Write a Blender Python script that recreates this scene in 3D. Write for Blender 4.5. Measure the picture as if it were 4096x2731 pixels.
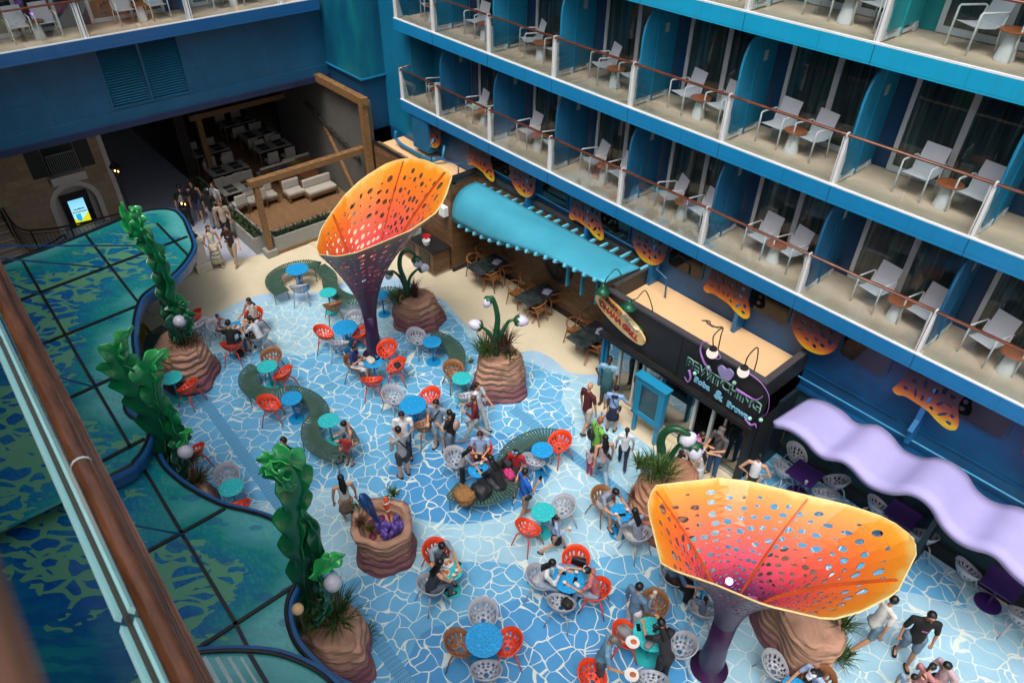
import bpy, bmesh, math, random
from mathutils import Vector, Matrix, noise, geometry
random.seed(7)
for o in list(bpy.data.objects): bpy.data.objects.remove(o)
sc = bpy.context.scene; COL = sc.collection
PI = math.pi; R = math.radians
# ------------------------------------------------------------------ camera
CH = 13.5
pitch, roll, az, FPX = R(38.69), R(0.763), R(41.504), 2872.5
Fv = Vector((-math.cos(az)*math.cos(pitch), math.sin(az)*math.cos(pitch), -math.sin(pitch)))
r0 = Fv.cross(Vector((0, 0, 1))).normalized(); u0 = r0.cross(Fv)
Rv = r0*math.cos(roll)+u0*math.sin(roll); Uv = -r0*math.sin(roll)+u0*math.cos(roll)
cd = bpy.data.cameras.new('camera'); cam = bpy.data.objects.new('camera', cd); COL.objects.link(cam)
m = Matrix((Rv, Uv, -Fv)).transposed().to_4x4(); m.translation = (0, 0, CH); cam.matrix_world = m
cd.sensor_width = 36; cd.lens = 36*FPX/4096; cd.clip_start = 0.05; cd.clip_end = 500
cd.dof.use_dof = True; cd.dof.focus_distance = 15; cd.dof.aperture_fstop = 3.2
sc.camera = cam
# ------------------------------------------------------------------ world, sun, exposure
w = bpy.data.worlds.new("World"); sc.world = w; w.use_nodes = True
nt = w.node_tree; nt.nodes.clear()
sky = nt.nodes.new('ShaderNodeTexSky'); sky.sky_type = 'NISHITA'; sky.sun_disc = False
SUN_EL, SUN_ROT = R(64), R(150)
sky.sun_elevation = SUN_EL; sky.sun_rotation = SUN_ROT; sky.dust_density = 6; sky.air_density = 1.2; sky.ozone_density = 0.5
bg = nt.nodes.new('ShaderNodeBackground'); bg.inputs[1].default_value = 0.135
wo = nt.nodes.new('ShaderNodeOutputWorld'); hs_ = nt.nodes.new('ShaderNodeHueSaturation'); hs_.inputs['Saturation'].default_value = .55; nt.links.new(sky.outputs[0], hs_.inputs['Color']); nt.links.new(hs_.outputs[0], bg.inputs[0]); nt.links.new(bg.outputs[0], wo.inputs[0])
sl = bpy.data.lights.new('sun', 'SUN'); sl.energy = 1.3; sl.angle = R(25); sl.color = (1, .97, .93)
so = bpy.data.objects.new('sun', sl); COL.objects.link(so)
sd = Vector((math.sin(SUN_ROT)*math.cos(SUN_EL), math.cos(SUN_ROT)*math.cos(SUN_EL), math.sin(SUN_EL)))
so.rotation_euler = sd.to_track_quat('Z', 'Y').to_euler(); so.location = sd*50
sc.view_settings.view_transform = 'Standard'; sc.view_settings.look = 'None'
sc.view_settings.exposure = 0.68; sc.view_settings.gamma = 1
sc.render.engine = 'CYCLES'
sc.cycles.max_bounces = 6; sc.cycles.transparent_max_bounces = 16
# ------------------------------------------------------------------ points measured on the real surfaces
TL = dict(A=(0,0,1.651),B=(1300,0,1.651),C=(2696,0,1.651),D=(0,900,1.651),E=(1300,900,1.651),F=(2696,900,1.651),G=(0,1781,1.651),H=(1300,1781,1.651),I=(2696,1781,1.651),J=(0,500,2.57),K=(2350,1100,2.904),L=(2350,1600,2.904),M=(3000,1600,2.119),N=(1500,1600,2.751),O=(1250,100,3.563),P=(500,900,2.904),Q=(550,1400,2.904),R=(950,1900,2.904),S=(1150,600,2.613),T=(1750,650,2.613),U=(3200,2190,2.625),V=(2150,1950,2.904))
def px(k, x, y): a, b, s = TL[k]; return a+x/s, b+y/s
def ray(p): d = Fv*FPX+Rv*(p[0]-2048)-Uv*(p[1]-1365); return d.normalized()
def hit(p, n, c):
    d = ray(p); o = Vector((0, 0, CH)); return o+d*(((Vector(c)-o).dot(n))/d.dot(n))
def G(k, x, y, z=0.0): return hit(px(k, x, y), Vector((0, 0, 1)), (0, 0, z))
def GY(k, x, y, Y): return hit(px(k, x, y), Vector((0, 1, 0)), (0, Y, 0))
def GX(k, x, y, X): return hit(px(k, x, y), Vector((1, 0, 0)), (X, 0, 0))
def GV(k, x, y, base):
    b = Vector((base[0], base[1], 0)); return hit(px(k, x, y), b.normalized(), b)
# ------------------------------------------------------------------ materials
def hx(s):
    c = [int(s[i:i+2], 16)/255 for i in (0, 2, 4)]
    return tuple(v/12.92 if v <= .04045 else ((v+.055)/1.055)**2.4 for v in c)
MATS = {}
class NT:
    def __init__(s, name):
        s.m = bpy.data.materials.new(name); s.m.use_nodes = True; s.t = s.m.node_tree; s.t.nodes.clear()
        s.out = s.n('ShaderNodeOutputMaterial')
    def n(s, typ, **kw):
        nd = s.t.nodes.new(typ)
        for k, v in kw.items(): setattr(nd, k, v)
        return nd
    def l(s, a, b): s.t.links.new(a, b)
    def pos(s, scale=(1, 1, 1), obj=False, rot=0):
        if obj: a = s.n('ShaderNodeTexCoord').outputs['Object']
        else: a = s.n('ShaderNodeNewGeometry').outputs['Position']
        if rot: m0 = s.n('ShaderNodeMapping'); m0.inputs['Rotation'].default_value = (0, 0, rot); s.l(a, m0.inputs[0]); a = m0.outputs[0]
        mp = s.n('ShaderNodeMapping'); mp.inputs['Scale'].default_value = scale; s.l(a, mp.inputs[0]); return mp.outputs[0]
    def noise(s, vec, sc_, det=3, rough=.5):
        nn = s.n('ShaderNodeTexNoise'); nn.inputs['Scale'].default_value = sc_; nn.inputs['Detail'].default_value = det
        nn.inputs['Roughness'].default_value = rough; s.l(vec, nn.inputs['Vector']); return nn.outputs['Fac']
    def ramp(s, fac, pts, interp='LINEAR'):
        rp = s.n('ShaderNodeValToRGB'); cr = rp.color_ramp; cr.interpolation = interp
        while len(cr.elements) < len(pts): cr.elements.new(.5)
        for e, (p, c) in zip(cr.elements, pts): e.position = p; e.color = (*c, 1) if len(c) == 3 else c
        s.l(fac, rp.inputs[0]); return rp.outputs[0]
    def mix(s, f, a, b, mode='MIX'):
        mx = s.n('ShaderNodeMix', data_type='RGBA', blend_type=mode)
        for i, v in ((0, f), (6, a), (7, b)):
            if hasattr(v, 'links') or hasattr(v, 'is_linked'): s.l(v, mx.inputs[i])
            elif i == 0: mx.inputs[0].default_value = v
            else: mx.inputs[i].default_value = (*v, 1)
        return mx.outputs[2]
    def math(s, op, a, b=0.0, c=None):
        mm = s.n('ShaderNodeMath', operation=op)
        for i, v in enumerate((a, b) if c is None else (a, b, c)):
            if hasattr(v, 'is_linked'): s.l(v, mm.inputs[i])
            else: mm.inputs[i].default_value = v
        return mm.outputs[0]
    def pbr(s, col, rough=.5, metal=0, bump=None, bs=.3, bd=.02, coat=0, **kw):
        p = s.n('ShaderNodeBsdfPrincipled')
        if hasattr(col, 'is_linked'): s.l(col, p.inputs['Base Color'])
        else: p.inputs['Base Color'].default_value = (*col, 1)
        if hasattr(rough, 'is_linked'): s.l(rough, p.inputs['Roughness'])
        else: p.inputs['Roughness'].default_value = rough
        p.inputs['Metallic'].default_value = metal; p.inputs['Coat Weight'].default_value = coat
        for k, v in kw.items(): p.inputs[k.replace('_', ' ')].default_value = v
        if bump is not None:
            b = s.n('ShaderNodeBump'); b.inputs['Strength'].default_value = bs; b.inputs['Distance'].default_value = bd
            s.l(bump, b.inputs['Height']); s.l(b.outputs[0], p.inputs['Normal'])
        s.l(p.outputs[0], s.out.inputs[0]); return p
def plain(name, hexc, rough=.5, metal=0, var=.12, scale=3.0, bs=0.0, coat=0, fine=40):
    if name in MATS: return MATS[name]
    s = NT(name); c = hx(hexc) if isinstance(hexc, str) else hexc
    f = s.noise(s.pos(), scale, 4, .6)
    f2 = s.noise(s.pos(), fine, 3, .6)
    d = tuple(v*(1-var) for v in c); l_ = tuple(min(1, v*(1+var)+.004) for v in c)
    cc = s.ramp(f, [(.3, d), (.7, l_)])
    rr = s.math('MULTIPLY_ADD', f, .25, rough-.12)
    s.pbr(cc, rr, metal, bump=f2 if bs else None, bs=bs, bd=.01, coat=coat)
    MATS[name] = s.m; return s.m
def emis(name, hexc, strength):
    if name in MATS: return MATS[name]
    s = NT(name); e = s.n('ShaderNodeEmission'); e.inputs[0].default_value = (*hx(hexc), 1); e.inputs[1].default_value = strength
    s.l(e.outputs[0], s.out.inputs[0]); MATS[name] = s.m; return s.m
def glass(name, tint, refl=.1, rough=.02, opac=0.0, ocol='102028'):
    if name in MATS: return MATS[name]
    s = NT(name); tr = s.n('ShaderNodeBsdfTransparent'); tr.inputs[0].default_value = (*hx(tint), 1)
    gl = s.n('ShaderNodeBsdfGlossy'); gl.inputs['Roughness'].default_value = rough
    fr = s.n('ShaderNodeFresnel'); fr.inputs[0].default_value = 1.5
    f = s.math('MULTIPLY_ADD', fr.outputs[0], .45, refl*.3)
    mx = s.n('ShaderNodeMixShader'); s.l(f, mx.inputs[0]); s.l(tr.outputs[0], mx.inputs[1]); s.l(gl.outputs[0], mx.inputs[2])
    if opac:
        df = s.n('ShaderNodeBsdfDiffuse'); df.inputs[0].default_value = (*hx(ocol), 1)
        m2 = s.n('ShaderNodeMixShader'); m2.inputs[0].default_value = opac
        s.l(mx.outputs[0], m2.inputs[1]); s.l(df.outputs[0], m2.inputs[2]); mx = m2
    s.l(mx.outputs[0], s.out.inputs[0]); MATS[name] = s.m; return s.m
def wood(name, dark, light, scale=(1, 1, 1), plank=0.0, rough=.5, axis=2):
    if name in MATS: return MATS[name]
    s = NT(name); v = s.pos(scale)
    f = s.noise(v, 6, 6, .65); c = s.ramp(f, [(.3, hx(dark)), (.52, tuple((a+b)/2 for a, b in zip(hx(dark), hx(light)))), (.72, hx(light))])
    b = f
    if plank:
        sx = s.n('ShaderNodeSeparateXYZ'); s.l(s.pos(), sx.inputs[0])
        fr = s.math('FRACT', s.math('DIVIDE', sx.outputs[axis], plank))
        ln = s.math('LESS_THAN', fr, .06)
        fl = s.math('FLOOR', s.math('DIVIDE', sx.outputs[axis], plank))
        wn = s.n('ShaderNodeTexWhiteNoise', noise_dimensions='1D'); s.l(fl, wn.inputs['W'])
        c = s.mix(s.math('MULTIPLY', wn.outputs[0], .45), c, hx(dark))
        c = s.mix(s.math('MULTIPLY', ln, .8), c, tuple(q*.3 for q in hx(dark)))
    s.pbr(c, rough, bump=b, bs=.15, bd=.01); MATS[name] = s.m; return s.m
# painted water floor: pale crack lines over a flat blue
def floormat(name, colr, lines=True):
    s = NT(name); p = s.pos(); c0 = hx(colr)
    big = s.noise(p, 1.1, 4, .6); grit = s.noise(p, 60, 3, .7)
    base = s.ramp(big, [(.3, tuple(v*.86 for v in c0)), (.7, tuple(min(1, v*1.1) for v in c0))])
    base = s.mix(s.math('MULTIPLY', grit, .25), base, tuple(v*.7 for v in c0))
    if lines:
        nz = s.n('ShaderNodeTexNoise'); nz.inputs['Scale'].default_value = 2.8; nz.inputs['Detail'].default_value = .6; s.l(p, nz.inputs['Vector'])
        vm = s.n('ShaderNodeVectorMath', operation='MULTIPLY_ADD'); s.l(nz.outputs['Color'], vm.inputs[0])
        vm.inputs[1].default_value = (.3, .3, 0); s.l(p, vm.inputs[2])
        vo = s.n('ShaderNodeTexVoronoi', feature='DISTANCE_TO_EDGE'); vo.inputs['Scale'].default_value = 3.0; vo.inputs['Randomness'].default_value = .95
        s.l(vm.outputs[0], vo.inputs['Vector'])
        wv = s.noise(p, 3.5, 1, .5)
        th = s.math('MULTIPLY_ADD', wv, .045, .008)
        mk = s.n('ShaderNodeMapRange'); mk.interpolation_type = 'SMOOTHSTEP'
        s.l(s.math('DIVIDE', vo.outputs['Distance'], th), mk.inputs[0]); mk.inputs[1].default_value = .75; mk.inputs[2].default_value = 1.1
        mk.inputs[3].default_value = 1; mk.inputs[4].default_value = 0
        base = s.mix(mk.outputs[0], base, hx('ccd8d2'))
    sc1 = s.noise(s.pos((1, 6, 1), rot=.6), 5, 5, .75); base = s.mix(s.ramp(sc1, [(.64, (0, 0, 0)), (.72, (.22, .22, .22))]), base, tuple(v*.45 for v in c0))
    spn = s.noise(p, 14, 2, .5); base = s.mix(s.ramp(spn, [(.72, (0, 0, 0)), (.76, (.35, .35, .35))]), base, tuple(v*.4 for v in c0))
    dirt = s.noise(p, .6, 6, .7)
    base = s.mix(s.ramp(dirt, [(.5, (0, 0, 0)), (.8, (.3, .3, .3))]), base, tuple(v*.55 for v in c0))
    s.pbr(base, .55, bump=grit, bs=.06, bd=.004); return s.m
# ------------------------------------------------------------------ mesh builder
class MB:
    def __init__(s): s.v = []; s.f = []
    def add(s, vs, fs):
        b = len(s.v); s.v += [Vector(v) for v in vs]; s.f += [tuple(i+b for i in f) for f in fs]; return s
    def box(s, c, d, rz=0, M=None):
        x, y, z = (q/2 for q in d); vs = [Vector((i*x, j*y, k*z)) for i in (-1, 1) for j in (-1, 1) for k in (-1, 1)]
        if rz: vs = [Matrix.Rotation(rz, 3, 'Z') @ v for v in vs]
        if M: vs = [M @ v for v in vs]
        vs = [v+Vector(c) for v in vs]
        return s.add(vs, [(0, 1, 3, 2), (4, 6, 7, 5), (0, 4, 5, 1), (2, 3, 7, 6), (0, 2, 6, 4), (1, 5, 7, 3)])
    def b2(s, a, b):
        return s.box([(p+q)/2 for p, q in zip(a, b)], [abs(p-q) for p, q in zip(a, b)])
    def quadbar(s, a, b, w_, h_, up=(0, 0, 1)):
        a, b = Vector(a), Vector(b); T = (b-a).normalized(); S = T.cross(Vector(up))
        if S.length < 1e-4: S = T.cross(Vector((1, 0, 0)))
        S.normalize(); N = S.cross(T); vs = []
        for p in (a, b):
            for i, j in ((-1, -1), (1, -1), (1, 1), (-1, 1)): vs.append(p+S*(i*w_/2)+N*(j*h_/2))
        return s.add(vs, [(0, 3, 2, 1), (4, 5, 6, 7), (0, 1, 5, 4), (1, 2, 6, 5), (2, 3, 7, 6), (3, 0, 4, 7)])
    def tube(s, path, rad, seg=8, caps=True, side=None, dome=False):
        P = [Vector(p) for p in path]; n = len(P)
        if isinstance(rad, tuple) or not hasattr(rad, '__len__'): rad = [rad]*n
        rad = [(r, r) if not hasattr(r, '__len__') else r for r in rad]
        T = []
        for i in range(n):
            t_ = (P[min(n-1, i+1)]-P[max(0, i-1)])
            T.append(t_.normalized() if t_.length > 1e-9 else Vector((0, 0, 1)))
        if dome:
            r_ = rad[0]; m_ = min(r_); a = [(P[0]-T[0]*m_*.95, (r_[0]*.3, r_[1]*.3), T[0]), (P[0]-T[0]*m_*.65, (r_[0]*.76, r_[1]*.76), T[0])]
            r2 = rad[-1]; m2 = min(r2); z = [(P[-1]+T[-1]*m2*.65, (r2[0]*.76, r2[1]*.76), T[-1]), (P[-1]+T[-1]*m2*.95, (r2[0]*.3, r2[1]*.3), T[-1])]
            P = [q[0] for q in a]+P+[q[0] for q in z]; rad = [q[1] for q in a]+list(rad)+[q[1] for q in z]; T = [q[2] for q in a]+T+[q[2] for q in z]; n = len(P)
        if side is None:
            S = T[0].orthogonal().normalized()
        else: S = Vector(side)
        vs = []; fs = []
        for i in range(n):
            S = S-T[i]*S.dot(T[i])
            if S.length < 1e-5: S = T[i].orthogonal()
            S.normalize(); N = T[i].cross(S)
            for k in range(seg):
                a = 2*PI*k/seg; vs.append(P[i]+S*(math.cos(a)*rad[i][0])+N*(math.sin(a)*rad[i][1]))
        for i in range(n-1):
            for k in range(seg):
                k2 = (k+1) % seg; fs.append((i*seg+k, i*seg+k2, (i+1)*seg+k2, (i+1)*seg+k))
        if caps: fs.append(tuple(range(seg-1, -1, -1))); fs.append(tuple((n-1)*seg+k for k in range(seg)))
        return s.add(vs, fs)
    def lathe(s, prof, seg=24, c=(0, 0, 0), M=None):
        vs = []; fs = []
        for r_, z in prof:
            for k in range(seg):
                a = 2*PI*k/seg; v = Vector((r_*math.cos(a), r_*math.sin(a), z))
                if M: v = M @ v
                vs.append(v+Vector(c))
        n = len(prof)
        for i in range(n-1):
            for k in range(seg):
                k2 = (k+1) % seg; fs.append((i*seg+k, i*seg+k2, (i+1)*seg+k2, (i+1)*seg+k))
        if prof[0][0] > 1e-4: fs.append(tuple(range(seg-1, -1, -1)))
        if prof[-1][0] > 1e-4: fs.append(tuple((n-1)*seg+k for k in range(seg)))
        return s.add(vs, fs)
    def ball(s, c, r_, seg=14, M=None):
        if not hasattr(r_, '__len__'): r_ = (r_, r_, r_)
        n = seg//2; pr = [(math.sin(PI*i/n), -math.cos(PI*i/n)) for i in range(n+1)]
        D = Matrix.Diagonal(Vector(r_)).to_3x3(); D = (M.to_3x3() @ D) if M else D
        pr[0] = (1e-3, -1); pr[-1] = (1e-3, 1)
        return s.lathe(pr, seg, c, D)
    def prism(s, poly, z0, z1, M=None):
        n = len(poly); vs = [Vector((*p[:2], z0)) for p in poly]+[Vector((*p[:2], z1)) for p in poly]
        tr = geometry.tessellate_polygon([[Vector((*p[:2], 0)) for p in poly]])
        fs = []
        for t_ in tr:
            a, b, c = [Vector(poly[i][:2]) for i in t_]
            cr = (b-a).cross(c-a) if False else (b.x-a.x)*(c.y-a.y)-(b.y-a.y)*(c.x-a.x)
            t2 = t_ if cr > 0 else t_[::-1]
            fs.append(tuple(i+n for i in t2)); fs.append(tuple(reversed(t2)))
        area = sum(poly[i][0]*poly[(i+1) % n][1]-poly[(i+1) % n][0]*poly[i][1] for i in range(n))
        for i in range(n):
            j = (i+1) % n; q = (i, j, j+n, i+n); fs.append(q if area > 0 else q[::-1])
        if M: vs = [M @ v for v in vs]
        return s.add(vs, fs)
    def sheet(s, poly, z):
        n = len(poly); tr = geometry.tessellate_polygon([[Vector((p[0], p[1], 0)) for p in poly]]); fs = []
        for t_ in tr:
            a, b, c = [poly[i] for i in t_]
            cr = (b[0]-a[0])*(c[1]-a[1])-(b[1]-a[1])*(c[0]-a[0]); fs.append(tuple(t_) if cr > 0 else tuple(t_[::-1]))
        return s.add([(p[0], p[1], z) for p in poly], fs)
    def build(s, name, mat, parent=None, smooth=False, world=False, bevel=0):
        me = bpy.data.meshes.new(name); off = parent.location if (parent and world) else Vector((0, 0, 0))
        me.from_pydata([v-off for v in s.v], [], s.f); me.update()
        if not isinstance(mat, (list, tuple)): mat = [mat]
        for q in mat: me.materials.append(q)
        if smooth:
            for p in me.polygons: p.use_smooth = True
        o = bpy.data.objects.new(name, me); COL.objects.link(o)
        if parent: o.parent = parent
        if bevel:
            b = o.modifiers.new('b', 'BEVEL'); b.width = bevel; b.segments = 2; b.limit_method = 'ANGLE'
        return o
def thing(name, label, cat, loc=(0, 0, 0), rz=0, group=None):
    o = bpy.data.objects.new(name, None); COL.objects.link(o); o.location = loc; o.rotation_euler = (0, 0, rz)
    o['label'] = label; o['category'] = cat
    if group: o['group'] = group
    return o
def tag(o, label=None, cat=None, group=None, kind=None):
    if label: o['label'] = label
    if cat: o['category'] = cat
    if group: o['group'] = group
    if kind: o['kind'] = kind
    return o
def dup(root, loc, rz, label, group=None, scale=None):
    def cp(o, par):
        c = o.copy(); COL.objects.link(c)
        if par: c.parent = par
        for ch in o.children: cp(ch, c)
        return c
    c = cp(root, None); c.location = loc; c.rotation_euler = (0, 0, rz); c['label'] = label
    if group: c['group'] = group
    if scale: c.scale = (scale,)*3
    return c
def catmull(pts, n=6, closed=False):
    P = [Vector(p) for p in pts]; out = []; N = len(P)
    rng = range(N) if closed else range(N-1)
    for i in rng:
        if closed: a, b, c, d = P[(i-1) % N], P[i], P[(i+1) % N], P[(i+2) % N]
        else: a, b, c, d = P[max(0, i-1)], P[i], P[i+1], P[min(N-1, i+2)]
        for k in range(n):
            t = k/n; out.append(.5*((2*b)+(c-a)*t+(2*a-5*b+4*c-d)*t*t+(3*b-a-3*c+d)*t**3))
    if not closed: out.append(P[-1])
    return out
def holed(bound, holes, interior, fn, name, mat, parent=None, thick=.01, smooth=True, attr=None, world=False, moff=0):
    """flat 2-D outline with holes, mapped through fn(u,v) -> 3-D"""
    vc = []; ed = []
    def loop(L):
        b = len(vc); vc.extend([Vector(p) for p in L]); ed.extend([(b+i, b+(i+1) % len(L)) for i in range(len(L))])
    loop(bound)
    for h in holes: loop(h)
    def inside(p, L):
        c = False; j = len(L)-1
        for i in range(len(L)):
            if (L[i][1] > p[1]) != (L[j][1] > p[1]) and p[0] < (L[j][0]-L[i][0])*(p[1]-L[i][1])/(L[j][1]-L[i][1])+L[i][0]: c = not c
            j = i
        return c
    bbs = [(min(q[0] for q in h), max(q[0] for q in h), min(q[1] for q in h), max(q[1] for q in h), h) for h in holes]
    def inhole(p):
        for a, b, c, d, h in bbs:
            if a <= p[0] <= b and c <= p[1] <= d and inside(p, h): return True
        return False
    for p in interior:
        if inside(p, bound) and not inhole(p): vc.append(Vector(p))
    V, E_, F_, *_ = geometry.delaunay_2d_cdt(vc, ed, [], 0, 1e-5)
    keep = []
    for f in F_:
        c = (sum(V[i][0] for i in f)/len(f), sum(V[i][1] for i in f)/len(f))
        if inside(c, bound) and not inhole(c): keep.append(tuple(f))
    me = bpy.data.meshes.new(name); off = parent.location if (parent and world) else Vector((0, 0, 0))
    me.from_pydata([Vector(fn(v[0], v[1]))-off for v in V], [], keep)
    me.update()
    if attr:
        a = me.attributes.new(attr, 'FLOAT', 'POINT')
        for i, v in enumerate(V): a.data[i].value = v[1]
    bm = bmesh.new(); bm.from_mesh(me); loose = [v for v in bm.verts if not v.link_faces]
    bmesh.ops.delete(bm, geom=loose, context='VERTS'); bm.to_mesh(me); bm.free()
    if not isinstance(mat, (list, tuple)): mat = [mat]
    for q in mat: me.materials.append(q)
    if smooth:
        for p in me.polygons: p.use_smooth = True
    o = bpy.data.objects.new(name, me); COL.objects.link(o)
    if parent: o.parent = parent
    s = o.modifiers.new('s', 'SOLIDIFY'); s.thickness = thick; s.offset = 0; s.use_quality_normals = True
    if moff: s.material_offset = moff
    return o
def ell(cx, cy, a, b, rot=0, n=9):
    return [(cx+a*math.cos(2*PI*k/n)*math.cos(rot)-b*math.sin(2*PI*k/n)*math.sin(rot), cy+a*math.cos(2*PI*k/n)*math.sin(rot)+b*math.sin(2*PI*k/n)*math.cos(rot)) for k in range(n)]
def text(s_, size, mat, name, parent, M, ext=.01, font_bold=0, world=True, spacing=1):
    cu = bpy.data.curves.new(name, 'FONT'); cu.body = s_; cu.size = size; cu.extrude = ext; cu.offset = font_bold; cu.align_x = 'CENTER'; cu.align_y = 'CENTER'; cu.space_character = spacing
    o = bpy.data.objects.new(name, cu); COL.objects.link(o)
    me = bpy.data.meshes.new_from_object(o); bpy.data.objects.remove(o); bpy.data.curves.remove(cu)
    me.transform(M)
    if parent and world: me.transform(Matrix.Translation(-parent.location))
    me.materials.append(mat); o = bpy.data.objects.new(name, me); COL.objects.link(o)
    if parent: o.parent = parent
    return o
ORD = ['first', 'second', 'third', 'fourth', 'fifth', 'sixth', 'seventh', 'eighth', 'ninth', 'tenth', 'eleventh']
# ================================================================== SETTING: floors
m_sand = plain('sand floor', 'c9bda2', .6, var=.06, scale=1.2, bs=.08, fine=120)
m_pale = floormat('pale wave paint', '9fbfd8', False)
m_light = floormat('light water paint', '98c2d6')
m_mid = floormat('mid water paint', '5fa6d0')
m_dark = floormat('deep water paint', '4490c6')
m_walk = plain('corridor floor', 'a4a8b8', .6, var=.1)
def struct(name, mb, mat, **k):
    o = mb.build(name, mat, **k); o['kind'] = 'structure'; return o
struct('ground', MB().sheet([(-60, -30), (40, -30), (40, 40), (-60, 40)], 0), m_sand)
def zone(name, pts, z, mat, n=5):
    P = catmull([(*G(*p)[:2], 0) for p in pts], n, True); return struct(name, MB().sheet([(q.x, q.y) for q in P], z), mat)
WL = [('P',100,1568),('P',300,1440),('P',700,1250)]
zone('pale_wave_paving', [('D',500,1000),('P',40,1560),('P',500,1300),('P',850,1150),('P',1050,1030),('P',1270,920),('P',1500,830),('P',1700,790),('P',2000,790),('P',2323,760),('E',180,350),('E',400,338),('E',560,375),('E',690,455),('E',790,500),('E',880,600),('E',980,700),('E',1100,790),('E',1260,838),('E',1380,828),('E',1500,880),('E',1600,965),('E',1700,985),('E',1800,985),('E',1900,1010),('E',1760,1060),('E',1680,1110),('E',1780,1240),('L',160,130),('L',500,370),('L',800,600),('L',940,715),('L',1200,900),('L',1700,1010),('L',1760,900),('L',2200,500),('M',200,400),('M',700,760),('M',1600,1330),('U',2352,760),('U',2900,1200),('H',2400,3000),('G',1500,3000),('G',500,900),('D',300,1560)], .004, m_pale)
zone('light_water_paving', [('D',900,1200),('P',800,1500),('P',960,1250),('P',1130,1060),('P',1280,980),('P',1500,905),('P',1800,885),('P',2100,885),('E',60,430),('E',300,395),('E',480,420),('E',640,480),('E',780,520),('E',880,600),('E',960,720),('E',1060,790),('E',1200,835),('E',1340,875),('E',1480,950),('E',1700,1010),('E',1790,1025),('E',1740,1075),('E',1680,1120),('E',1780,1250),('L',150,140),('L',490,380),('L',790,610),('L',930,725),('L',1200,920),('L',1700,1030),('L',1780,920),('L',2200,520),('M',200,420),('M',700,780),('M',1600,1350),('U',2352,790),('U',2600,1000),('U',2300,1330),('U',1900,2400),('H',1400,3000),('G',1500,2900),('G',600,1000),('D',500,1400)], .008, m_light)
zone('mid_water_paving', [('D',700,1100),('Q',700,110),('Q',1000,30),('Q',1450,5),('Q',2000,60),('E',100,690),('E',260,760),('E',420,740),('E',640,640),('E',760,560),('E',870,625),('E',960,760),('E',1100,860),('E',1330,900),('E',1480,970),('E',1620,1020),('E',1560,1150),('E',1640,1290),('N',2180,420),('N',1980,640),('N',1800,1000),('N',1560,1200),('N',1300,1310),('N',900,1365),('N',430,1290),('N',100,1100),('R',1500,160),('R',1000,150),('R',200,330),('R',-400,300),('G',600,500),('G',300,0)], .012, m_mid)
zone('mid_water_paving', [('G',1500,1650),('H',-80,1100),('H',180,880),('H',480,850),('H',760,790),('H',1050,765),('H',1300,790),('H',1700,760),('H',2000,720),('I',0,780),('I',200,1150),('I',60,1400),('I',80,1700),('H',1500,2300),('H',300,2400)], .012, m_mid)
zone('mid_water_paving', [('I',500,40),('L',1700,960),('L',2000,720),('L',2300,560),('M',600,640),('M',1500,1300),('U',1750,620),('U',1300,500),('U',1000,470),('I',1200,1060),('I',900,1000),('I',300,700)], .012, m_mid)
zone('deep_water_paving', [('N',200,700),('N',700,500),('N',1200,380),('N',1700,400),('N',1950,700),('N',1820,980),('N',1560,1195),('N',1300,1305),('N',900,1360),('N',450,1285),('N',150,1050)], .016, m_dark)
zone('deep_water_paving', [('H',600,1300),('H',900,1150),('H',1300,1010),('H',1700,940),('H',2100,960),('H',2290,1050),('I',60,1400),('I',80,1700),('H',1500,2200),('H',500,2000)], .016, m_dark)
struct('corridor_floor', MB().sheet([(q.x, q.y) for q in [G('P',980,520), G('P',1040,505), G('P',1120,440), G('P',1230,410), G('P',1340,388), G('P',1420,380), G('P',1500,355), G('P',1640,347), Vector((-21.8, 8)), Vector((-21.9, 12.6)), Vector((-50, 12.6)), Vector((-50, 2)), Vector((-23.2, 2)), Vector((-23.0, 5.3))]], .006), m_walk)
# drain grilles
m_drain = NT('drain grille')
if True:
    s = m_drain; tc = s.n('ShaderNodeTexCoord'); sx = s.n('ShaderNodeSeparateXYZ'); s.l(tc.outputs['Object'], sx.inputs[0])
    a = s.math('FRACT', s.math('MULTIPLY', sx.outputs[0], 9.0)); b = s.math('FRACT', s.math('MULTIPLY', sx.outputs[1], 24.0))
    rr = s.math('ABSOLUTE', s.math('SUBTRACT', s.math('FRACT', s.math('MULTIPLY', sx.outputs[0], .8)), .5))
    slot = s.math('MULTIPLY', s.math('LESS_THAN', b, .22), s.math('MULTIPLY', s.math('LESS_THAN', s.math('ABSOLUTE', s.math('SUBTRACT', a, .5)), .33), s.math('LESS_THAN', rr, .47)))
    seam = s.math('GREATER_THAN', rr, .494)
    s.pbr(s.mix(s.math('MAXIMUM', slot, s.math('MULTIPLY', seam, .8)), hx('5b9cc4'), hx('1d4a66')), .5)
m_drain = m_drain.m
def drain(a, b, wd, label):
    a, b = Vector(a), Vector(b); d = (b-a); L = d.length; rz = math.atan2(d.y, d.x)
    o = MB().b2((0, -wd/2, 0), (L, wd/2, .006)).build('drain_grille', m_drain); o.location = (a.x, a.y, .018); o.rotation_euler = (0, 0, rz)
    tag(o, label, 'drain cover', 'slotted drain covers in the floor')
drain((-16.42, 3.13, 0), (-3.0, 2.84, 0), .27, 'long slotted blue drain channel running beside the kelp rocks')
drain((-10.41, 9.28, 0), (-6.0, 9.36, 0), .27, 'short slotted drain channel passing under the curved bench near the grill')
m_drs = plain('sand grille', 'bfb394', .5)
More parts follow.
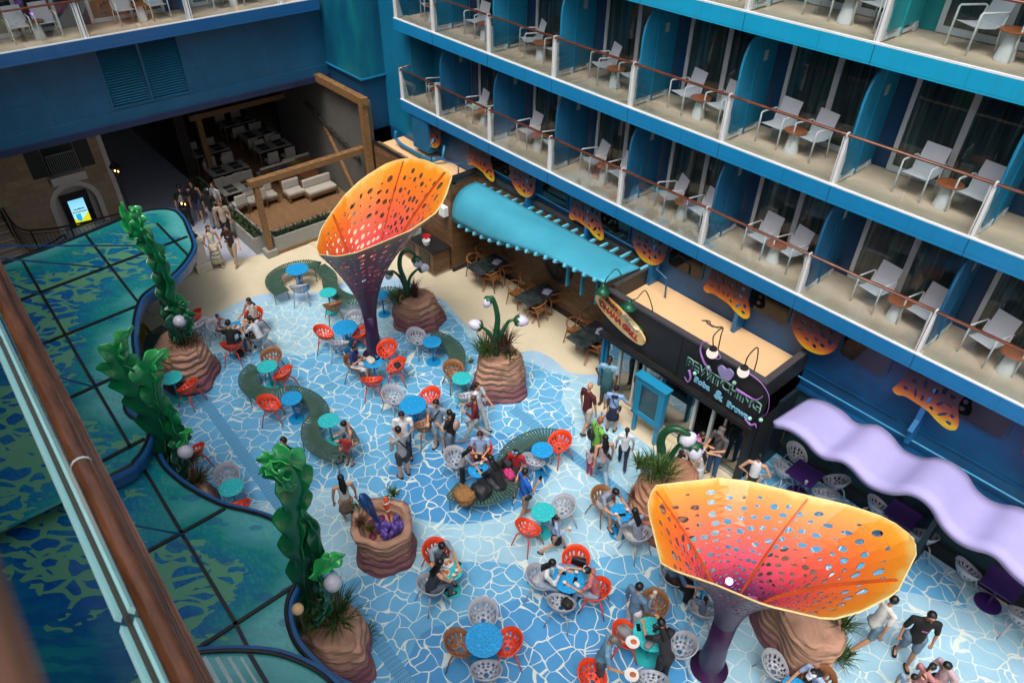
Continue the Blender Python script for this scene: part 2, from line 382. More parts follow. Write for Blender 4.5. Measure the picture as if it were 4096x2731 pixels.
for i, p in enumerate([('L',450,60),('L',640,230),('L',950,430),('L',1480,850),('P',2230,255)]):
    q = G(*p); o = MB().box((0, 0, 0), (.9, .2, .006)).build('floor_vent', m_drs); o.location = (q.x, q.y, .024)
    for k in range(8): pass
    tag(o, ['sand coloured floor vent by the glass doors near the apron worker', 'sand coloured floor vent in front of the blue menu case', 'sand coloured floor vent behind the arching flower lamp', 'sand coloured floor vent beside the man in jeans and cap', 'sand coloured floor vent beside the long planter box'][i], 'floor vent', 'sand coloured floor vents')
# ================================================================== RIGHT FACADE: balcony rows
m_deck = plain('balcony deck', 'd6bfa8', .7, var=.07, bs=.1, fine=90)
m_white = plain('white paint', 'd8dcde', .4, var=.04)
m_rail = wood('varnished rail', '3c1c12', '74402a', (1, 1, 1), rough=.3)
m_bglass = glass('balustrade glass', 'f4fafa', .06)
m_frame = plain('door frame grey', 'c6ccd0', .4, var=.05)
def doorglass():
    s = NT('balcony door glass'); p = s.pos((7, 7, .25)); f = s.noise(p, 2.2, 3, .6)
    c = s.ramp(f, [(.3, hx('1a2626')), (.55, hx('344444')), (.75, hx('56686a'))])
    s.pbr(c, .07, Specular_IOR_Level=.7); return s.m
m_dglass = doorglass()
def facadeblue(name, h, var=.1):
    if name in MATS: return MATS[name]
    s = NT(name); c = hx(h); f = s.noise(s.pos(), .9, 4, .6); st = s.noise(s.pos((3, 3, .12)), 2.0, 4, .7); fine = s.noise(s.pos(), 5, 3, .6)
    cc = s.ramp(f, [(.3, tuple(v*(1-var) for v in c)), (.7, tuple(min(1, v*(1+var)+.003) for v in c))])
    cc = s.mix(s.ramp(st, [(.5, (0, 0, 0)), (.85, (.35, .35, .35))]), cc, tuple(v*.5+.01 for v in c))
    sx = s.n('ShaderNodeSeparateXYZ'); s.l(s.pos(), sx.inputs[0]); ln = []
    for i, sp_ in ((0, 2.58), (1, 2.3), (2, 1.28)): ln.append(s.math('LESS_THAN', s.math('ABSOLUTE', s.math('SUBTRACT', s.math('FRACT', s.math('DIVIDE', sx.outputs[i], sp_)), .5)), .012/sp_))
    l_ = s.math('MAXIMUM', ln[0], s.math('MAXIMUM', ln[1], ln[2])); bp = s.math('SUBTRACT', s.math('MULTIPLY', fine, .35), l_)
    cc = s.mix(s.math('MULTIPLY', l_, .3), cc, tuple(v*.4 for v in c)); s.pbr(cc, s.math('MULTIPLY_ADD', st, .3, .28), bump=bp, bs=.25, bd=.012, coat=.1)
    MATS[name] = s.m; return s.m
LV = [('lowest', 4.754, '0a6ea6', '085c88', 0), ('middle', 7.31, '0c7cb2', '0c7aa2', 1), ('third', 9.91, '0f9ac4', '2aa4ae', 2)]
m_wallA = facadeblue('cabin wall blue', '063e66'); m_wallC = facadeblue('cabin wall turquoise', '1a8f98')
XE = -20.42
POSTS = [-2.859-2.58*k for k in range(-2, 7)]
m_seam = plain('seam dark', '0a3350', .6)
def post_mesh(z0):
    mb = MB()
    mb.add([(-.026, 12.93, z0+.02), (.026, 12.93, z0+.02), (.026, 13.2, z0+.02), (-.026, 13.2, z0+.02), (-.026, 12.93, z0+.96), (.026, 12.93, z0+.96), (.026, 12.98, z0+.96), (-.026, 12.98, z0+.96)], [(0, 3, 2, 1), (4, 5, 6, 7), (0, 1, 5, 4), (1, 2, 6, 5), (2, 3, 7, 6), (3, 0, 4, 7)])
    mb.box((-.055, 12.95, z0+.48), (.014, .04, .94)); return mb
def partition_mesh(z0, th=.05):
    prof = [(13.12, .16), (14.3, .16), (14.3, 2.1)]
    for k in range(9):
        a = PI/2*k/8; prof.append((13.12+.42-.42*math.sin(a), 2.1-.6+.6*math.cos(a)))
    vs = [(-th/2, y, z0+z) for y, z in prof]+[(th/2, y, z0+z) for y, z in prof]; n = len(prof)
    return MB().add(vs, [tuple(range(n)), tuple(range(2*n-1, n-1, -1))]+[(i, i+n, (i+1) % n+n, (i+1) % n) for i in range(n)])
def row(name, z0, hexf, hexp, lab, x0=XE, x1=3.2, full=True):
    t = thing('balcony_row', f'{lab} row of cabin balconies with blue fascia on the right hand facade', 'balcony row', (x0, 12.9, z0), 0, 'rows of cabin balconies')
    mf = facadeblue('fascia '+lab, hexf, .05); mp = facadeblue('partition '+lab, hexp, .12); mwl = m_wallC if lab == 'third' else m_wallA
    B = lambda mb, nm, mt, **k: mb.build(nm, mt, t, world=True, **k)
    B(MB().b2((x0+.02, 12.94, z0-.3), (x1, 15.2, z0)), 'deck_slab', m_deck)
    B(MB().b2((x0, 12.9, z0-.345), (x1, 12.935, z0-.012)).b2((x0-.02, 12.9, z0-.345), (x0+.015, 14.4, z0-.012)), 'fascia', mf)
    B(MB().b2((x0+.02, 12.905, z0-.01), (x1, 12.97, z0+.02)), 'edge_strip', m_white)
    B(MB().b2((x0+.05, 12.95, z0-.36), (x1, 15.2, z0-.302)), 'soffit', plain('soffit dark blue', '0a2c44', .6))
    if not full: return t
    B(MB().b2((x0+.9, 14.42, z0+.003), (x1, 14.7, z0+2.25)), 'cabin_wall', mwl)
    B(MB().tube([(x0, 12.95, z0+.995), (x1, 12.95, z0+.995)], (.042, .026), 10, side=(0, 1, 0)).tube([(x0, 12.97, z0+.995), (x0+.02, 14.3, z0+.995)], (.042, .026), 10, side=(1, 0, 0)), 'handrail', m_rail, smooth=True)
    for x in [p for p in POSTS if x0+.4 < p < x1]+[x0+.1]:
        pm = post_mesh(z0); pm.v = [Vector((v.x+x, v.y, v.z)) for v in pm.v]; po = B(pm, 'post', m_white)
        rc = MB().box((x, 12.952, z0+.998), (.03, .1, .07)).build('rail_clamp', m_frame, po); rc.data.transform(Matrix.Translation(-t.location))
    xs = sorted([p for p in POSTS if x0+.4 < p < x1]+[x0+.1, x1])
    for a, b in zip(xs, xs[1:]):
        mid = (a+b)/2
        for q0, q1 in ((a+.09, mid-.006), (mid+.006, b-.09)): B(MB().b2((q0, 12.945, z0+.03), (q1, 12.957, z0+.96)), 'glass_pane', m_bglass)
        B(MB().b2((b-.004, 12.892, z0-.345), (b+.004, 12.899, z0-.012)), 'fascia_seam', m_seam)
        if b < x1-.1:
            pm = partition_mesh(z0); pm.v = [Vector((v.x+b+.02, v.y, v.z)) for v in pm.v]; pp = B(pm, 'partition', mp)
            e = MB().tube([(b+.02, y, z0+z) for y, z in [(13.115, .17), (13.115, .8), (13.115, 1.5), (13.15, 1.72), (13.24, 1.92), (13.36, 2.04), (13.54, 2.1), (14.3, 2.1)]], .026, 6); eo = e.build('partition_edge', mp, pp, world=False)
            eo.data.transform(Matrix.Translation(-t.location))
            f = MB().b2((b-.01, 13.15, z0+.04), (b+.05, 14.3, z0+.09)).b2((b-.02, 13.5, z0+.005), (b+.06, 13.62, z0+.16)).b2((b-.02, 14.12, z0+.005), (b+.06, 14.24, z0+.16)); B(f, 'partition_foot', m_white)
            B(MB().box((b+.055, 13.62, z0+1.05), (.035, .06, 2.0)), 'partition_rib', mp)
            B(MB().box((b+.05, 13.9, z0+1.62), (.012, .13, .2)), 'wall_notice', plain('notice', '8fa0a8', .5))
        # sliding doors
        d0, d1 = a+.38, min(b-.12, x1)
        if d1-d0 > 1:
            fr = MB()
            for xx, wd in ((d0, .09), ((d0+d1)/2, .12), (d1, .09)): fr.b2((xx-wd/2, 14.36, z0+.02), (xx+wd/2, 14.417, z0+2.2))
            fr.b2((d0+.046, 14.362, z0+.02), ((d0+d1)/2-.061, 14.415, z0+.14)); fr.b2(((d0+d1)/2+.061, 14.362, z0+.02), (d1-.046, 14.415, z0+.14))
            dr = B(fr, 'sliding_door', m_frame)
            for q0, q1 in ((d0+.045, (d0+d1)/2-.06), ((d0+d1)/2+.06, d1-.045)):
                g = MB().b2((q0, 14.385, z0+.14), (q1, 14.40, z0+2.19)).build('door_pane', m_dglass, dr, world=False); g.data.transform(Matrix.Translation(-t.location))
            g = MB().tube([(d0+.03, 14.35, z0+.95), (d0+.03, 14.32, z0+1.0), (d0+.03, 14.32, z0+1.2), (d0+.03, 14.35, z0+1.25)], .012, 6).build('door_handle', m_white, dr); g.data.transform(Matrix.Translation(-t.location))
    return t
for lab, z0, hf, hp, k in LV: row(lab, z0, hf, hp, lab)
row('fourth', 12.49, '10a0c8', '20a8b0', 'unseen topmost', full=False)  # unseen deck, slab only, added to shade the row beneath
bw = thing('cabin_block', 'dark cabin block standing behind the balcony doors of the right facade', 'building', (-10, 14.7, 0))
MB().b2((XE-.2, 14.71, 3), (12, 30, 24)).build('wall', m_wallA, bw, world=True)
MB().b2((XE-.6, 14.3, 4.4), (XE+.9, 14.69, 12)).build('end_wall', facadeblue('end wall', '0a6488'), bw, world=True)
# ---- sling chair
m_chw = plain('white sling', 'cfd2d8', .55, var=.03); m_chf = plain('white tube', 'e0e2e4', .35, var=.02)
def sling_chair():
    t = thing('balcony_armchair', '', 'armchair')
    for s_ in (-1, 1):
        f = MB().tube([(.27*s_, -.27, 0), (.27*s_, -.26, .62), (.27*s_, -.24, .645), (.27*s_, .2, .64), (.26*s_, .24, .62)], .018, 6); f.build('arm_frame', m_chf, t, smooth=True)
        MB().tube([(.265*s_, .26, 0), (.255*s_, .2, .42), (.25*s_, .24, .62)], .016, 6).build('leg', m_chf, t, smooth=True)
    prof = [(-.26, .43), (-.1, .41), (.1, .4), (.19, .43), (.23, .52), (.27, .68), (.33, .88)]
    vs = []; n = len(prof)
    for s_ in (-.235, .235):
        for y, z in prof: vs.append((s_, y, z))
    for s_ in (-.235, .235):
        for y, z in prof: vs.append((s_, y+.012, z-.014))
    fs = []
    for i in range(n-1):
        fs += [(i, i+n, i+n+1, i+1), (2*n+i, 2*n+i+1, 3*n+i+1, 3*n+i), (i, i+1, 2*n+i+1, 2*n+i), (n+i, 3*n+i, 3*n+i+1, n+i+1)]
    fs += [(0, 2*n, 3*n, n), (n-1, 2*n-1, 4*n-1, 3*n-1)]
    MB().add(vs[:], fs).build('sling_seat', m_chw, t)
    return t
def side_table():
    t = thing('side_table', '', 'side table')
    MB().lathe([(.15, 0), (.152, .02), (.085, .44)], 20).build('pedestal', m_chf, t, smooth=False)
    MB().lathe([(.2, .445), (.23, .45), (.232, .462), (.22, .47)], 24).build('table_top', wood('table wood', '8a4622', 'b06a42', (3, 3, 3), rough=.4), t)
    return t
ch0 = sling_chair(); st0 = side_table(); usedp = [False, False]
def place(proto, i, loc, rz, label, group):
    if not usedp[i]:
        usedp[i] = True; proto.location = loc; proto.rotation_euler = (0, 0, rz); proto['label'] = label; proto['group'] = group; return proto
    return dup(proto, loc, rz, label, group)
rnd = random.Random(3)
for lab, z0, *_ in LV:
    bays = sorted([p for p in POSTS if p > XE+.4]); bays = [XE+.1]+bays
    for bi, b in enumerate(bays):
        if bi == 0: off = (.75, 1.0, None)
        elif lab == 'lowest' and abs(b+8.02) < .1: off = (1.03, 1.47, 1.78)
        elif lab == 'middle' and abs(b+8.02) < .1: off = (.74, 1.22, 1.56)
        elif abs(b+5.44) < .1: off = (1.17, 1.74, 2.19)
        else:
            q = rnd.uniform(.8, 1.1); off = (q, q+.5, q+1.0)
            if rnd.random() < .25 and lab != 'third': off = (q, q+.5, q+1.08)
        nb = ORD[bi]+' bay from the left end'
        r_ = rnd.uniform(-.3, .25)
        place(ch0, 0, (b+off[0], 13.78, z0+.002), r_-.3, f'left hand white armchair in the {nb}, {lab} balcony row', 'white armchairs on the right hand balconies')
        place(st0, 1, (b+off[1], 13.66, z0+.002), 0, f'conical table with wood top in the {nb}, {lab} balcony row', 'small conical tables on the balconies')
        if off[2] is not None and b+off[2] < 3: place(ch0, 0, (b+off[2], 13.75, z0+.002), rnd.uniform(-.45, -.1), f'right hand white armchair in the {nb}, {lab} balcony row', 'white armchairs on the right hand balconies')
# ================================================================== LEFT FACADE
m_lf = facadeblue('left facade blue', '05486a', .22); m_lf2 = facadeblue('left facade band', '06486a', .1)
z0 = 7.31
t = thing('balcony_row', 'row of cabin balconies crossing the far end facade at upper left', 'balcony row', (-24, 5, z0), 0, 'rows of cabin balconies')
B = lambda mb, nm, mt, **k: mb.build(nm, mt, t, world=True, **k)
YR = 12.3
B(MB().b2((-26.5, -8, z0-.3), (-24.04, YR, z0)), 'deck_slab', m_deck)
B(MB().b2((-24.035, -8, z0-.36), (-24.0, YR, z0-.012)), 'fascia', facadeblue('left fascia', '075188', .05))
B(MB().b2((-24.07, -8, z0-.01), (-24.005, YR, z0+.02)), 'edge_strip', m_white)
B(MB().b2((-26.5, -8, z0), (-25.5, YR, z0+2.3)), 'cabin_wall', m_wallA)
B(MB().b2((-26.6, -8, z0+2.31), (-24.0, YR, z0+2.6)), 'upper_slab', m_deck)
B(MB().tube([(-24.04, -8, z0+.995), (-24.04, YR, z0+.995)], (.042, .026), 10, side=(1, 0, 0)), 'handrail', m_rail, smooth=True)
LP = [-.95, 1.97, 4.91, 7.93, 10.95]
for y in LP:
    B(MB().add([(-24.05, y-.035, z0+.02), (-24.05, y+.035, z0+.02), (-24.3, y+.035, z0+.02), (-24.3, y-.035, z0+.02), (-24.05, y-.035, z0+.96), (-24.05, y+.035, z0+.96), (-24.1, y+.035, z0+.96), (-24.1, y-.035, z0+.96)], [(0, 1, 2, 3), (4, 7, 6, 5), (0, 4, 5, 1), (1, 5, 6, 2), (2, 6, 7, 3), (3, 7, 4, 0)]).box((-24.06, y-.08, z0+.48), (.05, .02, .94)).box((-24.06, y+.08, z0+.48), (.05, .02, .94)), 'post', m_white)
    B(MB().b2((-25.4, y+.06, z0+.15), (-24.4, y+.1, z0+2.1)), 'partition', facadeblue('left partition', '0e5f94'))
    if y > 0:
        for q in ((y-2.9, y-1.55), (y-1.45, y-.1)): B(MB().b2((-24.06, q[0], z0+.03), (-24.05, q[1], z0+.96)), 'glass_pane', m_bglass)
        fr = MB()
        for yy in (y-2.4, y-1.25, y-.3): fr.b2((-25.46, yy-.05, z0+.02), (-25.38, yy+.05, z0+2.2))
        fr.b2((-25.45, y-2.34, z0+.02), (-25.39, y-1.31, z0+.14)).b2((-25.45, y-1.19, z0+.02), (-25.39, y-.36, z0+.14))
        dr = B(fr, 'sliding_door', m_frame)
        for q in ((y-2.35, y-1.3), (y-1.2, y-.35)):
            g = MB().b2((-25.43, q[0], z0+.14), (-25.41, q[1], z0+2.19)).build('door_pane', m_dglass, dr); g.data.transform(Matrix.Translation(-t.location))
for i, (cy, ty) in enumerate([(3.52, 3.95), (4.2, None), (6.33, 6.8), (7.28, None), (9.2, 9.7), (10.2, None)]):
    place(ch0, 0, (-24.82, cy, z0+.002), R(90)+rnd.uniform(-.15, .15), ['leftmost white armchair on the far end balcony at upper left', 'white armchair right of the dark table, far end balcony', 'white armchair left of the table in the second bay of the far end balcony', 'white armchair right of the table in the second bay of the far end balcony', 'white armchair left of the table in the third bay of the far end balcony', 'rightmost white armchair on the far end balcony'][i], 'white armchairs on the far end balcony')
    if ty: place(st0, 1, (-24.88, ty, z0+.002), 0, ['conical table between the two leftmost armchairs of the far end balcony', '', 'conical table in the second bay of the far end balcony', '', 'conical table in the third bay of the far end balcony'][i], 'small conical tables on the balconies')
# wall below with louvre
t = thing('end_wall', 'dark blue end wall with a louvred vent above the wide restaurant opening', 'wall', (-24.4, 6, 4.7))
B = lambda mb, nm, mt, **k: mb.build(nm, mt, t, world=True, **k)
B(MB().b2((-24.7, -8, 4.72), (-24.4, 5.05, 6.96)).b2((-24.7, 7.5, 4.72), (-24.4, 12.5, 6.96)).b2((-24.7, 5.05, 4.72), (-24.4, 7.5, 5.12)).b2((-24.7, 5.05, 6.9), (-24.4, 7.5, 6.96)), 'wall_panel', m_lf)
B(MB().b2((-24.40, -8, 4.7), (-24.36, 12.5, 5.02)), 'lower_band', m_lf2)
B(MB().b2((-24.42, -8, 4.5), (-24.3, 12.5, 4.698)), 'drip_edge', plain('drip navy', '0b1c40', .6))
lv = MB()
for k in range(22):
    z = 5.17+k*.079; lv.add([(-24.52, 5.1, z), (-24.52, 7.45, z), (-24.44, 7.45, z-.05), (-24.44, 5.1, z-.05), (-24.52, 5.1, z+.012), (-24.52, 7.45, z+.012), (-24.44, 7.45, z-.038), (-24.44, 5.1, z-.038)], [(0, 1, 2, 3), (4, 7, 6, 5), (3, 2, 6, 7), (0, 4, 5, 1)])
B(lv, 'louvre', facadeblue('louvre blue', '0a5674'))
B(MB().b2((-24.7, 5.05, 5.1), (-24.6, 7.5, 6.92)), 'louvre_back', plain('vent dark', '020a10', .9))
B(MB().b2((-24.5, 5.05, 5.1), (-24.38, 5.11, 6.9)).b2((-24.5, 7.44, 5.1), (-24.38, 7.5, 6.9)).b2((-24.5, 6.24, 5.16), (-24.39, 6.32, 6.9)).b2((-24.5, 5.111, 5.1), (-24.38, 7.439, 5.15)), 'vent_frame', m_lf2)
# tower at the corner
t = thing('corner_tower', 'tall turquoise and blue box tower where the two facades meet', 'tower', (-22.8, 13, 4.5))
def towermat():
    s = NT('tower paint'); p = s.pos(); f = s.noise(s.pos((1, 1, .35)), .75, 3, .55)
    c = s.ramp(f, [(.35, hx('053c5c')), (.55, hx('075a76')), (.72, hx('0c7c80'))]); s.pbr(c, .4, coat=.1); return s.m
B = lambda mb, nm, mt, **k: mb.build(nm, mt, t, world=True, **k)
B(MB().b2((-24.38, 12.45, 5.09), (-22.01, 16, 20)), 'upper_shaft', towermat())
B(MB().b2((-24.42, 12.40, 5.04), (-21.96, 16, 5.09)), 'ledge', facadeblue('ledge blue', '0b6f96'))
B(MB().b2((-24.36, 12.5, 3.2), (-22.05, 16, 5.04)), 'lower_shaft', facadeblue('tower blue', '053e60'))
B(MB().b2((-22.04, 13.4, 3.2), (-20.3, 16, 12)), 'side_wall', facadeblue('tower side', '0a6a8e'))
t = thing('unseen_end_block', 'unseen upper storeys added above the far end balcony row for shade', 'building', (-26, 5, 9.9))
MB().b2((-40, -8, 9.92), (-24.1, 12.4, 26)).build('wall', m_lf, t, world=True)  # storeys out of view, added for the shade they throw on the court
# ================================================================== LOWER RIGHT WALL
m_ship = NT('ship wall paint')
if True:
    s = m_ship; sx = s.n('ShaderNodeSeparateXYZ'); s.l(s.pos(), sx.inputs[0]); f = s.noise(s.pos(), .5, 4, .6)
    c = s.ramp(f, [(.35, hx('04345a')), (.6, hx('065080')), (.75, hx('0b6690'))]); s.pbr(c, .45, coat=.1)
m_ship = m_ship.m
t = thing('ship_wall', 'long deep blue wall with rounded dark windows below the lowest balconies', 'wall', (-8, 13.4, 0))
B = lambda mb, nm, mt, **k: mb.build(nm, mt, t, world=True, **k)
B(MB().b2((-22, 13.41, 2.2), (12, 13.7, 4.4)), 'wall_panel', m_ship)
B(MB().b2((-5, 13.38, 2.75), (12, 13.409, 2.79)).b2((-5, 13.3, 2.18), (12, 13.41, 2.26)), 'wall_seam', m_ship)
m_win = plain('window dark glass', '0a1216', .08, var=.3)
WIN = [-6.2, -3.85, -1.5, .85, -8.6, -11, -13.35, -15.7]
for x in WIN:
    pts = []
    for cx_, cz_, a0 in ((.38, .2, 0), (-.38, .2, 90), (-.38, -.2, 180), (.38, -.2, 270)):
        for k in range(5): a = R(a0+k*22.5); pts.append((cx_+.12*math.cos(a), cz_+.1*math.sin(a)))
    M_ = Matrix.Translation((x, 13.4, 3.87)) @ Matrix.Rotation(PI/2, 4, 'X')
    o = B(MB().prism([(a*1.1, b*1.15) for a, b in pts], .0, .02, M_), 'window_frame', plain('window trim', '0a3a5c', .4))
    g = MB().prism(pts, .012, .026, M_).build('window_pane', m_win, o); g.data.transform(Matrix.Translation(-t.location))
for x in (-14.2, -11.75, -9.4, -6.75, -2.35, .05):
    B(MB().b2((x-.05, 13.05, 2.6), (x+.05, 13.4, 4.4)), 'bracket_fin', facadeblue('fin blue', '0b5c8c'))
B(MB().tube([(-5.1, 13.2, 2.62), (6, 13.2, 2.62)], .022, 6).tube([(-5.1, 13.2, 2.62), (-5.1, 13.4, 2.5)], .02, 6), 'service_pipe', facadeblue('pipe blue', '1178a8'))
# coral shaped light screens
def coralmat():
    s = NT('coral screen paint'); sx = s.n('ShaderNodeSeparateXYZ'); tc = s.n('ShaderNodeTexCoord'); s.l(tc.outputs['Object'], sx.inputs[0])
    f = s.math('ADD', sx.outputs[2], s.math('MULTIPLY', s.noise(s.pos(), 3, 3), .12))
    s.pbr(s.ramp(f, [(.04, hx('c4a01a')), (.18, hx('ae601c')), (.34, hx('6a2c24')), (.55, hx('28141f'))]), .5); return s.m
m_coral = coralmat()
ia = 0
CA = [(-.55, .62), (-.6, .3), (-.66, .12), (-.55, .04), (-.38, .1), (-.15, .08), (.1, .04), (.3, -.06), (.52, -.12), (.66, -.05), (.66, .1), (.58, .3), (.5, .55), (.46, .95), (-.42, .95)]
CB = [(-.5, .95), (-.55, .6), (-.5, .3), (-.34, .1), (-.12, -.02), (.12, -.03), (.34, .06), (.5, .26), (.56, .55), (.5, .95)]
for x, kind, i in [(-18.95, 'b', 0), (-16.35, 'a', 1), (-14.38, 'b', 2), (-11.75, 'a', 3), (-9.55, 'b', 4), (-7.1, 'a', 5), (-4.87, 'b', 6), (-2.35, 'a', 7), (-.1, 'b', 8)]:
    bd = catmull([(*p, 0) for p in (CA if kind == 'a' else CB)], 4, True); bd = [(p.x, p.y) for p in bd]
    hr = random.Random(i); hs = []; tries = 0
    if kind == 'a':
        for cx_, cz_, a_, b_, ro in [(-.45, .28, .05, .06, 0), (-.25, .3, .03, .12, .2), (-.1, .26, .03, .09, 0), (.02, .28, .035, .1, -.1), (.12, .14, .04, .05, 0), (.22, .34, .035, .1, -.5), (.34, .14, .035, .12, -.7), (.5, .02, .06, .05, 0), (.5, .2, .05, .06, 0), (.35, .4, .09, .03, -.3), (-.35, .55, .05, .06, 0), (-.15, .6, .04, .1, .2), (.05, .55, .05, .07, 0), (.2, .65, .05, .08, 0), (.36, .62, .05, .05, 0), (-.3, .78, .05, .05, 0), (0, .8, .06, .05, 0)]: hs.append(ell(cx_, cz_, a_, b_, ro, 10))
    else:
        for cx_, cz_, a_, b_, ro in [(-.32, .36, .09, .05, .5), (-.12, .2, .06, .05, 0), (.08, .13, .05, .06, 0), (.24, .24, .06, .06, 0), (.06, .32, .06, .05, 0), (-.12, .4, .06, .05, 0), (.36, .42, .05, .08, 0), (.2, .5, .05, .08, .5), (-.3, .58, .06, .06, 0), (-.08, .58, .06, .06, 0), (.1, .68, .05, .06, 0), (.34, .7, .05, .07, 0), (-.34, .78, .05, .06, 0), (-.12, .8, .05, .05, 0)]: hs.append(ell(cx_, cz_, a_, b_, ro, 10))
    o = holed(bd, hs, [], lambda u, v: (u, 0, v), 'coral_screen', m_coral, thick=.03, smooth=False)
    o.location = (x, 13.06, 3.55)
    tag(o, ['narrow orange perforated screen beside the blue pipework, far left', 'orange fan shaped screen above the left end of the turquoise awning', 'orange rounded screen above the middle of the turquoise awning', 'orange fan shaped screen right of centre above the turquoise awning', 'orange rounded screen above the right tip of the turquoise awning', 'orange fan shaped screen above the tan shop roof', 'orange rounded screen above the right corner of the shop roof', 'orange fan shaped screen above the lilac wavy awning', 'orange rounded screen cut by the right edge of the photo'][i], 'wall screen', 'orange coral shaped screens along the wall')
# ================================================================== WOOD WALL, AWNING, SHOP
m_cladh = wood('wall cladding', '3e2818', '96704a', (.5, .5, 5), .11, .55, 2)
m_black = plain('black trim', '141416', .5, var=.3)
m_tan = plain('tan roof', 'd0aa7e', .75, var=.05, scale=1, bs=.1, fine=100)
t = thing('timber_kiosk_wall', 'timber clad wall block with tan flat roof behind the service counter', 'wall', (-19, 12.2, 0))
B = lambda mb, nm, mt, **k: mb.build(nm, mt, t, world=True, **k)
B(MB().b2((-21.2, 12.16, .12), (-16.8, 12.4, 3.16)).b2((-17.0, 12.401, .12), (-16.8, 13.39, 3.3)), 'cladding', m_cladh)
B(MB().b2((-21.2, 12.13, 3.161), (-16.77, 12.2, 3.24)).b2((-16.97, 12.201, 3.301), (-16.74, 13.39, 3.4)), 'coping', m_black)
B(MB().b2((-21.2, 12.401, 2.9), (-17.001, 13.4, 3.06)), 'roof', m_tan)
B(MB().b2((-16.86, 12.14, 0), (-16.76, 13.39, .119)), 'skirting', m_black)
t = thing('timber_wall', 'long timber clad wall with round portholes behind the wooden dining tables', 'wall', (-13, 13.4, 0))
B(MB().b2((-16.79, 13.3, .2), (-9.5, 13.395, 3.3)), 'cladding', m_cladh)
B(MB().b2((-16.79, 13.27, 0), (-9.5, 13.39, .199)), 'skirting', m_black)
m_port = plain('porthole bronze', '2a211a', .5, .3)
m_portg = plain('porthole glass', '8a8468', .15, var=.5, scale=4)
for px_, pz in ((-15.95, 1.75), (-12.95, 1.7), (-9.95, 1.7)):
    Mx = Matrix.Rotation(-PI/2, 4, 'X').to_3x3()
    p = B(MB().lathe([(.42, .0), (.62, .0), (.62, .12), (.5, .14), (.44, .1)], 28, (px_, 13.36, pz), Matrix.Rotation(PI/2, 3, 'X')), 'porthole', m_port)
    g = MB().lathe([(.45, .02), (.45, .05)], 28, (px_, 13.33, pz), Matrix.Rotation(PI/2, 3, 'X')).build('porthole_pane', m_portg, p); g.data.transform(Matrix.Translation(-t.location))
    g = MB().b2((px_-.03, 13.24, pz-.44), (px_+.03, 13.27, pz+.44)).tube([(px_-.4, 13.26, pz-.1), (px_-.1, 13.26, pz+.1), (px_+.4, 13.26, pz-.1)], .02, 5).build('porthole_bar', m_port, p); g.data.transform(Matrix.Translation(-t.location))
# turquoise awning
t = thing('curved_awning', 'turquoise curved awning tapering over the wooden dining tables', 'awning', (-13, 12.5, 2.5))
m_cy = plain('turquoise metal', '3a93ac', .5, var=.1, scale=.9)
# bottom edge: low and deep at left, high and shallow at right
bot = [GY('T', 150, 610, 12.1), GY('T', 330, 700, 12.0), GY('T', 520, 790, 11.85), GY('T', 760, 860, 11.7), GY('T', 1000, 930, 11.6), GY('T', 1250, 1020, 11.5), GY('T', 1500, 1135, 11.42), GY('T', 1745, 1250, 11.42)]
top = [GX('T', 400, 190, -16.7)]+[Vector((-16.7+7.2*k/7, 13.08-.33*k/7, 3.12+.4*(k/7))) for k in range(1, 8)]
bot, top = catmull(bot, 3), catmull(top, 3)
vs = []; fs = []; nu = len(bot); nvv = 12
for i in range(nu):
    a, b = bot[i], top[i]; f = i/(nu-1)
    for j in range(nvv+1):
        s_ = j/nvv; p = a.lerp(b, s_); bulge = (.62*(1-f)**1.1+.05)*math.sin(PI*min(1, s_*1.05))**.8 if 0 < j < nvv else 0
        p = p+Vector((0, -.62, .78))*bulge*.62; vs.append(p)
for i in range(nu-1):
    for j in range(nvv): q = i*(nvv+1)+j; fs.append((q, q+nvv+1, q+nvv+2, q+1))
o = B(MB().add(vs, fs), 'canopy_sheet', m_cy, smooth=True); mo = o.modifiers.new('s', 'SOLIDIFY'); mo.thickness = .05; mo.offset = -1
tm = plain('awning rib', '5fb4cc', .4)
for k in range(19):
    f = k/18; x = -16.4+6.9*f; yb = 13.08-.33*f; zb = 3.0+.4*f
    B(MB().b2((x-.035, yb+.03, zb), (x+.035, 13.3, zb+.07)), 'rib', tm)
for k in range(1, 17):
    f = (k+.3)/17.4; i = f*(nu-1); a = bot[int(i)].lerp(bot[min(nu-1, int(i)+1)], i-int(i))
    B(MB().quadbar(a+Vector((0, -.07, -.02)), a+Vector((0, .35, -.16)), .09, .1), 'tooth', tm, bevel=.02)
for k in range(4):
    a = Vector((-11.3+.55*k, 11.9, 2.85)); B(MB().b2((a.x-.03, 11.95, 2.35), (a.x+.03, 12.05, 3.3)), 'hanger', m_cy)
t = thing('awning_beam', 'dark beam and blue rail pipe holding the back edge of the turquoise awning', 'beam', (-13, 13.3, 3.3))
B(MB().b2((-16.75, 13.2, 3.31), (-9.5, 13.39, 3.42)), 'beam', plain('beam grey', '2a3034', .6))
B(MB().tube([(-16.9, 12.6, 3.4), (-16.9, 12.6, 3.75), (-16.8, 13.2, 3.75), (-9.2, 13.2, 3.62), (-9.1, 12.9, 3.6), (-8.75, 12.9, 3.5), (-8.7, 12.9, 2.95)], .025, 6).tube([(-17.9, 12.3, 3.2), (-17.9, 12.3, 3.75), (-16.9, 12.6, 3.75)], .025, 6), 'rail_pipe', facadeblue('rail blue', '0b4e74'))
for x in (-14.2, -11.75): B(MB().b2((x-.04, 13.12, 2.9), (x+.04, 13.2, 3.7)), 'hook', facadeblue('rail blue', '0b4e74'))
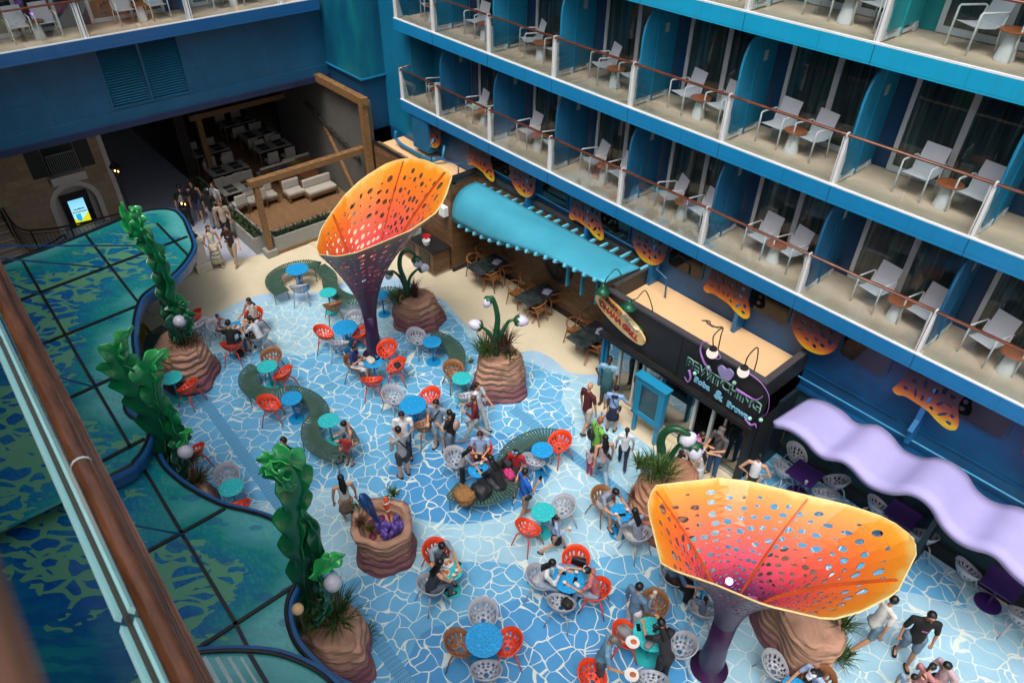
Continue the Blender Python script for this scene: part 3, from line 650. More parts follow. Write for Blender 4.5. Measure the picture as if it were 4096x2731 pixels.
# blue duct + pipework on the kiosk roof
t = thing('duct_unit', 'blue ventilation box with fat pipes on the tan kiosk roof', 'vent unit', (-19.5, 13, 3.06)); mb_ = facadeblue('duct blue', '0a5f86')
B(MB().b2((-19.9, 12.95, 3.25), (-19.0, 13.38, 4.6)), 'vent_box', mb_, bevel=.03)
B(MB().b2((-19.8, 12.94, 3.9), (-19.1, 12.948, 4.4)), 'access_panel', mb_)
B(MB().tube([(-20.6, 12.75, 3.6), (-20.7, 12.75, 3.35), (-20.4, 12.75, 3.2), (-19.0, 12.75, 3.2), (-18.6, 12.85, 3.2), (-18.4, 13.1, 3.3), (-18.4, 13.2, 3.7)], .06, 8).tube([(-19.2, 12.8, 3.5), (-18.8, 12.8, 3.5), (-18.7, 13, 3.9)], .03, 6), 'pipe', mb_, smooth=True)
# shop
t = thing('grill_shop', 'black fronted shop box with glass doors and tan roof under the balconies', 'shop', (-7, 11.8, 0))
FX0, FX1, FY, SZ0, SZ1 = -9.55, -4.96, 11.62, 2.05, 3.27
m_fas = plain('fascia charcoal', '1a191b', .5, var=.35, scale=2.5)
B(MB().b2((FX0, FY, SZ0), (FX1, FY+.12, SZ1)).b2((FX0, FY+.121, 2.3), (FX0+.1, 13.39, 3.35)).b2((FX1-.1, FY+.121, SZ0), (FX1, 13.39, SZ1)), 'fascia', m_fas)
B(MB().b2((FX0-.03, FY-.03, SZ1+.001), (FX1+.03, FY+.14, SZ1+.06)).b2((FX0-.02, FY+.141, SZ1+.1), (FX0+.12, 13.39, SZ1+.16)).b2((FX1-.12, FY+.141, SZ1+.001), (FX1+.03, 13.39, SZ1+.06)), 'coping', plain('coping grey', '3c3a3e', .5))
B(MB().b2((FX0+.1, FY+.121, 2.75), (FX1-.1, 13.39, 2.9)), 'roof', m_tan)
B(MB().b2((FX0-.02, FY-.1, SZ0-.18), (FX1+.02, FY+.05, SZ0-.001)).b2((FX0-.04, FY-.14, SZ0-.06), (FX1+.04, FY-.101, SZ0-.02)), 'cornice', m_black)
B(MB().b2((FX0+2.38, FY-.006, SZ0), (FX0+2.42, FY-.001, SZ1)), 'panel_seam', plain('seam black', '050505', .6))
m_int = plain('shop interior', '0b0b0c', .7)
B(MB().b2((FX0, 13.2, 0), (FX1, 13.39, 2.7)).b2((FX0, 12.0, 0), (FX0+.08, 13.19, 2.7)).b2((FX1-.08, 12.0, 0), (FX1, 13.19, 2.7)), 'back_room', m_int)
B(MB().b2((FX0+.08, 11.95, .021), (FX1-.08, 13.2, .03)), 'shop_floor', plain('shop floor', '1a1a1a', .4))
m_alu = plain('aluminium frame', 'b9bcb8', .35, .3)
m_sg = glass('shop glass', 'b0c4c8', 1.1, opac=.2, ocol='24343a')
m_tl = facadeblue('shop teal post', '0a6a94')
xsd = [-9.45, -8.98, -8.45, -8.05, -7.45, -7.35, -6.95, -6.2]
def sx_(kx, ky): return GY(kx[0], kx[1], kx[2], 11.82).x
bars = [px_ for px_ in (-9.5, -9.02, -8.47, -8.22, -7.62, -6.55, -6.05, -5.03)]
for i, x in enumerate(bars): B(MB().b2((x-.038, 11.79, .02), (x+.038, 11.88, 1.98)), 'door_frame', m_alu if i else m_tl)
B(MB().b2((-9.5, 11.79, .02), (-8.5, 11.87, .07)).b2((-8.19, 11.79, .02), (-6.58, 11.87, .07)).b2((-6.02, 11.79, .02), (-5.06, 11.87, .07)), 'threshold', m_alu)
for a, b in ((-9.47, -9.05), (-8.99, -8.5), (-8.19, -7.65), (-7.5, -6.6), (-5.98, -5.06)):
    if a == -5.98: a = -5.68
    B(MB().b2((a, 11.835, .07), (b, 11.845, 1.97)), 'glass_pane', m_sg)
B(MB().b2((-5.72, 11.8, .02), (-5.68, 11.88, 1.98)), 'door_frame', m_alu)
B(MB().b2((-7.6, 11.78, .02), (-7.5, 11.9, 1.98)), 'post', m_tl); B(MB().b2((-9.62, 11.72, 0), (-9.54, 11.9, 2.0)), 'post', m_tl)
for x in (-8.42, -8.27): B(MB().tube([(x, 11.79, .9), (x, 11.75, .92), (x, 11.75, 1.2), (x, 11.79, 1.22)], .014, 6), 'door_handle', m_black)
B(MB().b2((FX1-.14, 11.7, 0), (FX1-.02, 11.95, 2.0)), 'post', m_black)
# signs
def plane_frame(O, xd, zd):  # matrix whose local XY is a vertical plane (x along xd, y along zd), normal facing -Y world
    xd = Vector(xd).normalized(); zd = Vector(zd).normalized(); n = xd.cross(zd); M_ = Matrix((xd, zd, n)).transposed().to_4x4(); M_.translation = O; return M_
sA, sB = GY('K', 105, 240, FY-.06), GY('K', 665, 790, FY-.06)
ctr = (sA+sB)/2; ax = (sB-sA); Ls = ax.length; axn = ax.normalized(); upn = Vector((0, -1, 0)).cross(axn)
upn = Vector((-axn.z, 0, axn.x)); 
if upn.z < 0: upn = -upn
t = thing('surfboard_sign', 'surfboard shaped sign reading OHANA GRILL on the black shop front', 'sign', ctr)
Ms = plane_frame(ctr, axn, upn)
def board(L, W, n=28, tip=.75): return [(-L/2*math.cos(2*PI*k/n)*-1, W/2*math.copysign(abs(math.sin(2*PI*k/n))**tip, math.sin(2*PI*k/n))) for k in range(n)]
B(MB().prism(board(Ls, .56), -.03, .03, Ms), 'board', wood('surfboard', 'c09a62', 'dcc08a', (1, 1, 1), rough=.4), bevel=.012)
B(MB().prism([(x, y*.5+.2) for x, y in board(Ls*.78, .34)], -.05, -.031, Ms), 'leaf_backing', plain('leaf green', '1c5a3a', .5))
text("\u2018OHANA GRiLL", .215, plain('sign red', '9c2420', .5), 'lettering', t, Ms @ Matrix.Translation((-.03, -.05, .034)), .012, .01)
Ms2 = Ms @ Matrix.Translation((-Ls*.2, .24, .05)) @ Matrix.Rotation(R(-3), 4, 'Z')
B(MB().prism([(-.33, -.08), (.33, -.09), (.34, .07), (-.32, .09)], -.02, .02, Ms2), 'name_plank', plain('plank orange', 'b5702c', .6))
text("Stitch\u2019s", .15, m_black, 'plank_lettering', t, Ms2 @ Matrix.Translation((0, 0, .022)), .006, .006)
fl = MB(); hr = random.Random(5)
for k in range(16):
    u_ = Ls*(.02+.3*hr.random()) if k > 4 else -Ls*(.36+.06*hr.random()); v_ = .24+.05*hr.random(); c_ = Ms @ Vector((u_, v_-.1*max(0, u_)/Ls*2, .05))
    fl.ball(c_, (.045, .02, .035), 8)
B(fl, 'flowers', plain('flower white', 'd8d8cc', .6))
# bewitching sign
sA, sB = GY('K', 1215, 1090, FY-.05), GY('K', 1940, 1480, FY-.05)
ctr = (sA+sB)/2; axn = (sB-sA).normalized(); upn = Vector((-axn.z, 0, axn.x))
if upn.z < 0: upn = -upn
t = thing('boba_sign', 'curly glowing letter sign reading BEWITCHING Boba & Brews on the black shop front', 'sign', ctr)
Ms = plane_frame(ctr, Vector((1, 0, -.03)), Vector((0, 0, 1)))
m_mint = plain('letter mint', '8fc7b8', .4); m_lil = plain('tentacle lilac', '9a6cb8', .4); m_dk = plain('letter dark', '1c2028', .4)
text('BEWITCHING', .35, m_mint, 'lettering_rim', t, Ms @ Matrix.Translation((0, .02, .0)), .004, .022, spacing=.92)
text('BEWITCHING', .35, m_dk, 'lettering', t, Ms @ Matrix.Translation((0, .02, .02)), .012, .0, spacing=.92)
m_bb = plain('letter blue', '6fb0cc', .4)
text('Boba', .22, m_bb, 'lettering', t, Ms @ Matrix.Translation((-.5, -.3, .01)), .01, .008)
text('&', .34, m_bb, 'lettering', t, Ms @ Matrix.Translation((-.02, -.33, .01)), .01, .012)
text('Brews', .22, m_bb, 'lettering', t, Ms @ Matrix.Translation((.5, -.38, .01)), .01, .008)
def tent(pts, r_=.035):
    P_ = catmull([Ms @ Vector((*p, .02)) for p in pts], 6); n = len(P_); B(MB().tube(P_, [r_*(1-.75*i/(n-1)) for i in range(n)], 7), 'tentacle', m_lil, smooth=True)
tent([(-.35, .2), (-.55, .3), (-.72, .55), (-.7, .8), (-.55, .9)]); tent([(.35, .15), (.6, .16), (.85, .2), (.98, .4)]); tent([(-.9, -.15), (-.82, -.32), (-.86, -.5), (-.98, -.42)]); tent([(.75, -.45), (.9, -.52), (1.0, -.42), (1.05, -.5)]); tent([(-.45, .75), (-.32, .6), (-.2, .68), (-.28, .8)], .025)
tent([(.55, .75), (.85, .7), (1.1, .5), (1.18, .1), (1.08, -.15)], .013)
for q in [(-.42, .27), (-.72, -.12), (1.1, -.2), (.85, -.35), (.28, .3)]: B(MB().ball(Ms @ Vector((*q, .04)), .05, 12), 'bubble', m_mint, smooth=True)
B(MB().prism(catmull([(-.08, .22, 0), (-.2, .4, 0), (-.12, .52, 0), (.0, .5, 0), (.08, .56, 0), (.2, .5, 0), (.18, .34, 0), (.1, .22, 0)], 3, True), 0, .03, Ms), 'plain_plaque', plain('plaque lilac', '8f86b8', .5))
# gooseneck lamps
m_grn = plain('enamel green', '14503a', .3, .2); 
def goose(a, b, kind, label):
    top_ = (a+b)/2+Vector((0, 0, .42)); t = thing('gooseneck_lamp', label, 'lamp', a, 0, 'gooseneck lamps over the shop signs')
    mt = m_grn if kind == 'g' else m_black
    B_ = lambda mb, nm, mt_, **k: mb.build(nm, mt_, t, world=True, **k)
    B_(MB().tube(catmull([a, a+Vector((0, -.02, .4)), top_+Vector((0, .08, .2)), top_+Vector((0, -.22, .12)), b+Vector((0, 0, .12))], 6), .014, 6), 'arm', mt, smooth=True)
    if kind == 'g': B_(MB().lathe([(.03, .14), (.06, .1), (.07, .04), (.11, 0), (.19, -.08), (.19, -.09), (.1, -.02), (.02, 0)], 20, b), 'lamp_shade', mt, smooth=True)
    else:
        B_(MB().lathe([(.03, .13), (.08, .12), (.09, .07), (.05, .06)], 16, b), 'cap', mt); B_(MB().ball(b-Vector((0, 0, .03)), .13, 16), 'globe', emis('globe glow', 'f2ddd4', .75), smooth=True)
goose(Vector((-9.2, 11.75, 3.3)), GY('K', 180, 160, 11.35), 'g', 'green shaded gooseneck lamp left of the surfboard sign')
goose(Vector((-8.2, 11.75, 3.0)), GY('K', 483, 340, 11.3), 'g', 'green shaded gooseneck lamp above the middle of the surfboard sign')
goose(Vector((-6.3, 11.75, 3.3)), GY('K', 1452, 890, 11.35), 'b', 'black gooseneck lamp with round globe, left one over the boba sign')
goose(Vector((-5.35, 11.75, 3.3)), GY('K', 1812, 1110, 11.35), 'b', 'black gooseneck lamp with round globe, right one over the boba sign')
t = thing('cable_box', 'loose black cables lying on the tan shop roof', 'cable', (-7.3, 12.9, 2.9))
B(MB().tube(catmull([Vector((-7.5, 12.85, 2.92)), Vector((-7.35, 12.95, 2.94)), Vector((-7.2, 12.85, 2.92)), Vector((-7.0, 13.0, 2.94))], 5), .014, 6).tube(catmull([Vector((-7.45, 12.95, 2.92)), Vector((-7.3, 12.85, 2.94)), Vector((-7.05, 12.92, 2.92))], 5), .014, 6), 'cable', m_black)
# menu case
t = thing('menu_case', 'tall blue framed menu case on two legs in front of the shop doors', 'menu board', (-7.45, 11.19, 0)); mt_ = facadeblue('menu blue', '0f7ea6', .05)
B(MB().b2((-7.86, 11.14, 0), (-7.77, 11.24, .61)), 'leg', mt_); B(MB().b2((-7.15, 11.14, 0), (-7.06, 11.24, .61)), 'leg', mt_)
B(MB().b2((-7.9, 11.1, .62), (-7.0, 11.28, .8)).b2((-7.9, 11.1, 1.68), (-7.0, 11.28, 1.84)).b2((-7.9, 11.1, .801), (-7.72, 11.28, 1.679)).b2((-7.18, 11.1, .801), (-7.0, 11.28, 1.679)), 'frame', mt_, bevel=.01)
B(MB().b2((-7.95, 11.07, 1.841), (-6.95, 11.34, 1.9)), 'top_cap', mt_, bevel=.01)
B(MB().b2((-7.719, 11.13, .801), (-7.181, 11.27, 1.679)), 'screen', plain('menu screen', '23464e', .1))
# ================================================================== LILAC WAVY AWNING AND NICHE
t = thing('wavy_awning', 'lilac wavy awning over the dark purple tables at lower right', 'awning', (-1, 12, 2.9))
m_lila = plain('lilac paint', 'a09acc', .8, var=.03)
FYa, BYa = 11.25, 12.75
fr_ = [('M', 200, 205), ('M', 330, 235), ('M', 470, 330), ('M', 560, 430), ('M', 640, 480), ('M', 770, 500), ('M', 870, 570), ('M', 980, 690), ('M', 1080, 745), ('M', 1200, 775), ('M', 1330, 775), ('M', 1450, 820), ('M', 1560, 920), ('M', 1640, 1060), ('M', 1760, 1180), ('M', 1880, 1240), ('M', 2000, 1270), ('M', 2110, 1330), ('M', 2210, 1440), ('M', 2322, 1540)]
F_ = [GY(*p, FYa) for p in fr_]; F_ += [F_[-1]+Vector((.6, 0, -.05)), F_[-1]+Vector((1.6, 0, .2)), F_[-1]+Vector((3, 0, 0))]
F_ = catmull(F_, 3)
vs = []; fs = []
for p in F_:
    for j in range(7): s_ = j/6; vs.append(Vector((p.x, FYa+(BYa-FYa)*s_, p.z-.18*s_+.07*math.sin(p.x*2.2+s_*1.5)*s_)))
for i in range(len(F_)-1):
    for j in range(6): q = i*7+j; fs.append((q, q+7, q+8, q+1))
o = B(MB().add(vs, fs), 'awning_sheet', m_lila, smooth=True); mo = o.modifiers.new('s', 'SOLIDIFY'); mo.thickness = .15; mo.offset = 0
for x in (-2.35, .05, 2.4): B(MB().quadbar((x, 13.4, 3.6), (x, 12.95, 3.0), .1, .16), 'bracket', facadeblue('fin blue', '0b5c8c'))
t = thing('niche_wall', 'dark teal patterned wall behind the purple tables under the lilac awning', 'wall', (0, 13.4, 0))
def niche():
    s = NT('niche paint'); vo = s.n('ShaderNodeTexVoronoi'); vo.inputs['Scale'].default_value = 3.2; vo.inputs['Randomness'].default_value = .6; s.l(s.pos((1, 1, .6)), vo.inputs['Vector'])
    s.pbr(s.ramp(vo.outputs['Distance'], [(.3, hx('08131a')), (.36, hx('123238'))]), .6); return s.m
B(MB().b2((-4.9, 13.42, 0), (12, 13.75, 2.199)), 'wall_panel', niche())
B(MB().b2((-4.9, 13.3, 0), (12, 13.419, .35)), 'bench_base', plain('niche black', '0a0d10', .5))
for x in (-4.93, -1.15, 2.6): B(MB().b2((x-.05, 12.6, .02), (x+.05, 13.29, 2.19)), 'divider', plain('divider dark', '0a1a26', .5))
# ================================================================== TENSION: glass print canopies
def canopymat():
    s = NT('printed glass roof'); p = s.pos(); sx = s.n('ShaderNodeSeparateXYZ'); s.l(p, sx.inputs[0]); at = s.n('ShaderNodeAttribute'); at.attribute_name = 'edge'
    e = at.outputs['Fac']; big = s.noise(s.pos((1.0, .8, 1)), .5, 2, .5)
    w_ = s.math('ADD', e, s.math('MULTIPLY', s.math('SUBTRACT', big, .5), .7))
    mott = s.noise(s.pos((.8, 1.8, 1)), 9, 5, .8); c = s.ramp(w_, [(.0, hx('1c7c80')), (.16, hx('106484')), (.38, hx('0c4a8c')), (.68, hx('0c6490')), (.88, hx('16807e')), (1.0, hx('54a4a6'))])  # last ramp stop paled to paint in sky reflection near the edge
    md = s.math('MULTIPLY', s.ramp(mott, [(.48, (0, 0, 0)), (.62, (1, 1, 1))]), s.math('MULTIPLY_ADD', e, .8, -.1))
    c = s.mix(s.math('MINIMUM', s.math('MAXIMUM', md, 0.0), .6), c, hx('3a9488'))
    cl = s.ramp(s.noise(s.pos((.5, 1.5, 1), rot=-.85), 3.4, 3, .6), [(.48, (0, 0, 0)), (.56, (.6, .6, .6))]); c = s.mix(s.math('MULTIPLY', cl, s.math('SUBTRACT', .9, s.math('MULTIPLY', e, .8))), c, hx('0c3c80'))
    # reef belt: olive ground pierced by rounded navy cells (a warped Voronoi net)
    nz = s.n('ShaderNodeTexNoise'); nz.inputs['Scale'].default_value = 1.9; nz.inputs['Detail'].default_value = .5; s.l(s.pos(), nz.inputs['Vector'])
    vm = s.n('ShaderNodeVectorMath', operation='MULTIPLY_ADD'); s.l(nz.outputs['Color'], vm.inputs[0]); vm.inputs[1].default_value = (.7, .7, 0); s.l(s.pos((.62, 1.45, 1), rot=-.85), vm.inputs[2])
    vo = s.n('ShaderNodeTexVoronoi', feature='DISTANCE_TO_EDGE'); vo.inputs['Scale'].default_value = 2.5; s.l(vm.outputs[0], vo.inputs['Vector'])
    bn = s.noise(s.pos((.6, 1.4, 1), rot=-.85), 2.2, 2.5, .6)
    bw_ = s.math('ABSOLUTE', s.math('SUBTRACT', w_, .5)); lim = s.math('SUBTRACT', .6, s.math('MULTIPLY', bn, .7))
    net = s.math('LESS_THAN', vo.outputs['Distance'], s.math('MULTIPLY_ADD', s.noise(s.pos(), 2.6, 1, .5), .27, .0))
    cm = s.math('MULTIPLY', net, s.math('LESS_THAN', bw_, lim)); c = s.mix(cm, c, hx('569070'))
    v2 = s.n('ShaderNodeTexVoronoi'); v2.inputs['Scale'].default_value = 2.0; s.l(s.pos((.6, 1.3, 1), rot=-.85), v2.inputs['Vector'])
    sp = s.math('MULTIPLY', s.math('LESS_THAN', v2.outputs['Distance'], .24), s.math('GREATER_THAN', w_, .7)); c = s.mix(s.math('MULTIPLY', sp, .5), c, hx('245088'))
    s.pbr(c, .12, coat=.3, Specular_IOR_Level=.5); return s.m
m_can = canopymat(); m_mul = plain('mullion black', '14181c', .4); m_cf = facadeblue('canopy rim blue', '0a4f86')
def canopy(label, pts, z, mull, thick=.3, ymin=-6):
    """pts: edge outline, closed by the far (house) side"""
    c0 = Vector((sum(p.x for p in pts)/len(pts), sum(p.y for p in pts)/len(pts), z)); t = thing('glass_canopy', label, 'canopy', c0, 0, 'printed glass canopies at the left')
    E_ = catmull(pts, 6); poly = [(p.x, p.y) for p in E_]+[(E_[-1].x, ymin), (E_[0].x, ymin)]
    # grid of points for the edge attribute
    def inside(p, L):
        c = False; j = len(L)-1
        for i in range(len(L)):
            if (L[i][1] > p[1]) != (L[j][1] > p[1]) and p[0] < (L[j][0]-L[i][0])*(p[1]-L[i][1])/(L[j][1]-L[i][1])+L[i][0]: c = not c
            j = i
        return c
    xs = [p[0] for p in poly]; ys = [p[1] for p in poly]; inner = []
    x = min(xs)
    while x < max(xs):
        y = min(ys)
        while y < max(ys):
            if inside((x, y), poly): inner.append((x, y))
            y += .45
        x += .45
    o = holed(poly, [], inner, lambda u, v: (u, v, z), 'glass_panel', m_can, t, .05, False, None, True)
    me = o.data; a = me.attributes.new('edge', 'FLOAT', 'POINT')
    for i, v in enumerate(me.vertices):
        p = v.co+c0; d = min(((p.x-q[0])**2+(p.y-q[1])**2)**.5 for q in [(e.x, e.y) for e in E_]); a.data[i].value = max(0, 1-d/3.8)
    # rim
    vs = []; fs = []; n = len(E_)
    for i, p in enumerate(E_):
        T = (E_[min(n-1, i+1)]-E_[max(0, i-1)]).normalized(); N = Vector((T.y, -T.x, 0))
        if N.dot(Vector((p.x, p.y, 0))-Vector((c0.x, ymin, 0))) < 0: N = -N
        for a_, b_ in ((.0, .06), (.10, .06), (.12, 0), (.04, -thick), (0, -thick)): vs.append(Vector((p.x, p.y, z))+N*a_+Vector((0, 0, b_)))
    for i in range(n-1):
        for k in range(5): k2 = (k+1) % 5; fs.append((i*5+k, i*5+k2, (i+1)*5+k2, (i+1)*5+k))
    MB().add(vs, fs).build('rim', m_cf, t, world=True, smooth=False)
    MB().tube([Vector((p.x, p.y, z+.075)) for p in E_], .035, 6).build('edge_trim', m_mul, t, world=True)
    for a_, b_ in mull: MB().quadbar((a_[0], a_[1], z+.05), (b_[0], b_[1], z+.05), .062, .05).build('mullion', m_mul, t, world=True)
    return t
ZU, ZL = 2.4, 2.0
up = [G('J', -300, 1600, ZU), G('J', 0, 1460, ZU), G('J', 620, 1240, ZU), G('J', 1100, 1045, ZU), G('J', 1400, 925, ZU), G('J', 1600, 880, ZU), G('J', 1780, 890, ZU), G('J', 1880, 980, ZU), G('J', 1930, 1090, ZU), G('J', 1985, 1250, ZU), G('J', 1940, 1370, ZU), G('P', 620, 540, ZU), G('P', 500, 640, ZU), G('P', 260, 800, ZU), G('P', 170, 910, ZU), G('P', 115, 1100, ZU), G('P', 95, 1350, ZU), G('D', 890, 920, ZU), G('Q', -140, 700, ZU), G('Q', 110, 880, ZU), G('Q', 135, 1020, ZU), G('Q', 60, 1200, ZU), G('Q', -40, 1320, ZU), G('G', 860, 150, ZU), G('G', 640, 260, ZU)]
g = lambda k, x, y, z=ZU: tuple(G(k, x, y, z)[:2])
canopy('upper printed glass canopy of coral pattern beside the tall kelp sculptures', up, ZU,
       [(g('D', 150, 240), g('D', 870, 1480)), (g('D', 575, 80), g('D', 920, 525)), (g('D', 1040, 0), g('D', 1250, 215)), (g('D', 100, 520), g('D', 1240, 85)), (g('D', 200, 830), g('D', 905, 545)), (g('D', 390, 1185), g('D', 770, 1010)), (g('G', 610, 150), g('D', 960, 1420))])
lo = [G('G', 920, -60, ZL), G('G', 1020, 40, ZL), G('G', 1080, 150, ZL), G('G', 1200, 260, ZL), G('G', 1350, 350, ZL), G('G', 1480, 410, ZL), G('G', 1640, 450, ZL), G('G', 1760, 485, ZL), G('G', 1850, 540, ZL), G('G', 1930, 650, ZL), G('G', 1975, 780, ZL), G('G', 1965, 900, ZL), G('G', 1905, 1030, ZL), G('G', 1900, 1160, ZL), G('G', 1950, 1310, ZL), G('G', 2060, 1440, ZL), G('G', 2200, 1560, ZL), G('G', 2500, 1700, ZL)]
g = lambda k, x, y, z=ZL: tuple(G(k, x, y, z)[:2])
canopy('lower printed glass canopy with wavy edge beside the drain channel', lo, ZL,
       [(g('G', 940, 140), g('G', 1560, 1180)), (g('G', 1560, 1180), g('G', 1750, 1560)), (g('G', 910, 750), g('G', 1490, 425)), (g('G', 1250, 1390), g('G', 1960, 925))])
ZT = 2.4; m_frit = plain('frit white', '9fb4b4', .3)
th = [G('G', 1100, 1420, ZT), G('G', 1240, 1390, ZT), G('G', 1450, 1370, ZT), G('G', 1650, 1370, ZT), G('G', 1830, 1390, ZT), G('G', 2000, 1450, ZT), G('G', 2150, 1540, ZT), G('G', 2300, 1700, ZT)]
g = lambda k, x, y, z=ZT: tuple(G(k, x, y, z)[:2])
t3 = canopy('curved glass canopy with pale stripes at the bottom edge of the photo', th, ZT, [(g('G', 1650, 1380), g('G', 1780, 1600))])
for i, (xa, xb) in enumerate(((1345, 1480), (1430, 1570), (1510, 1660), (1590, 1740))):
    a, b = G('G', xa, 1395, ZT+.03), G('G', xb, 1640, ZT+.03); MB().quadbar(a, b, .07-.01*i, .006).build('frit_stripe', m_frit, t3, world=True)
t = thing('tie_rod', 'thin blue tie rods stretched above the printed glass canopies', 'tie rod', (-20, 1, 4)); 
for a, b in [((0, 1242, 'J', 5.0), (1700, 1238, 'J', ZU+.1)), ((0, 1370, 'J', 4.6), (1130, 1470, 'J', ZU+.1)), ((290, 975, 'D', 4.0), (630, 1070, 'D', ZU+.1)), ((795, 510, 'G', 4.0), (1205, 585, 'G', ZL+.1)), ((0, 365, 'D', 4.6), (275, 460, 'D', ZU+.1))]:
    MB().tube([G(a[2], a[0], a[1], a[3]), G(b[2], b[0], b[1], b[3])], .022, 6).build('rod', m_cf, t, world=True)
# ================================================================== OUR OWN SIDE: rails
t = thing('own_side_shade_block', 'unseen blue block added on the camera side to shade the courtyard', 'building', (-10, -6, 0))  # unseen mass added to shade the left side, height tuned for the light
MB().b2((-24, -14, 0), (12, -6.2, 16)).build('wall', m_wallA, t, world=True)
for z_ in (15.6,): MB().b2((-24, -6.19, z_-.3), (12, -2.2, z_)).build('shade_slab', m_wallA, t, world=True)  # unseen slab added overhead to hold back light

t = thing('lower_balustrade', 'varnished wood handrail with glass balustrade of the balcony just below the camera', 'balustrade', (-3, 0, 10.9))
def railpt(alpha, beta, z, x): return Vector((x, alpha*(CH-z)+beta*x, z))
def strip(name, aL, bL, aR, bR, z, mat, hh=.03, x0=-9, x1=2, sm=False):
    vs = []; P_ = []
    mid = lambda x: (railpt(aL, bL, z, x)+railpt(aR, bR, z, x))/2
    wd = abs(aL-aR)*(CH-z)+abs(bL-bR)*1.0*abs(-3)
    path = [mid(x0+(x1-x0)*i/10) for i in range(11)]; return path
z = 10.9; h_ = CH-z
pth = [Vector((x, (-.0337*h_ - .024*x), z)) for x in [-9+1.0*i for i in range(12)]]
wl = .045
MB().tube(pth, [(wl, .04)]*12, 12, side=(0, 1, 0)).build('handrail', wood('varnished rail near', '38200f', '6e4630', (.4, 2.5, 2.5), rough=.2), t, smooth=True, world=True)
for dx, dz in ((.048, -.03), (.062, -.05), (.074, -.066)): MB().tube([p+Vector((0, dx, dz)) for p in pth], .009, 5).build('moulding', wood('varnished rail near', '38200f', '6e4630'), t, world=True)
for x in (-3.05, -.2): 
    q = Vector((x, -.0337*h_-.024*x, z)); MB().tube([q, q+Vector((.008, 0, 0))], (.0462), 12, side=(0, 1, 0)).build('joint_ring', m_frame, t, world=True)
m_aq = plain('glass edge painted glow', 'b8f2f6', .15, var=.02)  # aqua raised near white to paint in light caught by the edges
zg = 10.78; hg = CH-zg
for al in (-.070, -.050):
    pg = [Vector((x, al*hg-.0175*x, zg)) for x in (-9, -5, -2.22)]; MB().tube(pg, (.016, .03), 4, side=(0, 1, 0)).build('pane_edge', m_aq, t, world=True)
    pg = [Vector((x, al*hg-.0175*x, zg)) for x in (-2.16, -1, 2)]; MB().tube(pg, (.016, .03), 4, side=(0, 1, 0)).build('pane_edge', m_aq, t, world=True)
pg = [Vector((x, -.060*hg-.0175*x, zg-.004)) for x in (-9, 2)]; MB().tube(pg, (.012, .01), 4, side=(0, 1, 0)).build('gasket', plain('gasket brown', '3a342e', .5), t, world=True)
a, b = Vector((-9, -.060*hg+.0175*9, zg)), Vector((2, -.060*hg-.035, zg))
MB().add([a, b, b-Vector((0, 0, .85)), a-Vector((0, 0, .85))], [(0, 1, 2, 3)]).build('glass_pane', glass('near glass', 'b9d6da', .1, opac=.17, ocol='8fc4cc'), t, world=True)  # pale diffuse share paints a haze onto the pane
t = thing('own_handrail', 'blurred brown handrail right next to the camera at lower left', 'handrail', (0, -.1, 13.2))
MB().tube([(-6, -.112, 13.2), (-3, -.112, 13.2), (1, -.112, 13.2)], [(.062, .03)]*3, 14, side=(0, 1, 0)).build('handrail', wood('own rail', '4a3024', '7c5c48', (.5, 3, 3), rough=.25), t, smooth=True, world=True)
# ================================================================== FAR END: restaurant opening, stone house, stairs
m_fw = wood('frame timber', '5e4228', '8f6b42', (1, 1, 4), rough=.6)
m_plt = plain('planter concrete', '8a8a84', .75, var=.08, bs=.1)
t = thing('opening_shell', 'dark ceiling and back walls inside the wide restaurant opening', 'interior', (-34, 4, 0))
B = lambda mb, nm, mt, **k: mb.build(nm, mt, t, world=True, **k)
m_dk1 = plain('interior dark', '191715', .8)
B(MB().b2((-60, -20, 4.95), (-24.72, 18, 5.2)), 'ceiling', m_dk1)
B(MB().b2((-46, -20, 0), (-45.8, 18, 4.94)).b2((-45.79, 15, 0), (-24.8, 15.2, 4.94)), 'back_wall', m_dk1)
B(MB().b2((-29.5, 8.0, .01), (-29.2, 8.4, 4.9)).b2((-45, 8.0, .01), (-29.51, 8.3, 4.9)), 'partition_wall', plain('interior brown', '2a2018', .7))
t = thing('restaurant_deck', 'slatted wooden restaurant floor behind the planters', 'deck floor', (-28, 10.5, 0))
B(MB().b2((-45, 8.35, .02), (-21.9, 12.9, .16)), 'deck_boards', wood('deck boards', '6a4e34', '8f6c4a', (1, 1, 1), .12, .6, 1))
# timber frames
t = thing('timber_frame', 'large timber frame standing at the corner of the restaurant terrace', 'frame', (-21.75, 7.9, 0))
B(MB().b2((-21.84, 7.82, .25), (-21.66, 8.0, 2.66)), 'post', m_fw); B(MB().b2((-21.9, 7.7, 2.661), (-21.64, 12.05, 2.86)), 'beam', m_fw)
B(MB().b2((-21.42, 11.86, 0), (-21.2, 12.08, 4.52)), 'post', m_fw); B(MB().b2((-24.6, 11.86, 4.521), (-21.14, 12.1, 4.78)), 'beam', m_fw)
B(MB().b2((-21.98, 7.7, 0), (-21.56, 8.1, .25)), 'footing', m_plt)
t = thing('inner_frame', 'second timber frame deeper inside the restaurant', 'frame', (-28.1, 8.6, 0))
B(MB().b2((-28.2, 8.5, .2), (-28.0, 8.7, 2.8)), 'post', m_fw); B(MB().b2((-28.22, 8.3, 2.801), (-28.0, 13.5, 3.0)), 'beam', m_fw); B(MB().b2((-28.2, 12.9, .2), (-28.0, 13.1, 4.9)), 'post', m_fw)
t = thing('concrete_side_wall', 'grey concrete wall with diagonal timber brace at the right end of the terrace', 'wall', (-24, 12.4, 0))
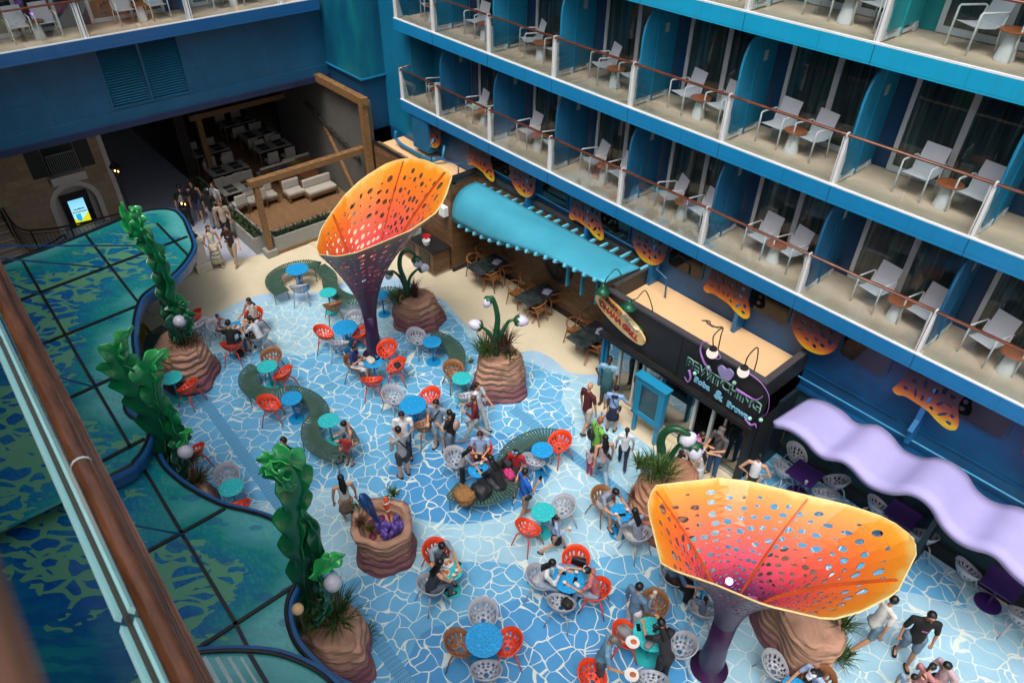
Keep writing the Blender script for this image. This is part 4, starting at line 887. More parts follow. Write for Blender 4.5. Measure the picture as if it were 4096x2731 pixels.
B(MB().b2((-29, 12.2, .17), (-21.5, 12.39, 4.5)), 'wall_panel', plain('concrete wall', '55534e', .8, var=.12)); B(MB().quadbar((-24.6, 12.1, 2.7), (-22.6, 12.1, .2), .12, .1), 'brace', m_fw)
hg_ = MB(); hr = random.Random(9)
for k in range(26): f = k/25; hg_.ball((-25.9+3.6*f, 12.08, 3.2-1.0*f+.05*hr.random()), (.12, .08, .09), 6)
B(hg_, 'hanging_garland', plain('garland', '1e1a14', .9))
def foliage(name, label, pts, n, hgt, cols, group, spread=.12, wid=.02, parent=None):
    """loose leafy clumps along a line"""
    hr = random.Random(len(label or name)*7+n); mb = MB()
    for k in range(n):
        f = hr.random()*(len(pts)-1); i = int(f); p = Vector(pts[i]).lerp(Vector(pts[min(i+1, len(pts)-1)]), f-i)
        p = p+Vector((hr.gauss(0, spread), hr.gauss(0, spread), 0)); h_ = hgt*hr.uniform(.4, 1)
        d = Vector((hr.gauss(0, .5), hr.gauss(0, .5), 1)).normalized()*h_; s_ = d.cross(Vector((hr.random(), hr.random(), .1))).normalized()*wid*hr.uniform(.6, 1.6)
        q = p+d*.55; e_ = p+d+Vector((d.x, d.y, -abs(d.x+d.y)*.3))*.4
        mb.add([p-s_*.4, p+s_*.4, q+s_, q-s_, e_], [(0, 1, 2, 3), (3, 2, 4)])
    o = mb.build(name, cols, parent, world=bool(parent))
    if label: tag(o, label, 'plant', group)
    return o
def leafmat(name, a, b, c3):
    if name in MATS: return MATS[name]
    s = NT(name); f = s.noise(s.pos(), 9, 2, .6); s.pbr(s.ramp(f, [(.3, hx(a)), (.5, hx(b)), (.72, hx(c3))]), .6); MATS[name] = s.m; return s.m
m_herb = leafmat('herb green', '1c2a18', '33452a', '4f6040'); m_gr1 = leafmat('grass green', '1b3216', '33521e', '5c6e34'); m_gr2 = leafmat('grass olive', '3a3218', '5a4a26', '7a6a3c'); m_gr3 = leafmat('grass red', '2c1a14', '4a2a20', '5a4426')
def planter(label, a, b, h_, wd):
    a, b = Vector((*a, 0)), Vector((*b, 0)); t = thing('planter_box', label, 'planter', a, 0, 'concrete planter boxes round the terrace')
    d = (b-a).normalized(); n = Vector((-d.y, d.x, 0))*wd
    for s_, (p, q) in enumerate(((a, b), (a+n, b+n))): MB().quadbar(p+Vector((0, 0, h_/2+.02)), q+Vector((0, 0, h_/2+.02)), .06, h_).build('planter_side', m_plt, t, world=True)
    for p in (a, b): MB().quadbar(p+n*.06+Vector((0, 0, h_/2+.02)), p+n*.94+Vector((0, 0, h_/2+.02)), .06, h_-.004).build('planter_end', m_plt, t, world=True)
    MB().add([a+Vector((0, 0, h_-.05)), b+Vector((0, 0, h_-.05)), b+n+Vector((0, 0, h_-.05)), a+n+Vector((0, 0, h_-.05))], [(0, 1, 2, 3)]).build('soil', plain('soil', '231b14', .9), t, world=True)
    MB().quadbar(a-n*.08+Vector((0, 0, .06)), b-n*.08+Vector((0, 0, .06)), .05, .12).build('kickboard', m_fw, t, world=True)
    foliage('herbs', None, [a+n*.5+Vector((0, 0, h_-.05)), b+n*.5+Vector((0, 0, h_-.05))], 520, .3, m_herb, None, .06, .02, t)
planter('long concrete planter with leafy herbs between the frame post and the timber kiosk', (-21.62, 11.75), (-21.68, 8.12), .62, -.45)
planter('concrete planter with grasses along the corridor side of the terrace', (-22.1, 8.0), (-24.6, 8.0), .62, .45)
planter('farther concrete planter with grasses beside the corridor', (-24.9, 8.0), (-28.0, 8.0), .62, .45)
# terrace furniture
m_cush = plain('cushion grey', 'a29c92', .9, var=.05, bs=.15); m_ben = wood('bench timber', '4a3320', '7a5a3a', (2, 2, 2))
def sofa(x, y, rz, wd, label):
    t = thing('terrace_bench', label, 'bench', (x, y, .16), rz, 'cushioned wooden benches on the terrace')
    MB().box((0, 0, .22), (wd, .62, .1)).box((0, -.32, .45), (wd, .06, .5)).build('frame', m_ben, t, bevel=.01)
    for i in (-1, 1):
        for j in (-1, 1): MB().box((i*(wd/2-.05), j*.27, .085), (.08, .08, .165)).build('leg', m_ben, t)
    MB().box((0, .02, .34), (wd-.06, .58, .14)).build('seat_cushion', m_cush, t, bevel=.04); MB().box((0, -.2, .58), (wd-.06, .14, .34)).build('back_cushion', m_cush, t, bevel=.05)
def gp(k, x, y, z=.16): q = G(k, x, y, z); return q.x, q.y
sofa(*gp('A', 2120, 1290), R(90)+PI, 1.25, 'long cushioned bench facing the round tables on the terrace'); sofa(*gp('A', 1950, 1310), R(90)+PI, .75, 'short cushioned armchair next to the long terrace bench')
sofa(*gp('A', 1840, 1180), R(90), 1.6, 'cushioned bench with dark cushions beneath the timber beam'); sofa(*gp('A', 1730, 1350), R(90)+PI, 1.25, 'cushioned bench nearest the frame post')
sofa(*gp('A', 1960, 1130), R(90), 1.3, 'cushioned bench with an olive cushion beneath the timber beam')
for i, (k, x, y) in enumerate([('A', 1900, 1180), ('A', 2040, 1150)]):
    q = gp(k, x, y, .55); t = thing('terrace_table', ['round dark wood table left of its twin on the terrace', 'round dark wood table right of its twin on the terrace'][i], 'table', (*q, .16), 0, 'round tables on the terrace')
    MB().lathe([(.38, .4), (.4, .41), (.4, .44), (.38, .45)], 24).build('table_top', wood('round top', '4a2818', '7a4a2c', (2, 2, 2)), t); MB().lathe([(.15, 0), (.05, .05), (.05, .4)], 12).build('pedestal', m_black, t)
for i, (x, y, c_) in enumerate([(1870, 1120, '1c2a3c'), (1830, 1140, '223448'), (1950, 1090, '5a5a28')]):
    q = G('A', x, y, .75); o = MB().box((q.x, q.y, q.z), (.14, .4, .34)).build('throw_cushion', plain('cushion '+c_, c_, .9), bevel=.05); tag(o, ['navy scatter cushion on the terrace bench, right of the pair', 'navy scatter cushion on the terrace bench, left of the pair', 'olive scatter cushion on the terrace bench'][i], 'cushion')
m_din = plain('dining top', '8c8a84', .5); m_mat_ = plain('place mat', '2a2826', .8)
dd = [('A', 1500, 1110, 'left of the terrace beside the inner frame'), ('A', 1580, 1230, 'nearest the corridor planter'), ('A', 1790, 960, 'in the middle of the dark dining room'), ('A', 1700, 880, 'in the dim row behind the inner frame'), ('A', 1380, 990, 'at the dim far left of the dining room'), ('A', 1560, 800, 'at the very back of the dining room')]
for i, (k, x, y, w_) in enumerate(dd):
    q = gp(k, x, y, .9); t = thing('dining_table', f'pale dining table with dark place mats {w_}', 'table', (*q, .16), 0, 'dining tables inside the restaurant')
    MB().box((0, 0, .73), (.8, 1.5, .04)).build('table_top', m_din, t)
    for a_ in (-1, 1):
        for b_ in (-1, 1): MB().box((a_*.35, b_*.7, .355), (.06, .06, .71)).build('leg', m_ben, t)
    for a_ in (-1, 1):
        for b_ in (-1, 1): MB().box((a_*.18, b_*.35, .757), (.28, .38, .01)).build('place_mat', m_mat_, t)
    for j, (dx, dy, rz) in enumerate(((-.7, -.38, 0), (-.7, .38, 0), (.7, -.38, PI), (.7, .38, PI))):
        c = thing('dining_chair', f'upholstered chair, {ORD[j]} at the pale table {w_}', 'chair', (q[0]+dx, q[1]+dy, .16), rz, 'upholstered chairs inside the restaurant')
        MB().box((0, 0, .43), (.48, .48, .1)).build('seat', m_cush, c, bevel=.03); MB().box((-.23, 0, .66), (.07, .46, .4)).build('backrest', m_cush, c, bevel=.03)
        for a_ in (-1, 1):
            for b_ in (-1, 1): MB().box((a_*.2, b_*.2, .19), (.04, .04, .38)).build('leg', m_ben, c)
# stone house with arch and screen
XS = -27.9
m_stone = NT('stone blocks')
if True:
    s = m_stone; br = s.n('ShaderNodeTexBrick'); br.inputs['Scale'].default_value = 1; br.inputs['Mortar Size'].default_value = .006; br.inputs['Brick Width'].default_value = .5; br.inputs['Row Height'].default_value = .26
    br.inputs['Color1'].default_value = (*hx('b8a080'), 1); br.inputs['Color2'].default_value = (*hx('a08a6c'), 1); br.inputs['Mortar'].default_value = (*hx('8a7860'), 1)
    sxx = s.n('ShaderNodeSeparateXYZ'); s.l(s.pos(), sxx.inputs[0]); cb = s.n('ShaderNodeCombineXYZ'); s.l(sxx.outputs[1], cb.inputs[0]); s.l(sxx.outputs[2], cb.inputs[1]); s.l(cb.outputs[0], br.inputs[0])
    s.pbr(s.mix(s.math('MULTIPLY', s.noise(s.pos(), 8, 4), .4), br.outputs[0], hx('5a4c3c')), .8, bump=s.noise(s.pos(), 20, 4), bs=.3)
m_stone = m_stone.m; m_lime = plain('pale limestone', 'cac2b4', .75, var=.06, bs=.1)
t = thing('stone_house', 'beige stone house front with arched niche, lit screen and shuttered window', 'building', (XS, 3.5, 0))
B = lambda mb, nm, mt, **k: mb.build(nm, mt, t, world=True, **k)
gS = lambda k, x, y: GX(k, x, y, XS)
q0, q1, q2, q3 = gS('J', 515, 870), gS('J', 1050, 740), gS('J', 780, 560), gS('J', 1140, 1040)
ac_y = (q0.y+q1.y)/2; ar = (q1.y-q0.y)/2*.98; az_ = (q0.z+q1.z)/2
def arch(r_, zb, n=14): return [(ac_y-r_, zb)]+[(ac_y-r_*math.cos(PI*k/n), az_+r_*math.sin(PI*k/n)) for k in range(n+1)]+[(ac_y+r_, zb)]
MY = Matrix(((0, 0, 1, XS), (1, 0, 0, 0), (0, 1, 0, 0), (0, 0, 0, 1)))
holed([(1.35, -.2), (5.05, -.2), (5.05, 4.8), (1.35, 4.8)], [arch(ar*.8, -.1)], [], lambda u, v: (XS-.1, u, v), 'stone_wall', m_stone, t, .2, False, None, True)
B(MB().b2((-33, 4.85, 0), (XS-.2, 5.05, 4.8)), 'side_wall', m_stone)
B(MB().b2((XS-.6, ac_y-ar, 0), (XS-.5, ac_y+ar, az_+ar)), 'niche_back', m_lime)
av = arch(ar, .0); ai = arch(ar*.8, .0); n = len(av)
B(MB().add([(XS+.05, *p) for p in av]+[(XS+.05, *p) for p in ai]+[(XS-.45, *p) for p in ai]+[(XS, *p) for p in av], [(i, i+n, i+n+1, i+1) for i in range(n-1)]+[(i+n, i+2*n, i+2*n+1, i+n+1) for i in range(n-1)]+[(i+3*n, i, i+1, i+3*n+1) for i in range(n-1)]), 'arch_moulding', m_lime)
B(MB().b2((XS-.02, 4.93, 0), (XS+.04, 5.09, 4.8)), 'corner_trim', m_lime)
wl_, wr_ = gS('J', 505, 560), gS('J', 862, 480)
B(MB().b2((XS, wl_.y, wl_.z-.17), (XS+.35, wr_.y, wl_.z+.12)), 'balcony_sill', m_lime)
wy0, wy1 = wl_.y+.12, wr_.y-.1; wz = wl_.z+.13
f = B(MB().b2((XS, wy0-.05, wz), (XS+.03, wy1+.05, 4.7)), 'window', plain('window dark', '07080a', .3))
for k in range(15): 
    y = wy0+(wy1-wy0)*k/14; g = MB().tube([(XS+.3, y, wz), (XS+.3, y, wz+.75)], .012, 5).build('baluster', plain('baluster grey', '7d827c', .5), f); g.data.transform(Matrix.Translation(-t.location))
g = MB().tube([(XS+.3, wy0, wz+.76), (XS+.3, wy1, wz+.76)], .02, 5).build('window_rail', MATS['baluster grey'], f); g.data.transform(Matrix.Translation(-t.location))
for a_, b_ in ((wy0-.55, wy0-.08), (wy1+.08, wy1+.55)): B(MB().b2((XS, a_, wz+.0), (XS+.05, b_, wz+1.5)), 'shutter', plain('shutter green', '20281f', .6))
t = thing('advert_screen', 'lit portrait screen reading TAVERNA Portorosso in the stone arch', 'screen', (XS-.3, ac_y, 0))
c1, c2, c3, c4 = [GX('J', *p, XS-.25) for p in ((690, 790), (852, 743), (945, 985), (792, 1025))]
ya, yb, za, zb = (c1.y+c4.y)/2, (c2.y+c3.y)/2, (c3.z+c4.z)/2, (c1.z+c2.z)/2
MB().b2((XS-.4, ya-.2, za-.2), (XS-.26, yb+.2, zb+.22)).build('bezel', plain('bezel black', '050506', .3), t, world=True)
def screenmat():
    s = NT('advert picture'); sx = s.n('ShaderNodeSeparateXYZ'); s.l(s.pos(), sx.inputs[0]); z = s.math('DIVIDE', s.math('SUBTRACT', sx.outputs[2], za), zb-za); y = s.math('DIVIDE', s.math('SUBTRACT', sx.outputs[1], ya), yb-ya)
    hill = s.math('LESS_THAN', z, s.math('ADD', s.math('MULTIPLY', s.math('ABSOLUTE', s.math('SUBTRACT', y, .35)), .5), .1)); c = s.ramp(z, [(.28, hx('9fd4e4')), (1, hx('6fb8d4'))]); c = s.mix(hill, c, hx('c8c020'))
    wv = s.math('MULTIPLY', s.math('LESS_THAN', z, .42), s.math('LESS_THAN', s.math('ABSOLUTE', s.math('SUBTRACT', y, .33)), .16)); c = s.mix(s.math('MULTIPLY', wv, s.math('SUBTRACT', 1, hill)), c, hx('1c98c0'))
    e = s.n('ShaderNodeEmission'); s.l(c, e.inputs[0]); e.inputs[1].default_value = .9; s.l(e.outputs[0], s.out.inputs[0]); return s.m
MB().b2((XS-.259, ya, za), (XS-.25, yb, zb)).build('picture', screenmat(), t, world=True)
MT = Matrix(((0, 0, 1, XS-.246), (1, 0, 0, (ya+yb)/2), (0, 1, 0, za+(zb-za)*.6), (0, 0, 0, 1)))
m_navy = plain('lettering navy', '1c3a58', .5)
text('TAVERNA', (yb-ya)*.16, m_navy, 'lettering', t, MT, .002, .003); text('Portorosso', (yb-ya)*.19, m_navy, 'lettering', t, MT @ Matrix.Translation((0, -.1, 0)), .002, .002)
# stairs
t = thing('stone_stairs', 'stone stairs rising at the far left beside the stone house', 'stairs', (-27, -.5, 0))
for k in range(12):
    MB().b2((-27.0-.32*(k+1), -3.2, 0), (-27.0-.32*k-.001, 1.3, .17*(k+1))).build('step', m_stone, t, world=True); MB().b2((-27.0-.32*(k+1), -3.2, .17*(k+1)+.001), (-26.96-.32*k, 1.3, .17*(k+1)+.045)).build('tread', m_lime, t, world=True)
m_iron = plain('wrought iron', '0f0e0e', .5)
def ironfence(pts, label, h_=1.0, z0=0):
    P_ = catmull(pts, 8); t = thing('iron_railing', label, 'railing', P_[0], 0, 'wrought iron railings by the stairs')
    MB().tube([p+Vector((0, 0, h_)) for p in P_], .03, 6).tube([p+Vector((0, 0, h_-.14)) for p in P_], .012, 5).tube([p+Vector((0, 0, .1)) for p in P_], .012, 5).build('top_rail', m_iron, t, world=True)
    L = 0; bars_ = MB(); prev = P_[0]; acc = 0
    for p in P_[1:]:
        seg = (p-prev).length; d = 0
        while acc+seg-d >= .13 and seg > 0:
            d += .13-acc; acc = 0; q = prev.lerp(p, min(1, d/seg)); bars_.tube([q+Vector((0, 0, .1)), q+Vector((0, 0, h_-.14))], .009, 4)
        acc += seg-d; prev = p
    bars_.build('infill_bars', m_iron, t, world=True)
    for i in range(0, len(P_), max(1, len(P_)//4)): MB().box(P_[i]+Vector((0, 0, h_/2)), (.05, .05, h_)).build('post', m_iron, t, world=True)
ironfence([Vector((-25.2, -3.5, 0)), Vector((-25.2, -1, 0)), Vector((-25.3, 1.5, 0)), Vector((-25.8, 2.6, 0))], 'long black iron railing along the back edge of the glass canopy')
ironfence([Vector((-30.5, 1.4, 1.9)), Vector((-28.5, 1.4, .9)), Vector((-27.2, 1.5, .1)), Vector((-26.6, 2.2, 0)), Vector((-26.3, 3.2, 0)), Vector((-26.1, 4.6, 0))], 'curling black iron handrail coming down the stairs in front of the screen')
# lamp pillars
def lamp_post(base, ht, label):
    t = thing('lantern_post', label, 'street lamp', base, 0, 'black gas lanterns by the corridor')
    MB().lathe([(.15, 0), (.15, .04), (.11, .08), (.07, .12), (.09, .16), (.05, .22), (.04, .3), (.06, .34), (.035, .4), (.03, ht-.55), (.05, ht-.5), (.03, ht-.45)], 14).build('post', m_iron, t, smooth=True)
    MB().lathe([(.17, ht-.12), (.2, ht-.14), (.1, ht-.02), (.04, ht+.04), (.02, ht+.1)], 6).build('lantern_roof', m_iron, t); MB().lathe([(.09, ht-.46), (.1, ht-.44), (.09, ht-.43)], 6).build('lantern_base', m_iron, t)
    for k in range(6): a = 2*PI*k/6; MB().quadbar((.09*math.cos(a), .09*math.sin(a), ht-.44), (.16*math.cos(a), .16*math.sin(a), ht-.13), .015, .015).build('lantern_bar', m_iron, t)
    MB().ball((-.03, -.03, ht-.28), (.02, .02, .04), 8).ball((.05, .05, ht-.3), (.018, .018, .035), 8).build('flame', emis('flame', 'ffb060', 8), t)
t = thing('stone_pillar', 'square limestone pillar carrying a black lantern beside the woman in white', 'pillar', (-22.44, 5.72, 0))
MB().b2((-.26, -.26, 0), (.26, .26, .3)).b2((-.2, -.2, .301), (.2, .2, 1.1)).b2((-.25, -.25, 1.101), (.25, .25, 1.25)).build('pillar_block', m_lime, t, bevel=.015)
lamp_post((-22.44, 5.72, 1.25), 1.5, 'black lantern on the limestone pillar beside the woman in white'); lamp_post(tuple(G('J', 1420, 1100))[:2]+(0,), 2.7, 'black lantern rising behind the tip of the green kelp at the corridor')
t = thing('curved_step', 'low curved limestone step running under the canopy edge', 'step', (-22, 4.5, 0))
cp = catmull([G('P', 870, 500), G('P', 800, 585), G('P', 740, 635), G('P', 660, 695), G('P', 585, 745), G('P', 480, 830), G('P', 330, 960)], 5)
MB().tube([p+Vector((-.14, -.14, .14)) for p in cp], (.2, .14), 4, side=(0, 0, 1)).build('step_block', m_lime, t, world=True)
# counter
t = thing('service_counter', 'wood fronted service counter with dark top below the timber wall', 'counter', (-17.9, 11.7, 0))
B = lambda mb, nm, mt, **k: mb.build(nm, mt, t, world=True, **k)
B(MB().b2((-19.6, 11.42, .1), (-16.9, 12.1, .92)), 'body', m_cladh); B(MB().b2((-19.65, 11.37, .921), (-16.85, 12.12, .97)), 'counter_top', m_black); B(MB().b2((-19.6, 11.45, 0), (-16.93, 12.08, .099)), 'plinth', m_lime)
for k in range(3): B(MB().b2((-19.4+.85*k, 11.405, .35), (-18.8+.85*k, 11.418, .8)), 'door_panel', m_black)
o = MB().b2((-18.75, 11.5, .975), (-18.2, 11.9, 1.0)).b2((-18.75, 11.5, 1.0), (-18.72, 11.9, 1.14)).b2((-18.23, 11.5, 1.0), (-18.2, 11.9, 1.14)).b2((-18.719, 11.5, 1.0), (-18.231, 11.53, 1.14)).b2((-18.719, 11.87, 1.0), (-18.231, 11.9, 1.14)).build('bus_tub', plain('tub grey', 'a8acae', .4)); tag(o, 'grey plastic tub of dishes on the dark service counter', 'tub')
o = MB().lathe([(.1, .975), (.14, 1.15), (.15, 1.15), (.11, .98)], 20, (-17.7, 11.75, 0)).build('red_bucket', plain('bucket red', 'b01c20', .4)); tag(o, 'red bucket on the dark service counter', 'bucket')
o = MB().lathe([(.1, .975), (.13, 1.13), (.14, 1.13), (.11, .98)], 20, (-17.5, 11.6, 0)).build('white_bucket', plain('bucket white', 'c8c8c8', .4)); tag(o, 'white bucket in front of the red one on the service counter', 'bucket')
o = MB().box((-17.05, 12.05, 2.25), (.3, .2, .34)).build('wall_speaker', m_white, bevel=.02); tag(o, 'white box speaker on the timber wall behind the far orange funnel', 'speaker')
# ================================================================== FUNNELS
def funnelmat(name, pts):
    s = NT(name); at = s.n('ShaderNodeAttribute'); at.attribute_name = 'fv'; f = s.math('ADD', at.outputs['Fac'], s.math('MULTIPLY', s.math('SUBTRACT', s.noise(s.pos(), 2.5, 4, .6), .5), .09)); s.pbr(s.ramp(f, [(p, hx(c)) for p, c in pts]), .45, coat=.1); return s.m
m_fin = funnelmat('funnel inside paint', [(.2, '2c1440'), (.36, '7a2450'), (.52, 'c8424e'), (.7, 'dd5c3c'), (.86, 'e07420'), (.965, 'e08c1c'), (1.0, 'd8b460')])
m_fout = funnelmat('funnel outside paint', [(.1, '2a1838'), (.35, '4a2440'), (.6, '5f3a4c'), (.85, '6d4a48'), (1.0, '9a7650')])
m_stem = plain('funnel stem purple', '32163e', .35, var=.25)
def funnel(label, base, rimpx, z0c, tilt, azd, rs, z1, seed, rib_at, power=1.45):
    a = R(azd); tt = R(tilt); n = Vector((math.sin(tt)*math.cos(a), math.sin(tt)*math.sin(a), math.cos(tt))); b = Vector(base)
    rim = [hit(p, n, b+Vector((0, 0, z0c))) for p in rimpx]
    # order by angle round the stem axis, resample
    ctr = sum(rim, Vector())/len(rim)
    ang = [math.atan2(p.y-ctr.y, p.x-ctr.x) for p in rim]; od = sorted(range(len(rim)), key=lambda i: ang[i]); rim = [rim[i] for i in od]; ang = [ang[i] for i in od]
    t = thing('funnel_sculpture', label, 'sculpture', b, 0, 'orange perforated funnel sculptures')
    def rimat(th):
        th = (th-ang[0]) % (2*PI)+ang[0]
        for i in range(len(rim)):
            a0 = ang[i]; a1 = ang[i+1] if i+1 < len(rim) else ang[0]+2*PI
            if a0 <= th <= a1+1e-9: return rim[i].lerp(rim[(i+1) % len(rim)], (th-a0)/(a1-a0))
        return rim[0]
    def surf(u, v):
        th = u*2*PI; rp = rimat(th); c = math.cos(th), math.sin(th); p0 = Vector((b.x+rs*c[0], b.y+rs*c[1], z1))
        vv = max(0.0, (v-.12)/.88); q = vv**power; zz = z1+(rp.z-z1)*(vv**.86)
        return (p0.x+(rp.x-p0.x)*q, p0.y+(rp.y-p0.y)*q, zz)
    hr = random.Random(seed); holes = []; rows = 34
    for c_ in range(rows):
        u = (c_+.5)/rows; v = .3+hr.uniform(0, .04)
        while v < .93:
            lu = .2+1.3*v**2.2; big = hr.random(); r_ = hr.choice([.025, .035, .05, .06, .07])*(.5+.6*v) if v > .45 else hr.choice([.02, .03, .04])
            du = (.5+.35*hr.random())*r_/(2*PI*max(.2, 1.9*max(0.0, (v-.12)/.88)**power)); dv = r_/3.6*hr.uniform(.8, 1.25)
            holes.append(ell(u+hr.uniform(-.1, .1)/rows, v, min(du*1.9, .4/rows), dv, 0, 9)); v += dv*2+hr.uniform(.022, .05)
    holes = [h for h in holes if all(.001 < q[0] < .999 and .13 < q[1] < .965 for q in h)]
    inner = [(i/66, .12+.88*j/22) for i in range(1, 66) for j in range(1, 22)]
    bd = [(i/66, .12) for i in range(66)]+[(1, .12+.88*j/22) for j in range(22)]+[(1-i/66, 1) for i in range(66)]+[(0, 1-.88*j/22) for j in range(22)]
    o = holed(bd, holes, inner, surf, 'funnel_shell', [m_fout, m_fin], t, .02, False, 'fv', True, 1)
    MB().lathe([(.36, 0), (.36, .04), (.2, .05), (rs*1.15, .3), (rs*.95, .9), (rs, z1+.02)], 28).build('stem', m_stem, t, smooth=True)
    cols = MATS.get('funnel rib') or plain('funnel rib', 'b0501e', .5)
    for u in rib_at:
        mb = MB(); pts = [Vector(surf(u, .14+.85*k/16)) for k in range(17)]; ax = Vector((b.x, b.y, 0))
        ins = [(Vector((ctr.x, ctr.y, p.z+.3))-p).normalized()*.07*min(1, k/6+.2) for k, p in enumerate(pts)]
        vs = [];
        for p, q in zip(pts, ins): sd_ = Vector((q.y, -q.x, 0)).normalized()*.012; vs += [p+sd_, p+sd_+q, p-sd_+q, p-sd_]
        fs = [(i*4+k, i*4+(k+1) % 4, (i+1)*4+(k+1) % 4, (i+1)*4+k) for i in range(16) for k in range(4)]
        mb.add(vs, fs)
        for k in range(6, 16, 2): mb.ball(pts[k]+ins[k]*.6, .022, 6)
        mb.build('rib', cols, t, world=True)
    e_ = [Vector(surf(i/48, 1.0)) for i in range(49)]; MB().tube(e_, .014, 5, caps=False).build('rim_edge', plain('rim cream', 'dcc48a', .5), t, world=True)
    return t, surf
R1 = [px('S', *p) for p in [(300,1020),(325,1090),(520,1112),(730,1070),(1300,835),(1560,650),(1650,500),(1728,250),(1550,150),(1420,100),(1290,85),(1140,105),(1020,150),(780,300),(600,470),(437,690),(350,830)]]
KD = 4096/2352
R2 = [(x*KD, y*KD) for x, y in [(1487,1165),(1500,1115),(1650,1097),(1720,1105),(1950,1160),(2040,1190),(2100,1235),(2105,1270),(2060,1360),(1980,1403),(1905,1423),(1760,1390),(1640,1340),(1520,1300)]]
funnel('tall orange perforated funnel sculpture on dark purple stem beside the far tables', (-14.74, 7.7, 0), R1, 4.6, 30, 240, .19, 1.5, 4, (.12, .34, .56, .82), 1.3)
t_, sf_ = funnel('large wide orange perforated funnel sculpture in the right foreground with violet light', (-2.6, 7.47, 0), R2, 4.0, 15, 150, .21, 1.7, 8, (.04, .29, .53, .79), 1.55)
sp = GV('I', 365, 895, (-2.45, 7.2)); MB().ball((sp.x, sp.y, sp.z), .06, 12).build('spotlight', emis('violet lamp', '9a78ff', 9), t_, world=True)
ld = bpy.data.lights.new('violet_glow', 'POINT'); ld.energy = 3; ld.color = (.35, .12, 1); ld.shadow_soft_size = .05; lo_ = bpy.data.objects.new('violet_glow', ld); COL.objects.link(lo_); lo_.location = sp+Vector((.0, .1, .18))
# ================================================================== ROCKS
def rockmat(name, tan, mauve, zmid):
    s = NT(name); p = s.pos(); sx = s.n('ShaderNodeSeparateXYZ'); s.l(p, sx.inputs[0]); nz = s.noise(s.pos((1, 1, 1)), 1.3, 3, .5)
    zz = s.math('ADD', s.math('MULTIPLY', sx.outputs[2], 30.0), s.math('MULTIPLY', nz, 11.0)); st = s.noise(s.pos((.8, .8, 7)), 2.2, 6, .7)
    wv = s.math('SINE', zz); lay = s.math('ADD', s.math('MULTIPLY', wv, .25), st)
    f = s.math('ADD', s.math('DIVIDE', sx.outputs[2], zmid), s.math('MULTIPLY', s.math('SUBTRACT', nz, .5), .6))
    c = s.ramp(f, [(.32, hx(mauve)), (.62, hx(tan))]); c = s.mix(s.ramp(lay, [(.3, (.6, .6, .6)), (.7, (0, 0, 0))]), c, tuple(v*.45 for v in hx(tan)))
    s.pbr(c, .72, bump=lay, bs=1.0, bd=.06); return s.m
m_rk = rockmat('strata rock', 'b88c74', '7c4654', 1.15); m_rk2 = rockmat('pink rock', 'c08a6c', '9c5a54', 1.3)
def rock(label, base, rx, ry, rot, h_, top=.7, seed=0, mat=None, lean=(0, 0), rim=False, hole=.6, tiltz=0):
    t = thing('rock_planter', label, 'rock planter', (*base[:2], 0), 0, 'sculpted rock planters'); mb = MB(); nu, nv = 96, 90; vs = []; fs = []
    for j in range(nv+1):
        f = j/nv
        if f < .8:
            g_ = f/.8; z = h_*g_; sc_ = 1-(1-top)*g_**1.3
            if g_ > .9: sc_ *= 1-(g_-.9)*.9
            if rim: sc_ = 1-.1*math.sin(min(1, g_*1.5)*PI*.5)+(0.14 if g_ > .74 else 0)*max(0, math.sin(min(1, (g_-.74)/.26)*PI*.62))**.6
        else: g_ = (f-.8)/.2; z = h_-(.28 if rim else .02)*h_*math.sin(min(1, g_*(3 if rim else 1))*PI/2); sc_ = ((1-(1-top))*(.82 if rim else .91))*(1-g_*.98)
        for i in range(nu):
            a = 2*PI*i/nu; d = Vector((math.cos(a), math.sin(a), 0)); nn = noise.noise(Vector((d.x*1.1+seed*3.1, d.y*1.1, f*.8)))*.3+noise.noise(Vector((d.x*2.6+seed, d.y*2.6, z*1.5)))*.12
            zz = z*17+noise.noise(Vector((d.x*.9, d.y*.9, seed)))*3.2+noise.noise(Vector((d.x*2.2, d.y*2.2, z+seed)))*.9; st_ = .085*(abs(math.sin(zz))**.45)-.045+.03*noise.noise(Vector((d.x*5, d.y*5, z*16+seed)))
            if f >= .8: st_ *= .3
            r_ = sc_*(1+nn*(.5 if rim else 1))+st_*(1 if f < .8 else 0)
            x, y = d.x*rx*r_, d.y*ry*r_; x, y = x*math.cos(rot)-y*math.sin(rot), x*math.sin(rot)+y*math.cos(rot)
            zt = z*(1+tiltz*d.x*.5)+(.05*noise.noise(Vector((d.x*2, d.y*2, seed+9))) if f > .5 else 0)
            vs.append((x+lean[0]*z, y+lean[1]*z, max(0, zt)))
    for j in range(nv):
        for i in range(nu): i2 = (i+1) % nu; fs.append((j*nu+i, j*nu+i2, (j+1)*nu+i2, (j+1)*nu+i))
    fs.append(tuple(nv*nu+i for i in range(nu))); mb.add(vs, fs).build('rock_body', mat or m_rk, t, smooth=True); return t
